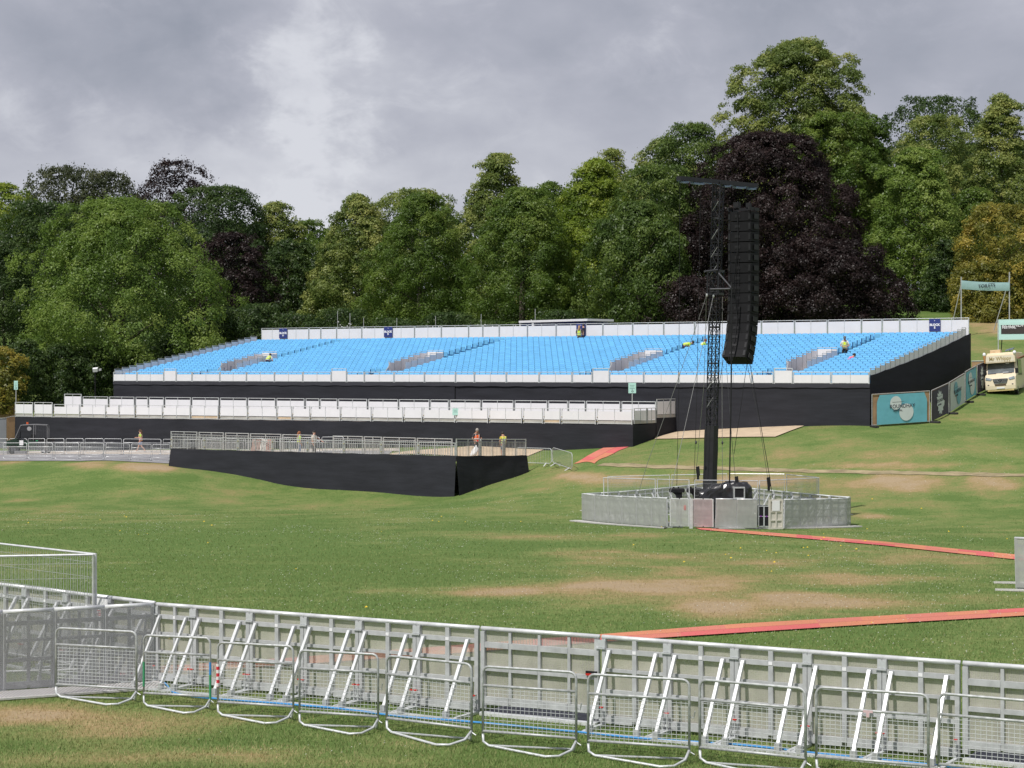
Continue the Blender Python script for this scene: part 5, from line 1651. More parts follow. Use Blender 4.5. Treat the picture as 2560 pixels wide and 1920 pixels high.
        for s2 in (-1, 1): b_.tube([uc + x_ * 0.09 * s2 + t_ * 0.06 - f_ * 0.02, uc + x_ * 0.10 * s2 - f_ * 0.115, ch_ + x_ * 0.09 * s2 - f_ * 0.135], 0.016, 4)
        b_.build('reflective_band', M_REFL, v_)
    pv = [pel + Vector((0, 0, 0.05)), pel - Vector((0, 0, 0.03))]; pr = [(0.165, 0.125), (0.165, 0.13)]; pe = [(0, 1)]
    for (hp_, k, cm, a, toe) in legj:
        n0_ = len(pv)
        if shorts: pv += [hp_, hp_.lerp(k, 0.85)]; pr += [0.10, 0.085]; pe += [(1, n0_), (n0_, n0_ + 1)]
        else: pv += [hp_, k, cm, a]; pr += [0.10, 0.075, 0.068, 0.058]; pe += [(1, n0_), (n0_, n0_ + 1), (n0_ + 1, n0_ + 2), (n0_ + 2, n0_ + 3)]
    skin_obj('shorts' if shorts else 'trousers', pv, pe, pr, CLOTH[bottom], root)
    for (hp_, k, cm, a, toe) in legj:
        skin_obj('shoe', [a + Vector((0, -0.04, -0.02)), a + Vector((0, 0.05, -0.035)), toe], [(0, 1), (1, 2)], [0.048, 0.048, 0.042], CLOTH[shoe], root)
    m = MB(); m.ball(hc + hd_t * 0.032 - hd_f * 0.018, 0.112, 10, 8, (0.86, 0.98, 0.98))
    if long > 0:
        m.tube([hc - hd_f * 0.05 + hd_t * 0.04, hc - hd_f * 0.10 - hd_t * 0.06, nk - f_ * 0.11 - t_ * 0.08, nk - f_ * 0.13 - t_ * long], 0.085, 8, r2=0.05)
    m.build('hair', HAIR[hair], root, smooth=True)
    if cap:
        m = MB(); m.ball(hc + hd_t * 0.055 - hd_f * 0.01, 0.112, 10, 8, (0.9, 1.0, 0.85)); m.hexa(hc + hd_t * 0.055 + hd_f * 0.13, x_ * 0.075, hd_f * 0.06, hd_t * 0.008)
        m.build('cap', CLOTH[cap], root, smooth=True)
    if glove:
        m = MB()
        for (sh_, el, wr, d_) in armj: m.ball(wr + d_ * 0.08, 0.055, 8, 6, (1, 1, 1.1))
        m.build('glove', M_GLOVE, root, smooth=True)
    return root
def gp(px, Y): q = P(px, 0, Y); q.z = hz(q.x, q.y); return q
def zp(px, py, Y): return P(px, py, Y)
def on_stand(px, row):
    d = D0 + RP * row - 0.35
    x = ST.t(px, d); q = ST.w(x, d); q.z = floor_z(row); return q
UP_BACK = [((0.05, 0.10, -0.24), (-0.02, 0.30, -0.10)), ((0.08, 0.05, -0.25), (0.0, 0.28, -0.18))]
HANDS = [((0.10, 0.02, -0.27), (-0.08, 0.24, -0.33)), ((0.10, 0.02, -0.27), (-0.08, 0.24, -0.33))]
person('person with long brown hair in orange vest and blue shorts walking along the upper path', gp(352, 136.5), 90, 1.64, legs='walk', hip=0.91, top='lime', vest='hivis_orange', bottom='denim', shorts=True, hair='brown', long=0.36, shoe='cream', lean=3,
       arms=[((0.05, 0.12, -0.24), (0.0, 0.30, -0.22)), ((0.05, -0.10, -0.24), (0.05, 0.05, -0.46))])
person('person with auburn hair in lime vest standing behind the barred railings', zp(748, 1142.5, 127.5), -70, 1.66, top='lime', vest='hivis_yellow', bottom='denim', hair='auburn', long=0.2)
person('person in black cap and pale top pointing over the barred railings', zp(785, 1143, 126.8), -120, 1.70, top='cream', vest='cream', bottom='charcoal', hair='grey', cap='black', arms=[((0.06, 0.02, -0.27), (0.05, 0.10, -0.50)), ((0.14, 0.16, -0.18), (0.22, 0.40, -0.36))])
person('grey-haired person in orange vest, black shorts and red gloves holding a white bag', zp(1192, 1146, 120.2), 200, 1.84, top='charcoal', vest='hivis_orange', bottom='charcoal', shorts=True, hair='grey', skin=M_SKIN_D, headtilt=24, glove=True, arms=HANDS, shoe='black')
person('person in yellow vest and grey shorts looking down on the plywood ramp', zp(1258, 1147, 124.2), 35, 1.72, top='yellow', vest='hivis_yellow', bottom='grey', shorts=True, hair='dark', headtilt=28, skin=M_SKIN_D)
person('person in yellow vest bent over the seats beside the first stair mouth', on_stand(669, 7) + Vector((0, 0, -0.1)), -15, 1.72, lean=62, top='white', vest='hivis_yellow', bottom='navy', hair='dark', arms=[((0.1, 0.16, -0.2), (0.1, 0.40, -0.25)), ((0.1, 0.16, -0.2), (0.1, 0.40, -0.25))])
person('fair-haired person in yellow vest, back turned, at the BLOCK C sign', on_stand(1448, 20) + Vector((0, 0, -0.1)), -15, 1.68, top='navy', vest='hivis_yellow', bottom='charcoal', hair='blond', long=0.12, arms=UP_BACK)
person('person in navy top with a bare forearm, half hidden at the BLOCK C sign', on_stand(1459, 20.4), 60, 1.66, top='navy', bottom='navy', hair='dark', skin=M_SKIN, arms=HANDS)
person('person in yellow vest and navy trousers bent double in the aisle', on_stand(1710, 15) + Vector((0, 0, -0.25)), -80, 1.75, lean=82, top='lime', vest='hivis_yellow', bottom='navy', hair='dark', arms=[((0.04, 0.20, -0.14), (0.02, 0.46, -0.12)), ((0.04, 0.20, -0.14), (0.02, 0.46, -0.12))])
person('red-haired person in yellow vest crouching among the seats near the lattice tower', on_stand(1751, 15) + Vector((0, 0, 0.05)), -70, 1.70, lean=40, hip=0.42, legs='crouch', top='lime', vest='hivis_yellow', bottom='navy', hair='auburn', arms=[((0.1, 0.2, -0.15), (0.02, 0.42, -0.2)), ((0.1, 0.2, -0.15), (0.02, 0.42, -0.2))])
person('person in cap and yellow vest standing above the last stair mouth', on_stand(2112, 10.5), 165, 1.76, top='white', vest='hivis_yellow', bottom='black', hair='dark', cap='grey', headtilt=22, arms=HANDS)
person('dark-haired person in pink top crouching beside the last stair mouth', on_stand(2117, 7.5) + Vector((0, 0, 0.10)), -75, 1.68, lean=58, hip=0.44, legs='crouch', top='pink', bottom='black', hair='dark', arms=[((0.1, 0.22, -0.12), (0.02, 0.44, -0.15)), ((0.1, 0.22, -0.12), (0.02, 0.44, -0.15))])
# white bag held by the person in orange
p = zp(1190, 1128, 119.7)
s = thing('rubbish_bag', 'white plastic bag held by the person in the orange vest', 'bag', tuple(p), world=True)
vs_ = []
for j in range(9):
    for i in range(14):
        a = 2 * PI * i / 14
        r = (0.04, 0.08, 0.14, 0.17, 0.19, 0.20, 0.20, 0.16, 0.02)[j] * (1 + 0.16 * math.sin(3 * a + j) + 0.08 * math.sin(5 * a - j))
        vs_.append((p.x - 0.012 * j * j * 0.35 + r * math.cos(a), p.y + r * math.sin(a), p.z + 0.36 - 0.09 * j))
fs_ = [(j * 14 + i, j * 14 + (i + 1) % 14, j * 14 + 14 + (i + 1) % 14, j * 14 + 14 + i) for j in range(8) for i in range(14)]
MB().add(vs_, fs_).build('bag', mat('white_film', (0.80, 0.80, 0.80), 0.4, 0, 0.04, 9.0), s, smooth=True)

# ------------------------------------------------------------------ banner fence on the bank
def blob_poly(pts, n=4):
    """closed smooth outline through points"""
    m = len(pts); o_ = []
    for i in range(m):
        p0, p1, p2, p3 = [Vector(pts[(i + k) % m]) for k in (-1, 0, 1, 2)]
        for k in range(n):
            t_ = k / n
            o_.append(0.5 * ((2 * p1) + (p2 - p0) * t_ + (2 * p0 - 5 * p1 + 4 * p2 - p3) * t_ * t_ + (3 * p1 - p0 - 3 * p2 + p3) * t_ ** 3))
    return o_
def circ(cx, cy, r, n=28, e=1.0): return [(cx + r * math.cos(2 * PI * k / n) * e, cy + r * math.sin(2 * PI * k / n)) for k in range(n)]
LEAF = [(0.40, 0.06), (0.46, 0.16), (0.36, 0.14), (0.40, 0.24), (0.30, 0.24), (0.33, 0.36), (0.24, 0.46), (0.28, 0.62), (0.22, 0.74), (0.30, 0.74), (0.27, 0.86), (0.35, 0.82), (0.36, 0.95), (0.43, 0.84), (0.50, 0.90), (0.52, 0.76), (0.60, 0.78), (0.60, 0.62), (0.72, 0.50), (0.70, 0.36), (0.62, 0.30), (0.64, 0.20), (0.56, 0.20), (0.55, 0.08), (0.48, 0.14)]
ban = [((2180, 1068, 984), (2324, 1058, 977), 'teal', 'blob'), ((2329, 1057, 975), (2371, 1036.5, 952), 'purple', 'leaf'), ((2373, 1035, 949), (2411, 1010, 932), 'pale', 'blob2'), ((2413, 1006, 926), (2440, 989.5, 911), 'teal', 'blob'), ((2443, 988, 908), (2466, 977, 906), 'purple', 'leaf'), ((2466, 975, 905), (2486, 980, 911), 'pale', 'none')]
bl_ = ['teal festival banner on the fence panel at the grandstand corner, with two pale discs', 'dark purple festival banner with a pale jagged leaf, next to the wide teal one', 'pale grey festival banner with blue discs on the sloping fence', 'teal festival banner with pale discs, higher on the sloping fence', 'dark purple festival banner with pale leaf beside the ice cream van', 'plain pale blue banner turned away behind the ice cream van']
for i, ((xa, ya, ta), (xb, yb, tb_), colr, motif) in enumerate(ban):
    ga, gb = G(xa, ya), G(xb, yb)
    if i == 5: gb = ga + Vector((1.7, 1.2, 0)); gb.z = hz(gb.x, gb.y)
    # the sight line may pass over the fold of the bank: take the depth from the banner height instead
    HB = 1.98
    s = thing('banner_fence', bl_[i], 'banner', tuple(ga), group='festival banners on the sloping fence', world=False)
    d = gb - ga; L = math.hypot(d.x, d.y)
    s.rotation_euler = (0, 0, math.atan2(d.y, d.x)); slope = d.z / L
    shz = lambda x, z: z + slope * x
    m = MB()
    m.tube([(0.0, 0, 0.05), (0.0, 0, HB)], 0.022, 6); m.tube([(L, 0, 0.05 + d.z), (L, 0, HB + d.z)], 0.022, 6); m.tube([(0, 0, HB), (L, 0, HB + d.z)], 0.022, 6); m.tube([(0, 0, 0.12), (L, 0, 0.12 + d.z)], 0.02, 6)
    m.build('frame', M_GALV_D, s)
    def sheet(x0, x1, z0, z1, y, name, m_, amp, sd, cut=0.0, par=s):
        vs_, fs_ = [], []
        nx_, nz = 18, 10
        for a in range(nx_ + 1):
            for b_ in range(nz + 1):
                u, v = a / nx_, b_ / nz
                x = x0 + (x1 - x0) * u
                z = z0 + (z1 - z0) * v
                if cut and v > 0.75:
                    k = (v - 0.75) / 0.25 * cut
                    x = x0 + k + (x1 - x0 - 2 * k) * u
                yy = y + (fbm(np.array([x * 1.3]), np.array([z * 1.6]), sd, 3)[0] - 0.5) * amp
                vs_.append((x, yy, z + slope * x))
        for a in range(nx_):
            for b_ in range(nz):
                q = a * (nz + 1) + b_; fs_.append((q, q + nz + 1, q + nz + 2, q + 1))
        return MB().add(vs_, fs_).build(name, m_, par, smooth=True)
    sheet(0.0, L, 0.10, HB + 0.03, 0.03, 'scrim', M_HESS, 0.05, 90 + i)
    x0, x1 = (0.32, L - 0.22) if i == 0 else (0.08, L - 0.10)
    bm_ = {'teal': M_TEAL, 'purple': M_PURP, 'pale': mat('pale_banner', (0.50, 0.54, 0.53), 0.5, 0, 0.05, 1.5, bump=0.3, bscale=5.0)}[colr]
    if motif == 'none': bm_ = mat('pale_blue_banner', (0.38, 0.52, 0.55), 0.5, 0, 0.05, 1.5)
    bn = sheet(x0, x1, 0.12, HB - 0.06, -0.045, 'banner', bm_, 0.05, 120 + i, cut=0.20 if i == 0 else 0.0)
    Wb, Hb = x1 - x0, HB - 0.18
    def dec(poly, name, m_, y=-0.0735):
        MB().prism([(x0 + a * Wb, y, 0.12 + b_ * Hb + slope * (x0 + a * Wb)) for a, b_ in poly], (0, 0.003, 0)).build(name, m_, bn)
    def onb(x, z): return (x0 + x * Wb, -0.0800, 0.12 + z * Hb + slope * (x0 + x * Wb))
    sc_ = min(1.0, Wb / 3.0)
    if motif.startswith('blob'):
        pm_ = M_PALE if motif == 'blob' else mat('teal_print', (0.14, 0.36, 0.44), 0.5)
        e_ = Hb / Wb if Wb > 2 else 0.62
        dec(circ(0.37, 0.70, 0.23, e=e_), 'disc', pm_); dec(circ(0.58, 0.37, 0.29, e=e_), 'disc', pm_, -0.0745)
    elif motif == 'leaf':
        dec(LEAF, 'leaf_print', M_PALE)
    if motif != 'none':
        M = face_mat(onb(0.50, 0.58), (1, 0, slope))
        lettering('ROUNDHAY', 0.33 * sc_, M_DINK, bn, M, sx=1.0 if Wb > 2 else 0.8)
        M = face_mat(onb(0.41, 0.44), (1, 0, slope))
        lettering('FESTIVAL', 0.17 * sc_, M_DINK, bn, M, sx=1.0 if Wb > 2 else 0.8)
        dec([(0.30, 0.725), (0.53, 0.725), (0.53, 0.735), (0.30, 0.735)], 'rule', M_DINK, -0.0800)
    f = MB()
    f.bbox(-0.12, 0.14, -0.55, 0.10, -0.02, 0.11, 0.03)
    f.build('block_foot', M_RUBBER, s)

# ------------------------------------------------------------------ ice cream van
vb = P(2503, 985, 130.5); vb.z = hz(vb.x, vb.y)
van = thing('ice_cream_van', 'cream ice cream van parked on the grass slope beside the banner fence', 'van', tuple(vb), R(-21), world=False)
van.rotation_euler = (0, R(-4.0), R(-21))
M_CRM = mat('cream_paint', (0.80, 0.69, 0.51), 0.3, 0, 0.04, 1.2, spec=0.6)
M_GLASS = mat('dark_glass', (0.12, 0.14, 0.155), 0.12, 0, 0.3, 2.0, spec=0.8)
M_CHROME = mat('chrome', (0.6, 0.6, 0.62), 0.2, 0.8, 0.08, 5.0)
W2 = 1.0
prof = [(0.10, 0.30), (0.02, 0.38), (0.0, 0.62), (0.03, 0.95), (0.10, 1.16), (0.52, 1.36), (0.62, 1.40), (1.18, 2.12), (1.22, 2.18), (1.25, 2.72), (5.6, 2.72), (5.6, 0.42), (0.9, 0.36)]
m = MB(); vs_ = []; nP = len(prof)
xs = [(-1.0, 0.10), (-0.94, 0.03), (-0.6, 0.0), (0.6, 0.0), (0.94, 0.03), (1.0, 0.10)]
for fx, dy_ in xs:
    for y, z in prof:
        tw = 0.94 if (z > 1.45 and y < 1.3) else 1.0
        vs_.append((fx * W2 * tw, y + (dy_ if y < 1.0 else 0), z))
fs_ = []
for k in range(len(xs) - 1):
    for i in range(nP): fs_.append((k * nP + i, k * nP + (i + 1) % nP, (k + 1) * nP + (i + 1) % nP, (k + 1) * nP + i))
fs_ += [tuple(range(nP - 1, -1, -1)), tuple((len(xs) - 1) * nP + i for i in range(nP))]
body = m.add(vs_, fs_).build('body', M_CRM, van)
def on_slope(y0, z0, y1, z1, x0, x1, off, shrink=0.0): return [(x0, y0 - off, z0 + off * 0.6), (x1, y0 - off, z0 + off * 0.6), (x1 * (1 - shrink), y1 - off, z1 + off * 0.6), (x0 * (1 - shrink), y1 - off, z1 + off * 0.6)]
MB().prism(on_slope(0.65, 1.43, 1.16, 2.09, -0.86, 0.86, 0.02), (0, 0.015, 0)).build('windscreen', M_GLASS, van)
MB().box(0.30, 0.52, 1.085, 1.095, 2.02, 2.08).box(0.12, 0.50, 0.652, 0.66, 1.46, 1.50).build('windscreen_sticker', M_INK, van)
for s2 in (-1, 1):
    MB().tube([(0.15 * s2 if s2 > 0 else -0.85, 0.60, 1.42), (0.75 if s2 > 0 else -0.3, 0.61, 1.43)], 0.018, 5).build('wiper', M_DARK, van)
    MB().prism([(0.52 * s2, -0.012, 1.10), (0.92 * s2, 0.02, 1.20), (0.95 * s2, 0.04, 1.02), (0.62 * s2, -0.012, 0.98)], (0, 0.05, 0)).build('headlight', mat('headlight_glass', (0.45, 0.50, 0.58), 0.15, 0.3, 0.3, 12.0, spec=0.8), van)
    MB().ball((0.78 * s2, 0.02, 0.68), 0.05, 8, 5, (1.3, 0.5, 0.8)).build('fog_lamp', M_DARKG, van)
    mr = MB().bbox(1.03 * s2 - 0.10, 1.03 * s2 + 0.10, 0.55, 0.68, 1.38, 1.72, 0.03).bar((0.90 * s2, 0.75, 1.45), (1.03 * s2, 0.62, 1.42), 0.05, 0.05)
    mr.build('wing_mirror', M_DARK, van)
    for y in (1.05, 4.5):
        w = MB(); w.tube([(s2 * 0.80, y, 0.35), (s2 * 0.99, y, 0.35)], 0.36, 18)
        wh = w.build('wheel', M_RUBBER, van)
        MB().tube([(s2 * 0.985, y, 0.35), (s2 * 1.005, y, 0.35)], 0.21, 14).build('rim', M_CHROME, wh)
# grille with three bars and the star in a ring
g = MB().prism([(-0.50, -0.010, 1.08), (0.50, -0.010, 1.08), (0.40, -0.022, 0.76), (-0.40, -0.022, 0.76)], (0, 0.03, 0)).build('grille', M_DARK, van)
m = MB()
for z, w in ((1.06, 0.49), (0.975, 0.46), (0.885, 0.43), (0.79, 0.40)): m.box(-w, w, -0.045, -0.02, z - 0.018, z + 0.018)
m.build('grille_bar', M_CHROME, g)
m = MB(); m.tube([(0.14 * math.cos(a), -0.065, 0.93 + 0.14 * math.sin(a)) for a in np.linspace(0, 2 * PI, 20, endpoint=False)], 0.014, 5, closed=True)
for a in (90, 210, 330): m.bar((0, -0.065, 0.93), (0.13 * math.cos(R(a)), -0.065, 0.93 + 0.13 * math.sin(R(a))), 0.02, 0.03, (0, 1, 0))
m.build('star_emblem', M_CHROME, g)
MB().box(-0.13, 0.13, -0.052, -0.046, 0.80, 1.06).build('emblem_backing', M_DARK, g)
MB().box(-0.36, 0.36, -0.010, 0.02, 0.60, 0.70).build('lower_intake', mat('dark_intake', (0.10, 0.06, 0.035), 0.6), van)
MB().box(-0.26, 0.26, -0.018, -0.004, 0.42, 0.52).build('number_plate', M_INK, van)
MB().box(-0.85, 0.85, 0.04, 0.12, 0.26, 0.37).build('bumper_lip', mat('cream_trim', (0.55, 0.44, 0.20), 0.4), van)
lettering('MR WHIPPY', 0.001, M_DINK, van, Matrix.Translation((0, 0.3, 0.9))) if False else None
# sign box over the cab
sg = MB().box(-0.98, 0.98, 0.55, 1.4, 2.14, 2.64).build('cab_sign', M_CRM, van)
MB().box(-0.92, 0.92, 0.535, 0.548, 2.20, 2.58).build('sign_face', mat('ivory_panel', (0.74, 0.68, 0.55), 0.4, 0, 0.03, 2.0), sg)
lettering('Mr Whippy', 0.36, mat('gold_lettering', (0.34, 0.26, 0.10), 0.5), sg, face_mat((0.02, 0.53, 2.39), (1, 0, 0)) @ Matrix.Shear('XY', 4, (0.25, 0)) if False else face_mat((0.02, 0.528, 2.39), (1, 0, 0)), sx=0.85, bold=0.006)
m = MB(); m.ball((-0.98, 0.52, 2.72), 0.13, 10, 8, (0.85, 0.85, 1.1)); m.build('ice_cream_ornament', M_INK, van, smooth=True)
m = MB(); m.tube([(-0.98, 0.52, 2.16), (-0.98, 0.52, 2.64)], 0.05, 8, r2=0.10); m.build('cone_ornament', mat('wafer', (0.50, 0.26, 0.10), 0.6), van)
m = MB(); m.ball((0.98, 0.55, 2.75), 0.13, 10, 8, (0.9, 0.9, 1.0)); m.build('ice_cream_ornament', M_INK, van, smooth=True)
MB().bbox(-0.75, -0.05, 1.6, 2.3, 2.72, 3.02, 0.03).build('roof_box', mat('tan_box', (0.60, 0.44, 0.27), 0.5), van)
MB().bbox(-0.9, 0.95, 1.3, 5.2, 2.721, 2.80, 0.03).build('roof_tray', M_CRM, van)
MB().hexa((0.5, 2.2, 3.0), (0.26, 0, 0.05), (0, 0.5, 0.05), (0, 0, 0.03)).bar((0.5, 2.2, 2.80), (0.5, 2.2, 2.98), 0.05, 0.05).build('roof_panel', mat('blue_grey_panel', (0.14, 0.16, 0.24), 0.3, 0.2), van)
MB().box(1.0, 1.02, 1.7, 3.6, 1.25, 2.3).build('serving_window', M_GLASS, van)
MB().prism([(1.02, 1.7, 2.35), (1.75, 1.7, 2.62), (1.75, 3.6, 2.62), (1.02, 3.6, 2.35)], (0, 0, 0.04)).build('serving_flap', mat('red_brown_awning', (0.32, 0.13, 0.10), 0.6), van)
lettering('W', 0.0001, M_DINK, van, Matrix.Identity(4)) if False else None

# ------------------------------------------------------------------ signs and structures behind
def board_sign(name, label, x0, x1, y0, y1, Y, pole_bottom, wheel=True):
    a, b_ = P(x0, y1, Y), P(x1, y0, Y)
    s = thing(name, label, 'sign', (a.x, Y, a.z))
    MB().box(a.x, b_.x, Y - 0.015, Y + 0.015, a.z, b_.z).build('board', M_MINT, s)
    cx_ = (a.x + b_.x) / 2
    MB().tube([(cx_, Y + 0.03, P(0, pole_bottom, Y).z), (cx_, Y + 0.03, b_.z - 0.05)], 0.022, 6).build('pole', M_ALU_B, s)
    m = MB(); w = b_.x - a.x; h = b_.z - a.z
    for k, (u0, u1) in enumerate(((0.18, 0.82), (0.26, 0.74), (0.16, 0.84))):
        z = b_.z - h * (0.24 + 0.15 * k)
        n = 6 - k % 2
        for q in range(n):
            c0 = a.x + w * (u0 + (u1 - u0) * q / n); m.box(c0, c0 + w * (u1 - u0) / n * 0.75, Y - 0.019, Y - 0.0155, z - h * 0.028, z + h * 0.028)
    m.build('lettering', mat('sign_lettering', (0.20, 0.33, 0.32), 0.5), s)
    if wheel:
        m = MB(); c = Vector((cx_, Y - 0.02, a.z + h * 0.20)); r = h * 0.085
        m.tube([c + Vector((r * math.cos(q), 0, r * math.sin(q))) for q in np.linspace(R(-210), R(40), 14)], r * 0.18, 4)
        m.tube([c + Vector((-r * 0.1, 0, r * 2.0)), c + Vector((0, 0, r * 0.5)), c + Vector((r * 0.9, 0, r * 0.5)), c + Vector((r * 1.3, 0, -r * 0.5))], r * 0.2, 4)
        m.ball(c + Vector((-r * 0.1, 0, r * 2.4)), r * 0.3, 6, 4)
        m.build('wheelchair_symbol', M_DINK, s)
    return s
board_sign('access_sign', 'pale green access sign with wheelchair symbol on a white pole above the platform end', 1571, 1590, 957, 983, 123.6, 1062)
board_sign('access_sign', 'pale green access sign on a pole at the far platform corner beside the golden tree', 35, 44.5, 952, 974, 152.4, 1045)
board_sign('platform_sign', 'small pale green notice fixed to the middle of the front platform railing', 1131, 1146, 1021, 1038, PL.depth(PL.t(1138), 0) - 0.12, 1052, wheel=False)
# TOILETS banner between scaffold poles
s = thing('toilets_banner', 'pale blue TOILETS banner strung between two scaffold poles', 'banner', tuple(gp(2460, 160)))
Yt = 158.0
a, b_ = P(2403, 0, Yt), P(2523.5, 0, Yt + 3)
za, zb = P(0, 701, Yt).z, P(0, 706, Yt + 3).z
m = MB()
m.tube([(a.x, a.y, hz(a.x, a.y)), (a.x, a.y, P(0, 692, Yt).z)], 0.05, 6)
m.build('pole', M_GALV_D, s)
MB().tube([(b_.x, b_.y, hz(b_.x, b_.y)), (b_.x, b_.y, P(0, 680, Yt + 3).z)], 0.05, 6).build('pole', M_GALV_D, s)
MB().tube([(a.x - 0.6, a.y + 1.5, hz(a.x - 0.6, a.y + 1.5)), (a.x, a.y + 0.1, P(0, 715, Yt).z)], 0.04, 6).build('stay', M_GALV_D, s)
MB().tube([(b_.x - 0.9, b_.y + 1.5, hz(b_.x - 0.9, b_.y + 1.5)), (b_.x + 0.1, b_.y + 0.1, P(0, 686, Yt).z)], 0.04, 6).build('stay', M_GALV_D, s)
vs_, fs_ = [], []
for i in range(25):
    for j in range(7):
        u, v = i / 24, j / 6
        p = a.lerp(b_, u)
        zt = za + (zb - za) * u - 0.10 * math.sin(u * PI) * 0.6
        vs_.append((p.x, p.y - 0.06 + 0.05 * (fbm(np.array([u * 7.0]), np.array([v * 2.2 - u]), 55, 3)[0] - 0.5) - 0.03 * math.sin(v * PI), zt - 0.68 * v))
for i in range(24):
    for j in range(6): q = i * 7 + j; fs_.append((q, q + 1, q + 8, q + 7))
bn = MB().add(vs_, fs_).build('banner', mat('pale_blue_cloth', (0.46, 0.68, 0.70), 0.5, 0, 0.05, 2.0), s, smooth=True)
p = a.lerp(b_, 0.52)
lettering('TOILETS', 0.42, M_DINK, s, face_mat((p.x, p.y - 0.122, (za + zb) / 2 - 0.36), (b_ - a).normalized()), sx=1.25)
# mint screen frame
Ym = 140.0
a, b_ = P(2494, 0, Ym), P(2660, 0, Ym - 3)
s = thing('festival_screen', 'mint green framed board with a dark FESTIVAL panel on poles behind the van', 'sign', (a.x, a.y, hz(a.x, a.y)))
d_ = (b_ - a); d_.z = 0; L = d_.length; d_.normalize(); n_ = Vector((d_.y, -d_.x, 0))
z1, z0 = P(0, 799, Ym).z, P(0, 849.5, Ym).z
def rect(u0, u1, za_, zb_, off_, th): return MB().prism([(a.x + d_.x * u + n_.x * off_, a.y + d_.y * u + n_.y * off_, z) for u, z in ((u0, za_), (u1, za_), (u1, zb_), (u0, zb_))], n_ * -th)
rect(0, L, z0, z1, 0, 0.05).build('board', mat('mint_panel', (0.50, 0.74, 0.68), 0.5, 0, 0.03, 2.0), s)
ph = z1 - z0
uI = P(2503.5, 0, Ym).x - a.x
rect(uI, L - 0.3, z0 + ph * 0.28, z0 + ph * 0.72, 0.012, 0.008).build('panel', mat('dark_brown_panel', (0.055, 0.047, 0.043), 0.5), s)
lettering('ROUNDHAY', ph * 0.22, M_INK, s, face_mat((a.x + d_.x * (uI + 0.06) + n_.x * 0.02, a.y + d_.y * (uI + 0.06) + n_.y * 0.02, z0 + ph * 0.705), d_), align='LEFT', bold=0.004, sx=1.3)
rect(uI - 0.05, L - 0.3, z0 + ph * 0.724, z0 + ph * 0.86, 0.035, 0.012).build('cover_strip', MATS['mint_panel'], s)
lettering('FESTIVAL', ph * 0.15, M_INK, s, face_mat((a.x + d_.x * (uI + 0.08) + n_.x * 0.02, a.y + d_.y * (uI + 0.08) + n_.y * 0.02, z0 + ph * 0.60), d_), align='LEFT', bold=0.006, sx=1.2)
for u, bk in ((0.06, 0.02), (L - 0.06, 0.02)):
    q = a + d_ * u + n_ * bk
    MB().tube([(q.x, q.y, hz(q.x, q.y)), (q.x, q.y, z1)], 0.035, 6).build('pole', M_GALV, s)
q0 = a + d_ * 0.35; q1 = q0 + Vector((0.35, 2.0, 0))
MB().tube([(q0.x, q0.y + 0.1, z0), (q1.x, q1.y, hz(q1.x, q1.y))], 0.035, 6).build('stay', M_DARKG, s)
# low board fence behind the banners
a, b_ = P(2429, 0, 143.0), P(2500, 0, 141.0)
for k, q in enumerate((0.0, 0.5)):
    p0, p1 = a.lerp(b_, q), a.lerp(b_, q + 0.49)
    s = thing('scrim_fence', 'brown cloth fence with a pale top edge behind the banners, ' + ('grandstand side' if k == 0 else 'van side'), 'fence', (p0.x, p0.y, hz(p0.x, p0.y)))
    za, zb = P(0, 903, 143).z, P(0, 901.5, 141).z
    z0_, z1_ = za + (zb - za) * q, za + (zb - za) * (q + 0.49)
    MB().prism([(p0.x, p0.y, hz(p0.x, p0.y)), (p1.x, p1.y, hz(p1.x, p1.y)), (p1.x, p1.y, z1_), (p0.x, p0.y, z0_)], (0, 0.03, 0)).build('cloth', M_HESS, s)
    MB().tube([(p0.x, p0.y - 0.02, z0_), (p1.x, p1.y - 0.02, z1_)], 0.03, 6).build('top_tube', M_ALU_B, s)
# kiosk whose roof shows over the back railing
Yk = 158.0
a, b_ = P(1297, 806, Yk), P(1466, 801, Yk - 6)
s = thing('kiosk', 'navy kiosk with a pale overhanging roof just behind the back railing', 'kiosk', (a.x, a.y, hz(a.x, a.y)))
d_ = b_ - a; d_.z = 0; L = d_.length; d_.normalize(); n_ = Vector((-d_.y, d_.x, 0))
if n_.y < 0: n_ = -n_
zt = (a.z + b_.z) / 2 + 0.05
def kb(u0, u1, v0, v1, za_, zb_, nm, m_):
    c = a + d_ * ((u0 + u1) / 2) + n_ * ((v0 + v1) / 2); c.z = (za_ + zb_) / 2
    return MB().hexa(c, d_ * ((u1 - u0) / 2), n_ * ((v1 - v0) / 2), (0, 0, (zb_ - za_) / 2)).build(nm, m_, s)
kb(0.1, L - 0.3, 0.3, 2.6, hz(a.x, a.y) - 0.3, zt - 0.10, 'wall', M_NAVY)
kb(0.0, L + 0.1, 0.0, 2.8, zt - 0.09, zt + 0.08, 'roof', M_WHITE)
kb(0.02, 0.12, 0.05, 0.29, zt - 1.6, zt - 0.095, 'corner_post', M_WHITE)
kb(L * 0.19, L * 0.22, 0.05, 0.29, zt - 1.6, zt - 0.095, 'corner_post', M_WHITE)
kb(0.14, L * 0.19, 0.2, 0.29, zt - 0.45, zt - 0.15, 'fascia_sign', mat('blue_sign', (0.07, 0.11, 0.30), 0.5))
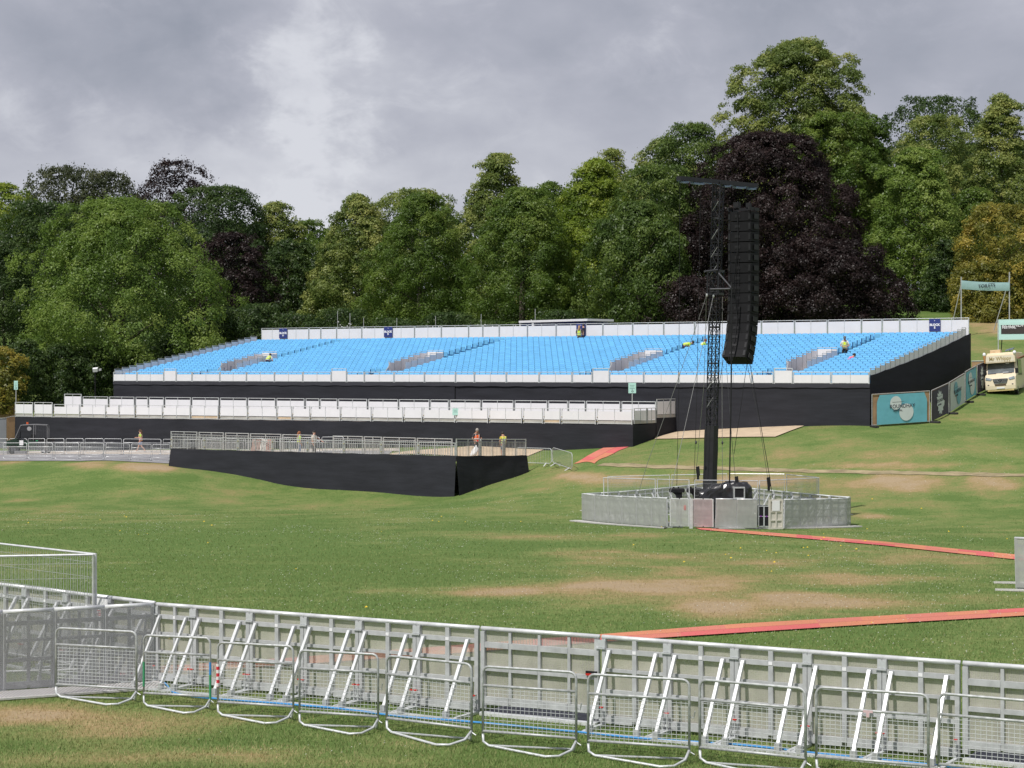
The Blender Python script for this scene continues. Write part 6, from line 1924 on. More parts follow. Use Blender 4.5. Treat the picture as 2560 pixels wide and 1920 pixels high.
# festoon poles behind the grandstand
fp_ = [(844, 778, 168), (875, 783, 167), (909, 794, 166.5), (992, 795, 165), (1089, 790, 164), (1203, 785, 163), (1338, 772, 162)]
lastp = None
for i, (px, py, Y) in enumerate(fp_):
    p = gp(px, Y); zt = P(px, py, Y).z
    s = thing('festoon_pole', f'thin festoon pole behind the back railing, {ORD[i]} from the BLOCK A side', 'pole', tuple(p), group='festoon poles behind the grandstand')
    MB().tube([p - Vector((0, 0, 0.2)), (p.x, p.y, zt)], 0.026, 5).build('pole', M_GALV_D, s)
    q = Vector((p.x, p.y, zt - 0.7))
    if lastp is not None:
        pts = []
        n = 14
        for k in range(n + 1):
            r_ = lastp.lerp(q, k / n); r_.z -= 0.55 * 4 * (k / n) * (1 - k / n); pts.append(r_)
        MB().tube(pts, 0.012, 3).build('cable', M_DARK, s)
        for r_ in pts[1:-1:2]: MB().ball(r_ - Vector((0, 0, 0.06)), 0.05, 6, 4).build('bulb', M_INK, s)
    lastp = q
# floodlight on a pole at the far end
p = gp(238, 158)
s = thing('floodlight', 'dark lamp pole with a pale floodlight head before the dark trees', 'lamp', tuple(p))
zt = P(0, 926, 158).z
MB().tube([p, (p.x, p.y, zt)], 0.06, 8, r2=0.045).build('pole', M_DARK, s)
MB().hexa((p.x + 0.03, p.y - 0.1, zt + 0.05), (0.19, 0, 0.02), (0, 0.08, 0.05), (0, -0.05, 0.13)).build('lamp_head', M_INK, s)
MB().hexa((p.x + 0.42, p.y - 0.1, zt + 0.06), (0.10, 0, 0.02), (0, 0.08, 0), (0, 0, 0.09)).bar((p.x, p.y, zt - 0.05), (p.x + 0.42, p.y - 0.1, zt - 0.03), 0.03, 0.03).build('lamp_head', M_CONCL, s)
# boarding at the far end of the upper path
for (xa, xb, ya, yb, Y, m_, lb) in ((-70, 37.5, 1006, 1012, 157, M_HESS, 'taller brown hoarding under the golden tree, behind the grey one'), (-60, 16, 1048, 1045, 150.5, mat('grey_sheet', (0.22, 0.23, 0.26), 0.7, 0, 0.08, 1.0), 'grey cloth-covered hoarding at the frame edge beyond the utility vehicle'), (16.5, 37, 1043.5, 1040, 150, M_HESS, 'brown hoarding panel between grey hoarding and platform')):
    a, b_ = P(xa, ya, Y), P(xb, yb, Y + 0.5)
    s = thing('hoarding', lb, 'hoarding', (a.x, a.y, hz(a.x, a.y)))
    MB().prism([(a.x, a.y, hz(a.x, a.y) - 0.1), (b_.x, b_.y, hz(b_.x, b_.y) - 0.1), (b_.x, b_.y, b_.z), (a.x, a.y, a.z)], (0, 0.05, 0)).build('cloth', m_, s)
    MB().tube([(a.x, a.y - 0.03, a.z), (b_.x, b_.y - 0.03, b_.z)], 0.02, 5).build('top_tube', M_GALV_D, s)
# low road blocks on the path
for k, (xa, xb, m_, lb) in enumerate(((-14, 6, M_CONCL, 'pale low block at the frame edge on the upper path'), (7, 16.5, M_CONCL, 'short pale low block on the upper path before the dark ones'), (17.2, 35, M_CONC, 'dark low block on the upper path next to the pale one'), (35.6, 60.5, M_CONC, 'dark low block on the upper path, end one of the row'))):
    a, b_ = G(xa, 1136.5), G(xb, 1136.5)
    s = thing('road_block', lb, 'block', tuple(a))
    MB().bbox(a.x, b_.x, a.y, a.y + 0.4, a.z - 0.05, a.z + 0.26, 0.03).build('block', m_, s)

# ------------------------------------------------------------------ utility vehicle
uq = gp(76, 138.3)
utv = thing('utility_vehicle', 'dark green utility vehicle with roll cage and load bed parked by the platform', 'utility vehicle', tuple(uq), R(8), world=False)
M_UGR = mat('dark_green_paint', (0.018, 0.040, 0.026), 0.4, 0, 0.2, 3.0, spec=0.5)
# local: front at -x
MB().prism([(-1.45, -0.68, 0.55), (-1.42, -0.68, 0.88), (-0.95, -0.68, 1.02), (-0.80, -0.68, 1.02), (-0.75, -0.68, 0.55)], (0, 1.36, 0)).build('bonnet', M_UGR, utv)
MB().box(-0.75, 0.45, -0.68, 0.68, 0.42, 0.60).box(-0.75, 0.30, -0.70, -0.64, 0.60, 0.92).build('tub', M_UGR, utv)
MB().box(-0.35, 0.10, -0.6, 0.6, 0.60, 0.86).box(0.10, 0.22, -0.6, 0.6, 0.70, 1.30).build('seat', M_DARK, utv)
MB().box(0.38, 1.48, -0.70, 0.70, 0.72, 0.80).box(0.38, 1.48, -0.72, -0.66, 0.80, 1.04).box(0.38, 1.48, 0.66, 0.72, 0.80, 1.04).box(1.42, 1.48, -0.66, 0.66, 0.80, 1.04).build('load_bed', M_DARK, utv)
m = MB()
for y in (-0.64, 0.64):
    m.tube([(-0.92, y, 1.0), (-0.55, y, 1.90), (0.28, y, 1.94), (1.05, y, 1.90), (1.12, y, 1.80), (1.12, y, 1.05)], 0.03, 6)
    m.tube([(0.24, y, 0.62), (0.28, y, 1.94)], 0.03, 6)
for x, z in ((-0.55, 1.90), (0.28, 1.94), (1.05, 1.90)): m.tube([(x, -0.64, z), (x, 0.64, z)], 0.028, 6)
m.build('roll_cage', M_CONC, utv)
utv.scale = (1.08, 1.05, 1.06)
MB().prism([(-0.90, -0.60, 1.04), (-0.90, 0.60, 1.04), (-0.57, 0.60, 1.86), (-0.57, -0.60, 1.86)], (0.015, 0, 0)).build('windscreen', M_GLASS, utv)
m = MB()
for k in range(9): m.tube([(0.36, -0.66, 1.08 + k * 0.095), (1.10, -0.66, 1.08 + k * 0.095)], 0.006, 3)
for k in range(8): m.tube([(0.36 + k * 0.105, -0.66, 1.05), (0.36 + k * 0.105, -0.66, 1.88)], 0.006, 3)
m.build('mesh_guard', M_DARKG, utv)
MB().tube([(-0.18, 0.0, 1.96), (-0.18, 0.0, 2.10)], 0.07, 8).build('beacon', mat('orange_beacon', (0.70, 0.12, 0.04), 0.3), utv)
MB().box(-0.62, -0.38, -0.712, -0.706, 0.60, 0.92).build('paper_notice', M_INK, utv)
MB().tube([(-0.02, -0.60, 1.68), (-0.01, -0.66, 1.68)], 0.14, 12).build('side_lamp', M_CONCL, utv)
MB().box(-0.20, 0.06, -0.71, -0.705, 0.70, 0.74).box(0.40, 0.55, -0.735, -0.721, 0.86, 0.92).build('side_stripe', M_GREENP, utv)
for x in (-1.0, 1.0):
    for y in (-0.62, 0.62):
        w = MB().tube([(x, y - 0.12, 0.31), (x, y + 0.12, 0.31)], 0.31, 16).build('wheel', M_RUBBER, utv)
        MB().tube([(x, y - 0.13, 0.31), (x, y + 0.13, 0.31)], 0.15, 10).build('rim', M_DARKG, w)
# folded display boards behind the railings
for k, (px, col_, lb) in enumerate(((640, (0.33, 0.22, 0.19), 'brown folded board leaning behind the barred railings'), (655, (0.55, 0.53, 0.50), 'pale folded board leaning behind the barred railings, in the middle of three'), (672, (0.38, 0.24, 0.21), 'reddish folded board leaning behind the barred railings'))):
    p = P(px, 1131, 126.2)
    s = thing('folded_board', lb, 'board', tuple(p))
    bm2 = mat('board_tint_' + 'abc'[k], col_, 0.7)
    MB().hexa((p.x, p.y, p.z + 0.42), (0.27, 0, 0.01), (0, 0.02, 0), (0.06, 0.12, 0.42)).build('panel', bm2, s)
    MB().bar((p.x - 0.30, p.y, p.z), (p.x - 0.22, p.y + 0.14, p.z + 0.86), 0.03, 0.03).bar((p.x + 0.28, p.y, p.z), (p.x + 0.36, p.y + 0.14, p.z + 0.86), 0.03, 0.03).build('edge_strut', M_ALU_B, s)
# ------------------------------------------------------------------ trees
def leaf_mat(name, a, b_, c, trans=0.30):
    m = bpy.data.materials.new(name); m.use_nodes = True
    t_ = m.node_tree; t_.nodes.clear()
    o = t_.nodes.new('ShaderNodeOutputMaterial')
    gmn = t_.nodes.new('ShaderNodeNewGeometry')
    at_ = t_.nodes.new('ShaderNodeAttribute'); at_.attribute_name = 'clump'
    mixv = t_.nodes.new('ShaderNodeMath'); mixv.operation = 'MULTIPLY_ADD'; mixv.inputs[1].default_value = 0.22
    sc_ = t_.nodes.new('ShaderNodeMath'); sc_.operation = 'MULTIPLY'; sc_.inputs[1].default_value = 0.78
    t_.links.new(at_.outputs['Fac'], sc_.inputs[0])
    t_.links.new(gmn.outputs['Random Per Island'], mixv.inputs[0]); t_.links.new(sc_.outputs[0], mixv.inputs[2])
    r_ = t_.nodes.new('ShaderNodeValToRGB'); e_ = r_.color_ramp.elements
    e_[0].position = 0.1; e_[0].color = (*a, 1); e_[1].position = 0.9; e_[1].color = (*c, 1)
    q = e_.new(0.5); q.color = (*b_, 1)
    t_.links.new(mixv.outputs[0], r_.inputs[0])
    df = t_.nodes.new('ShaderNodeBsdfDiffuse'); tl = t_.nodes.new('ShaderNodeBsdfTranslucent'); gl = t_.nodes.new('ShaderNodeBsdfGlossy')
    gl.inputs['Roughness'].default_value = 0.45
    gl.inputs['Color'].default_value = (0.8, 0.8, 0.8, 1)
    for n in (df, tl): t_.links.new(r_.outputs[0], n.inputs['Color'])
    m1 = t_.nodes.new('ShaderNodeMixShader'); m1.inputs[0].default_value = trans + 0.18
    t_.links.new(df.outputs[0], m1.inputs[1]); t_.links.new(tl.outputs[0], m1.inputs[2])
    m2 = t_.nodes.new('ShaderNodeMixShader'); m2.inputs[0].default_value = 0.022
    t_.links.new(m1.outputs[0], m2.inputs[1]); t_.links.new(gl.outputs[0], m2.inputs[2])
    t_.links.new(m2.outputs[0], o.inputs['Surface'])
    return m
SPEC = {
    'lime': leaf_mat('lime_leaves', (0.0789, 0.1299, 0.0276), (0.2038, 0.2613, 0.0634), (0.4339, 0.4519, 0.1384)),
    'green': leaf_mat('green_leaves', (0.0612, 0.1109, 0.0176), (0.1196, 0.1954, 0.0300), (0.2174, 0.2900, 0.0562)),
    'fresh': leaf_mat('fresh_leaves', (0.0788, 0.1408, 0.0233), (0.1638, 0.2534, 0.0436), (0.3155, 0.3941, 0.0943)),
    'maple': leaf_mat('yellow_green_leaves', (0.0817, 0.1416, 0.0150), (0.1950, 0.2767, 0.0300), (0.3523, 0.4119, 0.0626)),
    'chestnut': leaf_mat('chestnut_leaves', (0.0475, 0.0866, 0.0195), (0.1019, 0.1640, 0.0344), (0.1952, 0.2625, 0.0560)),
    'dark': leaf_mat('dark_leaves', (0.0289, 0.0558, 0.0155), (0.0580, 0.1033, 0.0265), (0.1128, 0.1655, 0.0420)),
    'copper': leaf_mat('copper_leaves', (0.0125, 0.0085, 0.0085), (0.025, 0.0155, 0.0150), (0.047, 0.029, 0.0275), 0.12),
    'gold': leaf_mat('golden_leaves', (0.10, 0.125, 0.023), (0.255, 0.245, 0.045), (0.53, 0.405, 0.08)),
    'brown': leaf_mat('olive_leaves', (0.0440, 0.0579, 0.0274), (0.0755, 0.0927, 0.0400), (0.1385, 0.1480, 0.0688)),
}
M_BARK = mat('bark', (0.10, 0.085, 0.065), 0.9, 0, 0.3, 4.0, bump=0.8, bscale=9.0, stretch=(1, 1, 0.25))
def profile(kind, t_):
    if kind == 'round': return np.sqrt(np.clip(1 - (2 * t_ - 1) ** 2, 0, 1)) ** 0.75
    if kind == 'dome': return np.clip(np.sqrt(np.clip(1 - t_ ** 2.2, 0, 1)), 0, 1) * (0.82 + 0.18 * np.clip(t_ * 4, 0, 1))
    if kind == 'tall': return np.where(t_ > 0.42, np.clip(1 - ((t_ - 0.42) / 0.58) ** 2.9, 0, 1) ** 0.58, 0.86 + 0.14 * np.clip(t_ / 0.42, 0, 1))
    if kind == 'gable': return np.clip(1 - t_ ** 1.7, 0, 1) ** 0.54 * (0.90 + 0.10 * np.clip(t_ * 4, 0, 1))
    if kind == 'oval': return np.clip(1 - t_ ** 2.3, 0, 1) ** 0.52 * (0.86 + 0.14 * np.clip(t_ * 4, 0, 1))
    if kind == 'ball': return np.clip(1 - np.abs((t_ - 0.5) / 0.5) ** 2.6, 0, 1) ** 0.5
    if kind == 'cone': return np.clip(1 - t_, 0, 1) ** 0.62 * (0.9 + 0.1 * np.clip(t_ * 5, 0, 1))
    if kind == 'mound': return np.sqrt(np.clip(1 - t_ ** 1.7, 0, 1))
    return 1 - 0.4 * t_
def crown(seed, w, h, kind, leaf=0.30, dens=1.0, lump=1.0, flat=0.85, droop=0.0, aspect=0.62, edge=1.0, swell=0.20, ragged=0.0):
    """leaf faces on a shell of many small leaf clumps carried by a few larger boughs; returns verts, faces, clump values"""
    g = np.random.default_rng(seed)
    R_ = w / 2
    area = PI * R_ * h * 1.15
    s_l = lump * 0.95 * (w / 17.0) ** 0.35
    nl = int(np.clip(area / (s_l * s_l) * 0.66, 60, 620))
    # boughs: broad swellings of the outline
    K = 16
    bt, ba, bw = g.uniform(0.05, 1.0, K), g.uniform(0, 2 * PI, K), g.uniform(0.11, 0.2, K)
    bv = g.random(K)
    k = np.arange(nl)
    tt_ = np.clip((k + g.random(nl)) / nl, 0, 1) ** 0.9
    ang = (k * 2.399963 + g.normal(0, 0.35, nl)) % (2 * PI)
    back = np.sin(ang) > 0.45
    ang = np.where(back & (g.random(nl) < 0.6), -ang, ang) % (2 * PI)
    dt = (tt_[:, None] - bt[None]) * h / w
    da = (np.abs(ang[:, None] - ba[None] + PI) % (2 * PI)) - PI
    da = np.arctan2(np.sin(ang[:, None] - ba[None]), np.cos(ang[:, None] - ba[None])) * 0.42
    q = np.exp(-(dt ** 2 + da ** 2) / (bw ** 2)[None] * 0.8)
    sw = np.max(q, 1)
    own = np.argmax(q, 1)
    lr = s_l * g.uniform(0.62, 1.25, nl)
    pr = profile(kind, tt_)
    rad = pr * R_ * edge * (1 - swell * 0.75 + swell * 1.35 * sw + g.normal(0, 0.055, nl))
    deep = g.random(nl) < 0.14
    rad = np.where(deep, rad * g.uniform(0.35, 0.85, nl), rad)
    rad = np.maximum(rad - lr * 0.6, 0)
    cx, cy = rad * np.cos(ang), rad * np.sin(ang)
    cz_ = np.minimum(tt_ * h * (0.98 + 0.05 * sw), h - lr * 0.9) + (sw - 0.5) * 0.05 * h * (tt_ < 0.9)
    lay = 2.1 * dens
    n_leaf = int(min(150000, area * lay / (leaf * leaf * aspect * 0.5)))
    wgt = lr ** 2 * np.where(np.sin(ang) > 0.5, 0.55, 1.0)
    idx = g.choice(nl, n_leaf, p=wgt / wgt.sum())
    d = g.normal(size=(n_leaf, 3)); d /= np.linalg.norm(d, axis=1)[:, None]
    out_ = np.c_[cx, cy, (cz_ - h * 0.40) * 0.8]; out_ /= np.maximum(np.linalg.norm(out_, axis=1), 1e-3)[:, None]
    d = d + out_[idx] * 0.75 + np.array([0, 0, 0.30]); d /= np.linalg.norm(d, axis=1)[:, None]
    bump_ = 1 + 0.20 * np.sin(d[:, 0] * 7 + idx) * np.sin(d[:, 2] * 6 + idx * 1.3) + 0.14 * np.sin(d[:, 1] * 11 + idx * 0.7)
    rr = lr[idx] * bump_ * (1.08 - np.abs(g.normal(0, 0.22, n_leaf)))
    stray = g.random(n_leaf) < (0.04 + ragged * 0.22)
    rr = np.where(stray, rr * g.uniform(1.0, 1.25 + ragged, n_leaf), rr)
    p = np.c_[cx, cy, cz_][idx] + d * rr[:, None] * np.array([1, 1, flat + ragged * 0.6])
    if droop: p[:, 2] -= droop * rr * (1 - d[:, 2]) * 0.5
    ni = n_leaf // 3
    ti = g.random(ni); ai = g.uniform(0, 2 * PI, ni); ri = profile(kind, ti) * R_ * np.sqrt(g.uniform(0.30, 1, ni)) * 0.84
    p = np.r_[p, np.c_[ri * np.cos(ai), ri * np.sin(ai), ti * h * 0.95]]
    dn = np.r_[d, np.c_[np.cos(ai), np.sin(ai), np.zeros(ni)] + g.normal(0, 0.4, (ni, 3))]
    cl = np.r_[(0.35 * bv[own] + 0.65 * g.random(nl))[idx], np.full(ni, 0.12)]  # inner leaves set near the darkest tone, shade painted inside the crown
    n = len(p)
    nrm = dn + g.normal(0, 0.42, (n, 3)) + np.array([0, 0, 0.15 - droop * 0.3]); nrm /= np.linalg.norm(nrm, axis=1)[:, None]
    a = g.normal(size=(n, 3))
    if droop: a = a * 0.6 + np.array([0, 0, -1.0])
    a -= nrm * (a * nrm).sum(1)[:, None]; a /= np.maximum(np.linalg.norm(a, axis=1), 1e-3)[:, None]
    b_ = np.cross(nrm, a)
    s_ = leaf * g.uniform(0.55, 1.15, n)[:, None]
    v = np.stack([p - a * s_ * 0.5, p + b_ * s_ * aspect * 0.5, p + a * s_ * 0.6, p - b_ * s_ * aspect * 0.5], 1)
    v[:, :, 2] = np.maximum(v[:, :, 2], 0.02)
    return v.reshape(-1, 3), np.arange(n * 4).reshape(-1, 4), np.repeat(cl, 4)
def tree(name, label, px, top, bottom, width, Y, kind, spec, seed, leaf=0.23, dens=1.0, group=None, trunk=True, **kw):
    """crown read off the photograph: centre, top, bottom and width in photo pixels at depth Y"""
    k = Y / F
    b_ = P(px, bottom, Y); zt = P(px, top, Y).z
    w, h = width * k * 1.08, zt - b_.z
    zg = hz(b_.x, b_.y)
    root = thing(name, label, 'bush' if name.endswith('bush') else 'tree', (b_.x, b_.y, zg), group=group, world=False)
    v, f_, cl = crown(seed, w, h, kind, leaf * Y / 185.0, dens, **kw)
    v[:, 2] += b_.z - zg
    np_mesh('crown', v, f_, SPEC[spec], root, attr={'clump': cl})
    rnd = random.Random(seed)
    if trunk:
        r0 = max(0.14, w * 0.022)
        m = MB()
        H_ = max(2.0, (b_.z - zg) + h * 0.72)
        pts = [Vector((rnd.uniform(-1, 1) * 0.02 * H_ * (k_ / 6), rnd.uniform(-1, 1) * 0.02 * H_ * (k_ / 6), -0.3 + (H_ + 0.3) * k_ / 6)) for k_ in range(7)]
        m.tube(pts, r0 * 1.25, 8, r2=r0 * 0.25)
        for q in range(9):
            z = H_ * (0.28 + 0.65 * q / 9); a = rnd.uniform(0, 2 * PI)
            L_ = w * 0.30 * (1 - 0.4 * q / 9)
            p0 = pts[0].lerp(pts[-1], min(0.98, (z + 0.3) / (H_ + 0.3)))
            m.tube([p0, p0 + Vector((math.cos(a) * L_ * 0.5, math.sin(a) * L_ * 0.5, L_ * 0.30)), p0 + Vector((math.cos(a) * L_, math.sin(a) * L_, L_ * 0.75))], r0 * 0.42, 5, r2=r0 * 0.08)
        m.build('trunk', M_BARK, root, smooth=True)
    return root
TS = [
 # far row, filling behind
 ('tree', 'feathery olive tree topping the far skyline above the big bright green tree', 165, 420, 760, 230, 222, 'round', 'brown', 1, dict(dens=.75, droop=.5, ragged=.5, lump=.8)),
 ('tree', 'feathery olive tree with ragged top next to the dark purple treetop', 275, 432, 760, 200, 220, 'round', 'brown', 2, dict(dens=.75, droop=.5, ragged=.5, lump=.8)),
 ('tree', 'tall yellow-green tree at the frame edge above the dark one', 10, 458, 800, 190, 212, 'tall', 'maple', 3, dict(dens=.8)),
 ('tree', 'dull green tree on the skyline behind the bright green tree', 110, 505, 850, 260, 205, 'round', 'dark', 4, dict(dens=.8)),
 ('tree', 'dark purple treetop standing out on the skyline', 432, 408, 760, 200, 216, 'round', 'copper', 5, dict(dens=.6, ragged=.6, lump=.8)),
 ('tree', 'broad dark green tree between the purple treetop and the row of limes', 555, 466, 800, 260, 200, 'round', 'dark', 6, dict(dens=1.0)),
 ('tree', 'olive lime at the low point of the skyline', 690, 505, 800, 200, 203, 'gable', 'lime', 7, dict(dens=.8)),
 ('tree', 'mid green tree filling the dip of the skyline', 765, 552, 830, 220, 206, 'tall', 'green', 8, dict(dens=.9)),
 ('tree', 'dark tree low in the dip behind the copper tree', 720, 600, 850, 220, 198, 'dome', 'dark', 9, dict(dens=.8)),
 ('tree', 'olive lime with pointed top, first after the dip of the skyline', 893, 487, 830, 265, 195, 'gable', 'lime', 10, dict(dens=1.1)),
 ('tree', 'pale olive lime on the skyline behind the darker ivy green tree', 1030, 474, 800, 240, 203, 'round', 'lime', 11, dict(dens=.8)),
 ('tree', 'fine-leaved mid green tree in front of the pale olive lime', 1050, 486, 835, 285, 186, 'gable', 'green', 12, dict(dens=1.1, leaf=.19)),
 ('tree', 'tall clumpy lime standing above its neighbours in the middle', 1243, 384, 830, 240, 192, 'gable', 'lime', 13, dict(dens=1.1)),
 ('tree', 'small green tree on the skyline between tall lime and maple', 1375, 455, 760, 170, 198, 'tall', 'green', 14, dict(dens=.7)),
 ('tree', 'fine-leaved green tree in front of the tall clumpy lime', 1305, 470, 835, 290, 180, 'gable', 'green', 15, dict(dens=1.1, leaf=.19)),
 ('tree', 'pointed lime top behind the yellow-green maple', 1528, 373, 700, 180, 204, 'gable', 'lime', 16, dict(dens=.6)),
 ('tree', 'yellow-green maple in the middle of the wood edge', 1490, 398, 830, 315, 187, 'gable', 'maple', 17, dict(dens=1.1)),
 ('tree', 'pale lime beside the dark chestnut', 1665, 352, 760, 240, 202, 'round', 'lime', 18, dict(dens=.8)),
 ('tree', 'dark horse chestnut whose top meets the giant lime', 1735, 308, 640, 190, 192, 'round', 'chestnut', 19, dict(dens=1.0, droop=.5)),
 ('tree', 'large drooping horse chestnut in front of the wood, beside the copper beech', 1597, 505, 835, 300, 174, 'dome', 'chestnut', 20, dict(dens=1.2, droop=.6, leaf=.26)),
 ('tree', 'drooping horse chestnut shoulder above the large one', 1640, 415, 740, 205, 182, 'round', 'chestnut', 21, dict(dens=.9, droop=.6, leaf=.26)),
 ('tree', 'giant lime rising above the copper beech', 1990, 104, 720, 440, 203, 'oval', 'lime', 22, dict(dens=1.7, swell=.24)),
 ('tree', 'lower spreading half of the giant lime group, dark under the crown', 2085, 290, 790, 320, 198, 'round', 'green', 23, dict(dens=1.3)),
 ('tree', 'great copper beech with purple leaves behind the speaker tower', 1918, 335, 812, 500, 178, 'gable', 'copper', 24, dict(dens=1.5, leaf=.21)),
 ('tree', 'low skirt of purple beech branches sweeping to the grass', 2070, 600, 815, 350, 174, 'dome', 'copper', 25, dict(dens=1.2, leaf=.21, trunk=False)),
 ('tree', 'low purple beech branches behind the seats next to the chestnut', 1735, 690, 815, 240, 170, 'mound', 'copper', 26, dict(dens=1.0, leaf=.21, trunk=False)),
 ('tree', 'dark green flat-topped tree on the skyline beyond the olive lime', 2335, 242, 480, 220, 232, 'round', 'dark', 27, dict(dens=.7)),
 ('tree', 'olive lime below the dark flat-topped tree', 2335, 290, 640, 220, 214, 'tall', 'lime', 28, dict(dens=.9)),
 ('tree', 'tall olive lime near the frame edge above the golden tree', 2500, 235, 760, 235, 198, 'gable', 'lime', 29, dict(dens=1.1)),
 ('tree', 'fresh green tree between copper beech and golden tree', 2285, 372, 790, 285, 186, 'gable', 'fresh', 30, dict(dens=1.1)),
 ('tree', 'green tree behind the golden tree at the frame edge', 2440, 470, 800, 210, 188, 'dome', 'green', 31, dict(dens=.9)),
 ('tree', 'dark green tree with its branches near the ground behind the TOILETS banner', 2365, 600, 790, 130, 180, 'dome', 'dark', 32, dict(dens=1.0)),
 ('tree', 'golden-leaved tree at the frame edge behind the TOILETS banner', 2510, 512, 812, 245, 174, 'round', 'gold', 33, dict(dens=1.2)),
 ('tree', 'golden and green lower branches around the TOILETS banner', 2465, 650, 826, 180, 171, 'dome', 'gold', 34, dict(dens=1.0)),
 # nearer trees beyond the far end of the stand
 ('tree', 'copper tree showing dark purple between bright green tree and wood', 585, 583, 880, 190, 184, 'tall', 'copper', 35, dict(dens=1.1, leaf=.21)),
 ('tree', 'big bright green tree beyond the far end of the grandstand', 305, 500, 975, 540, 172, 'gable', 'fresh', 36, dict(dens=1.0, swell=.24, ragged=.12)),
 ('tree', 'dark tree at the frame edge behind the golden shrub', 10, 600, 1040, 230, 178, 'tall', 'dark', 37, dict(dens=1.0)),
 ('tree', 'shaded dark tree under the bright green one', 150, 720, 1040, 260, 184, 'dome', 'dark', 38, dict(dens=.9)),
 ('tree', 'small golden-brown tree at the frame edge by the platform end', 8, 868, 1035, 105, 158, 'round', 'gold', 39, dict(dens=1.2, leaf=.26)),
 ('tree', 'dark tree behind the far stepped end of the grandstand', 470, 720, 1000, 250, 188, 'dome', 'dark', 40, dict(dens=.9)),
]
for nm, lb, px, tp_, bt, wd_, Y, kd, spc, sd_, kw in TS:
    kw = dict(kw)
    trk = kw.pop('trunk', True)
    tree('broadleaf_tree', lb, px, tp_, bt, wd_, Y, kd, spc, 1000 + sd_ * 13, trunk=trk, group='trees of the wood edge', **kw)
# dark bushes along the foot of the wood, several added to stand for shade
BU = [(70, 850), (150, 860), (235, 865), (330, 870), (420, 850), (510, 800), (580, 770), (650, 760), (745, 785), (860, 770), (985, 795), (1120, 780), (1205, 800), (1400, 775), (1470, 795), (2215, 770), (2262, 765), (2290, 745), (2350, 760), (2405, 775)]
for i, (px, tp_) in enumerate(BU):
    tree('bush', f'dark bush filling in for shade at the foot of the wood, {ORD[i]} in the row', px, tp_, 1030 if px < 500 else 850, 150, 160 + px * 0.018 if px < 500 else (172 if px < 2000 else 182), 'dome', 'dark', 2000 + i * 7, dens=.9, group='bushes at the foot of the wood', trunk=False)
# farther wood mass closing the gaps
g_ = np.random.default_rng(77)
VV, FF_, CC = [], [], []
nn = 0
for i in range(30):
    X_ = -95 + 190 * i / 29
    Yb = 246 + g_.uniform(-6, 6)
    px = CX + X_ / Yb * F
    sky_ = float(np.interp(px, [-700, 0, 300, 500, 640, 740, 860, 1200, 1700, 2000, 2300, 2560, 3300], [520, 500, 470, 490, 560, 600, 540, 470, 400, 260, 330, 330, 350])) + 30
    zb = hz(X_, Yb)
    h = CZ + (HY - sky_) / F * Yb - zb
    v, f_, cl = crown(3000 + i, 13.0, h, 'dome', 0.62, 0.8, lump=1.3)
    v += np.array([X_, Yb, zb])
    VV.append(v); FF_.append(f_ + nn); CC.append(cl); nn += len(v)
o = np_mesh('woods', np.concatenate(VV), np.concatenate(FF_), SPEC['dark'], attr={'clump': np.concatenate(CC)})
tag(o, 'far dark wood closing the gaps behind the trees', 'woods', kind='stuff')

# ------------------------------------------------------------------ short grass, clover and dandelions
def blades(n, x0, x1, y0, y1, hgt, wid, seed):
    g = np.random.default_rng(seed)
    y = y0 + (y1 - y0) * g.random(n) ** 1.15
    half = np.minimum((y * (1290 / F)) + 0.3, x1)
    x = (g.random(n) * 2 - 1) * half
    z = hz_np(x, y)
    d = dryness(x, y)
    keep = g.random(n) > d * 0.45
    x, y, z, d = x[keep], y[keep], z[keep], d[keep]
    n = len(x)
    a = g.uniform(0, 2 * PI, n)
    h_ = hgt * g.uniform(0.5, 1.25, n) * (1 - 0.4 * d)
    lean = g.normal(0, 0.55, (n, 2)) * h_[:, None]
    w_ = wid * g.uniform(0.7, 1.3, n)
    dx_, dy_ = np.cos(a) * w_, np.sin(a) * w_
    v = np.stack([np.c_[x - dx_, y - dy_, z - 0.004], np.c_[x + dx_, y + dy_, z - 0.004], np.c_[x + lean[:, 0], y + lean[:, 1], z + h_]], 1)
    return v.reshape(-1, 3), np.repeat(np.clip(d + g.normal(0, 0.16, n), 0, 1), 3)
M_BLADE = bpy.data.materials.new('grass_blades'); M_BLADE.use_nodes = True
t = M_BLADE.node_tree
bs = t.nodes['Principled BSDF']; bs.inputs['Roughness'].default_value = 0.7; bs.inputs['Specular IOR Level'].default_value = 0.2
at = t.nodes.new('ShaderNodeAttribute'); at.attribute_name = 'dry'
gi = t.nodes.new('ShaderNodeNewGeometry')
ad = t.nodes.new('ShaderNodeMath'); ad.operation = 'MULTIPLY_ADD'; ad.inputs[1].default_value = 0.35
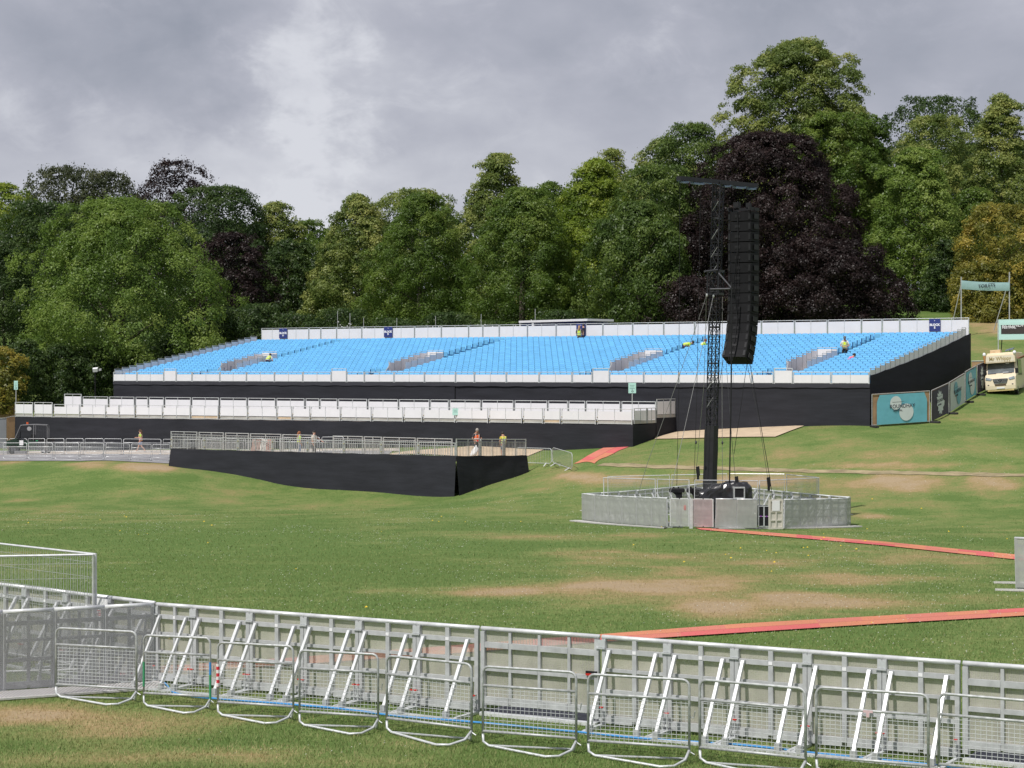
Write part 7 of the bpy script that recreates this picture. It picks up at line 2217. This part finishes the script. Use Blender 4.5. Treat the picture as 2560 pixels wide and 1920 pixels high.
t.links.new(gi.outputs['Random Per Island'], ad.inputs[0]); t.links.new(at.outputs['Fac'], ad.inputs[2])
rp = t.nodes.new('ShaderNodeValToRGB'); e_ = rp.color_ramp.elements
e_[0].position = 0.1; e_[0].color = (0.125, 0.185, 0.05, 1); e_[1].position = 1.0; e_[1].color = (0.46, 0.34, 0.19, 1)
q = e_.new(0.45); q.color = (0.23, 0.265, 0.10, 1)
t.links.new(ad.outputs[0], rp.inputs[0]); t.links.new(rp.outputs[0], bs.inputs['Base Color'])
v1, d1 = blades(150000, -9, 9, 24.0, 33.0, 0.050, 0.0045, 5)
v2, d2 = blades(150000, -18, 18, 33.0, 62.0, 0.042, 0.007, 6)
v3, d3 = blades(60000, -34, 34, 62.0, 122.0, 0.05, 0.012, 7)
vv = np.r_[v1, v2, v3]
o = np_mesh('grass', vv, np.arange(len(vv)).reshape(-1, 3), M_BLADE, attr={'dry': np.r_[d1, d2, d3]})
tag(o, 'short mown grass, green with parched tufts', 'grass', kind='stuff')
def flecks(n, y0, y1, seed, thr, size):
    g = np.random.default_rng(seed)
    y = y0 + (y1 - y0) * g.random(n)
    x = (g.random(n) * 2 - 1) * (y * (1290 / F))
    k = fbm(x * 0.35, y * 0.18, seed, 3) > thr
    x, y = x[k], y[k]
    z = hz_np(x, y) + 0.045
    s_ = size * g.uniform(0.6, 1.2, len(x)) * (y / 45) ** 0.4
    v = np.stack([np.c_[x - s_, y, z], np.c_[x, y - s_, z + 0.01], np.c_[x + s_, y, z + 0.01], np.c_[x, y + s_, z + s_]], 1).reshape(-1, 3)
    return v, np.arange(len(v)).reshape(-1, 4)
v, f_ = flecks(9000, 25, 110, 31, 0.54, 0.014)
tag(np_mesh('clover_flowers', v, f_, mat('clover_white', (0.55, 0.55, 0.48), 0.7)), 'white clover flowers dotted through the lawn', 'flowers', kind='stuff')
v, f_ = flecks(150, 30, 100, 47, 0.55, 0.030)
tag(np_mesh('dandelion_flowers', v, f_, mat('dandelion_yellow', (0.70, 0.48, 0.03), 0.7)), 'yellow dandelions scattered in the lawn', 'flowers', kind='stuff')
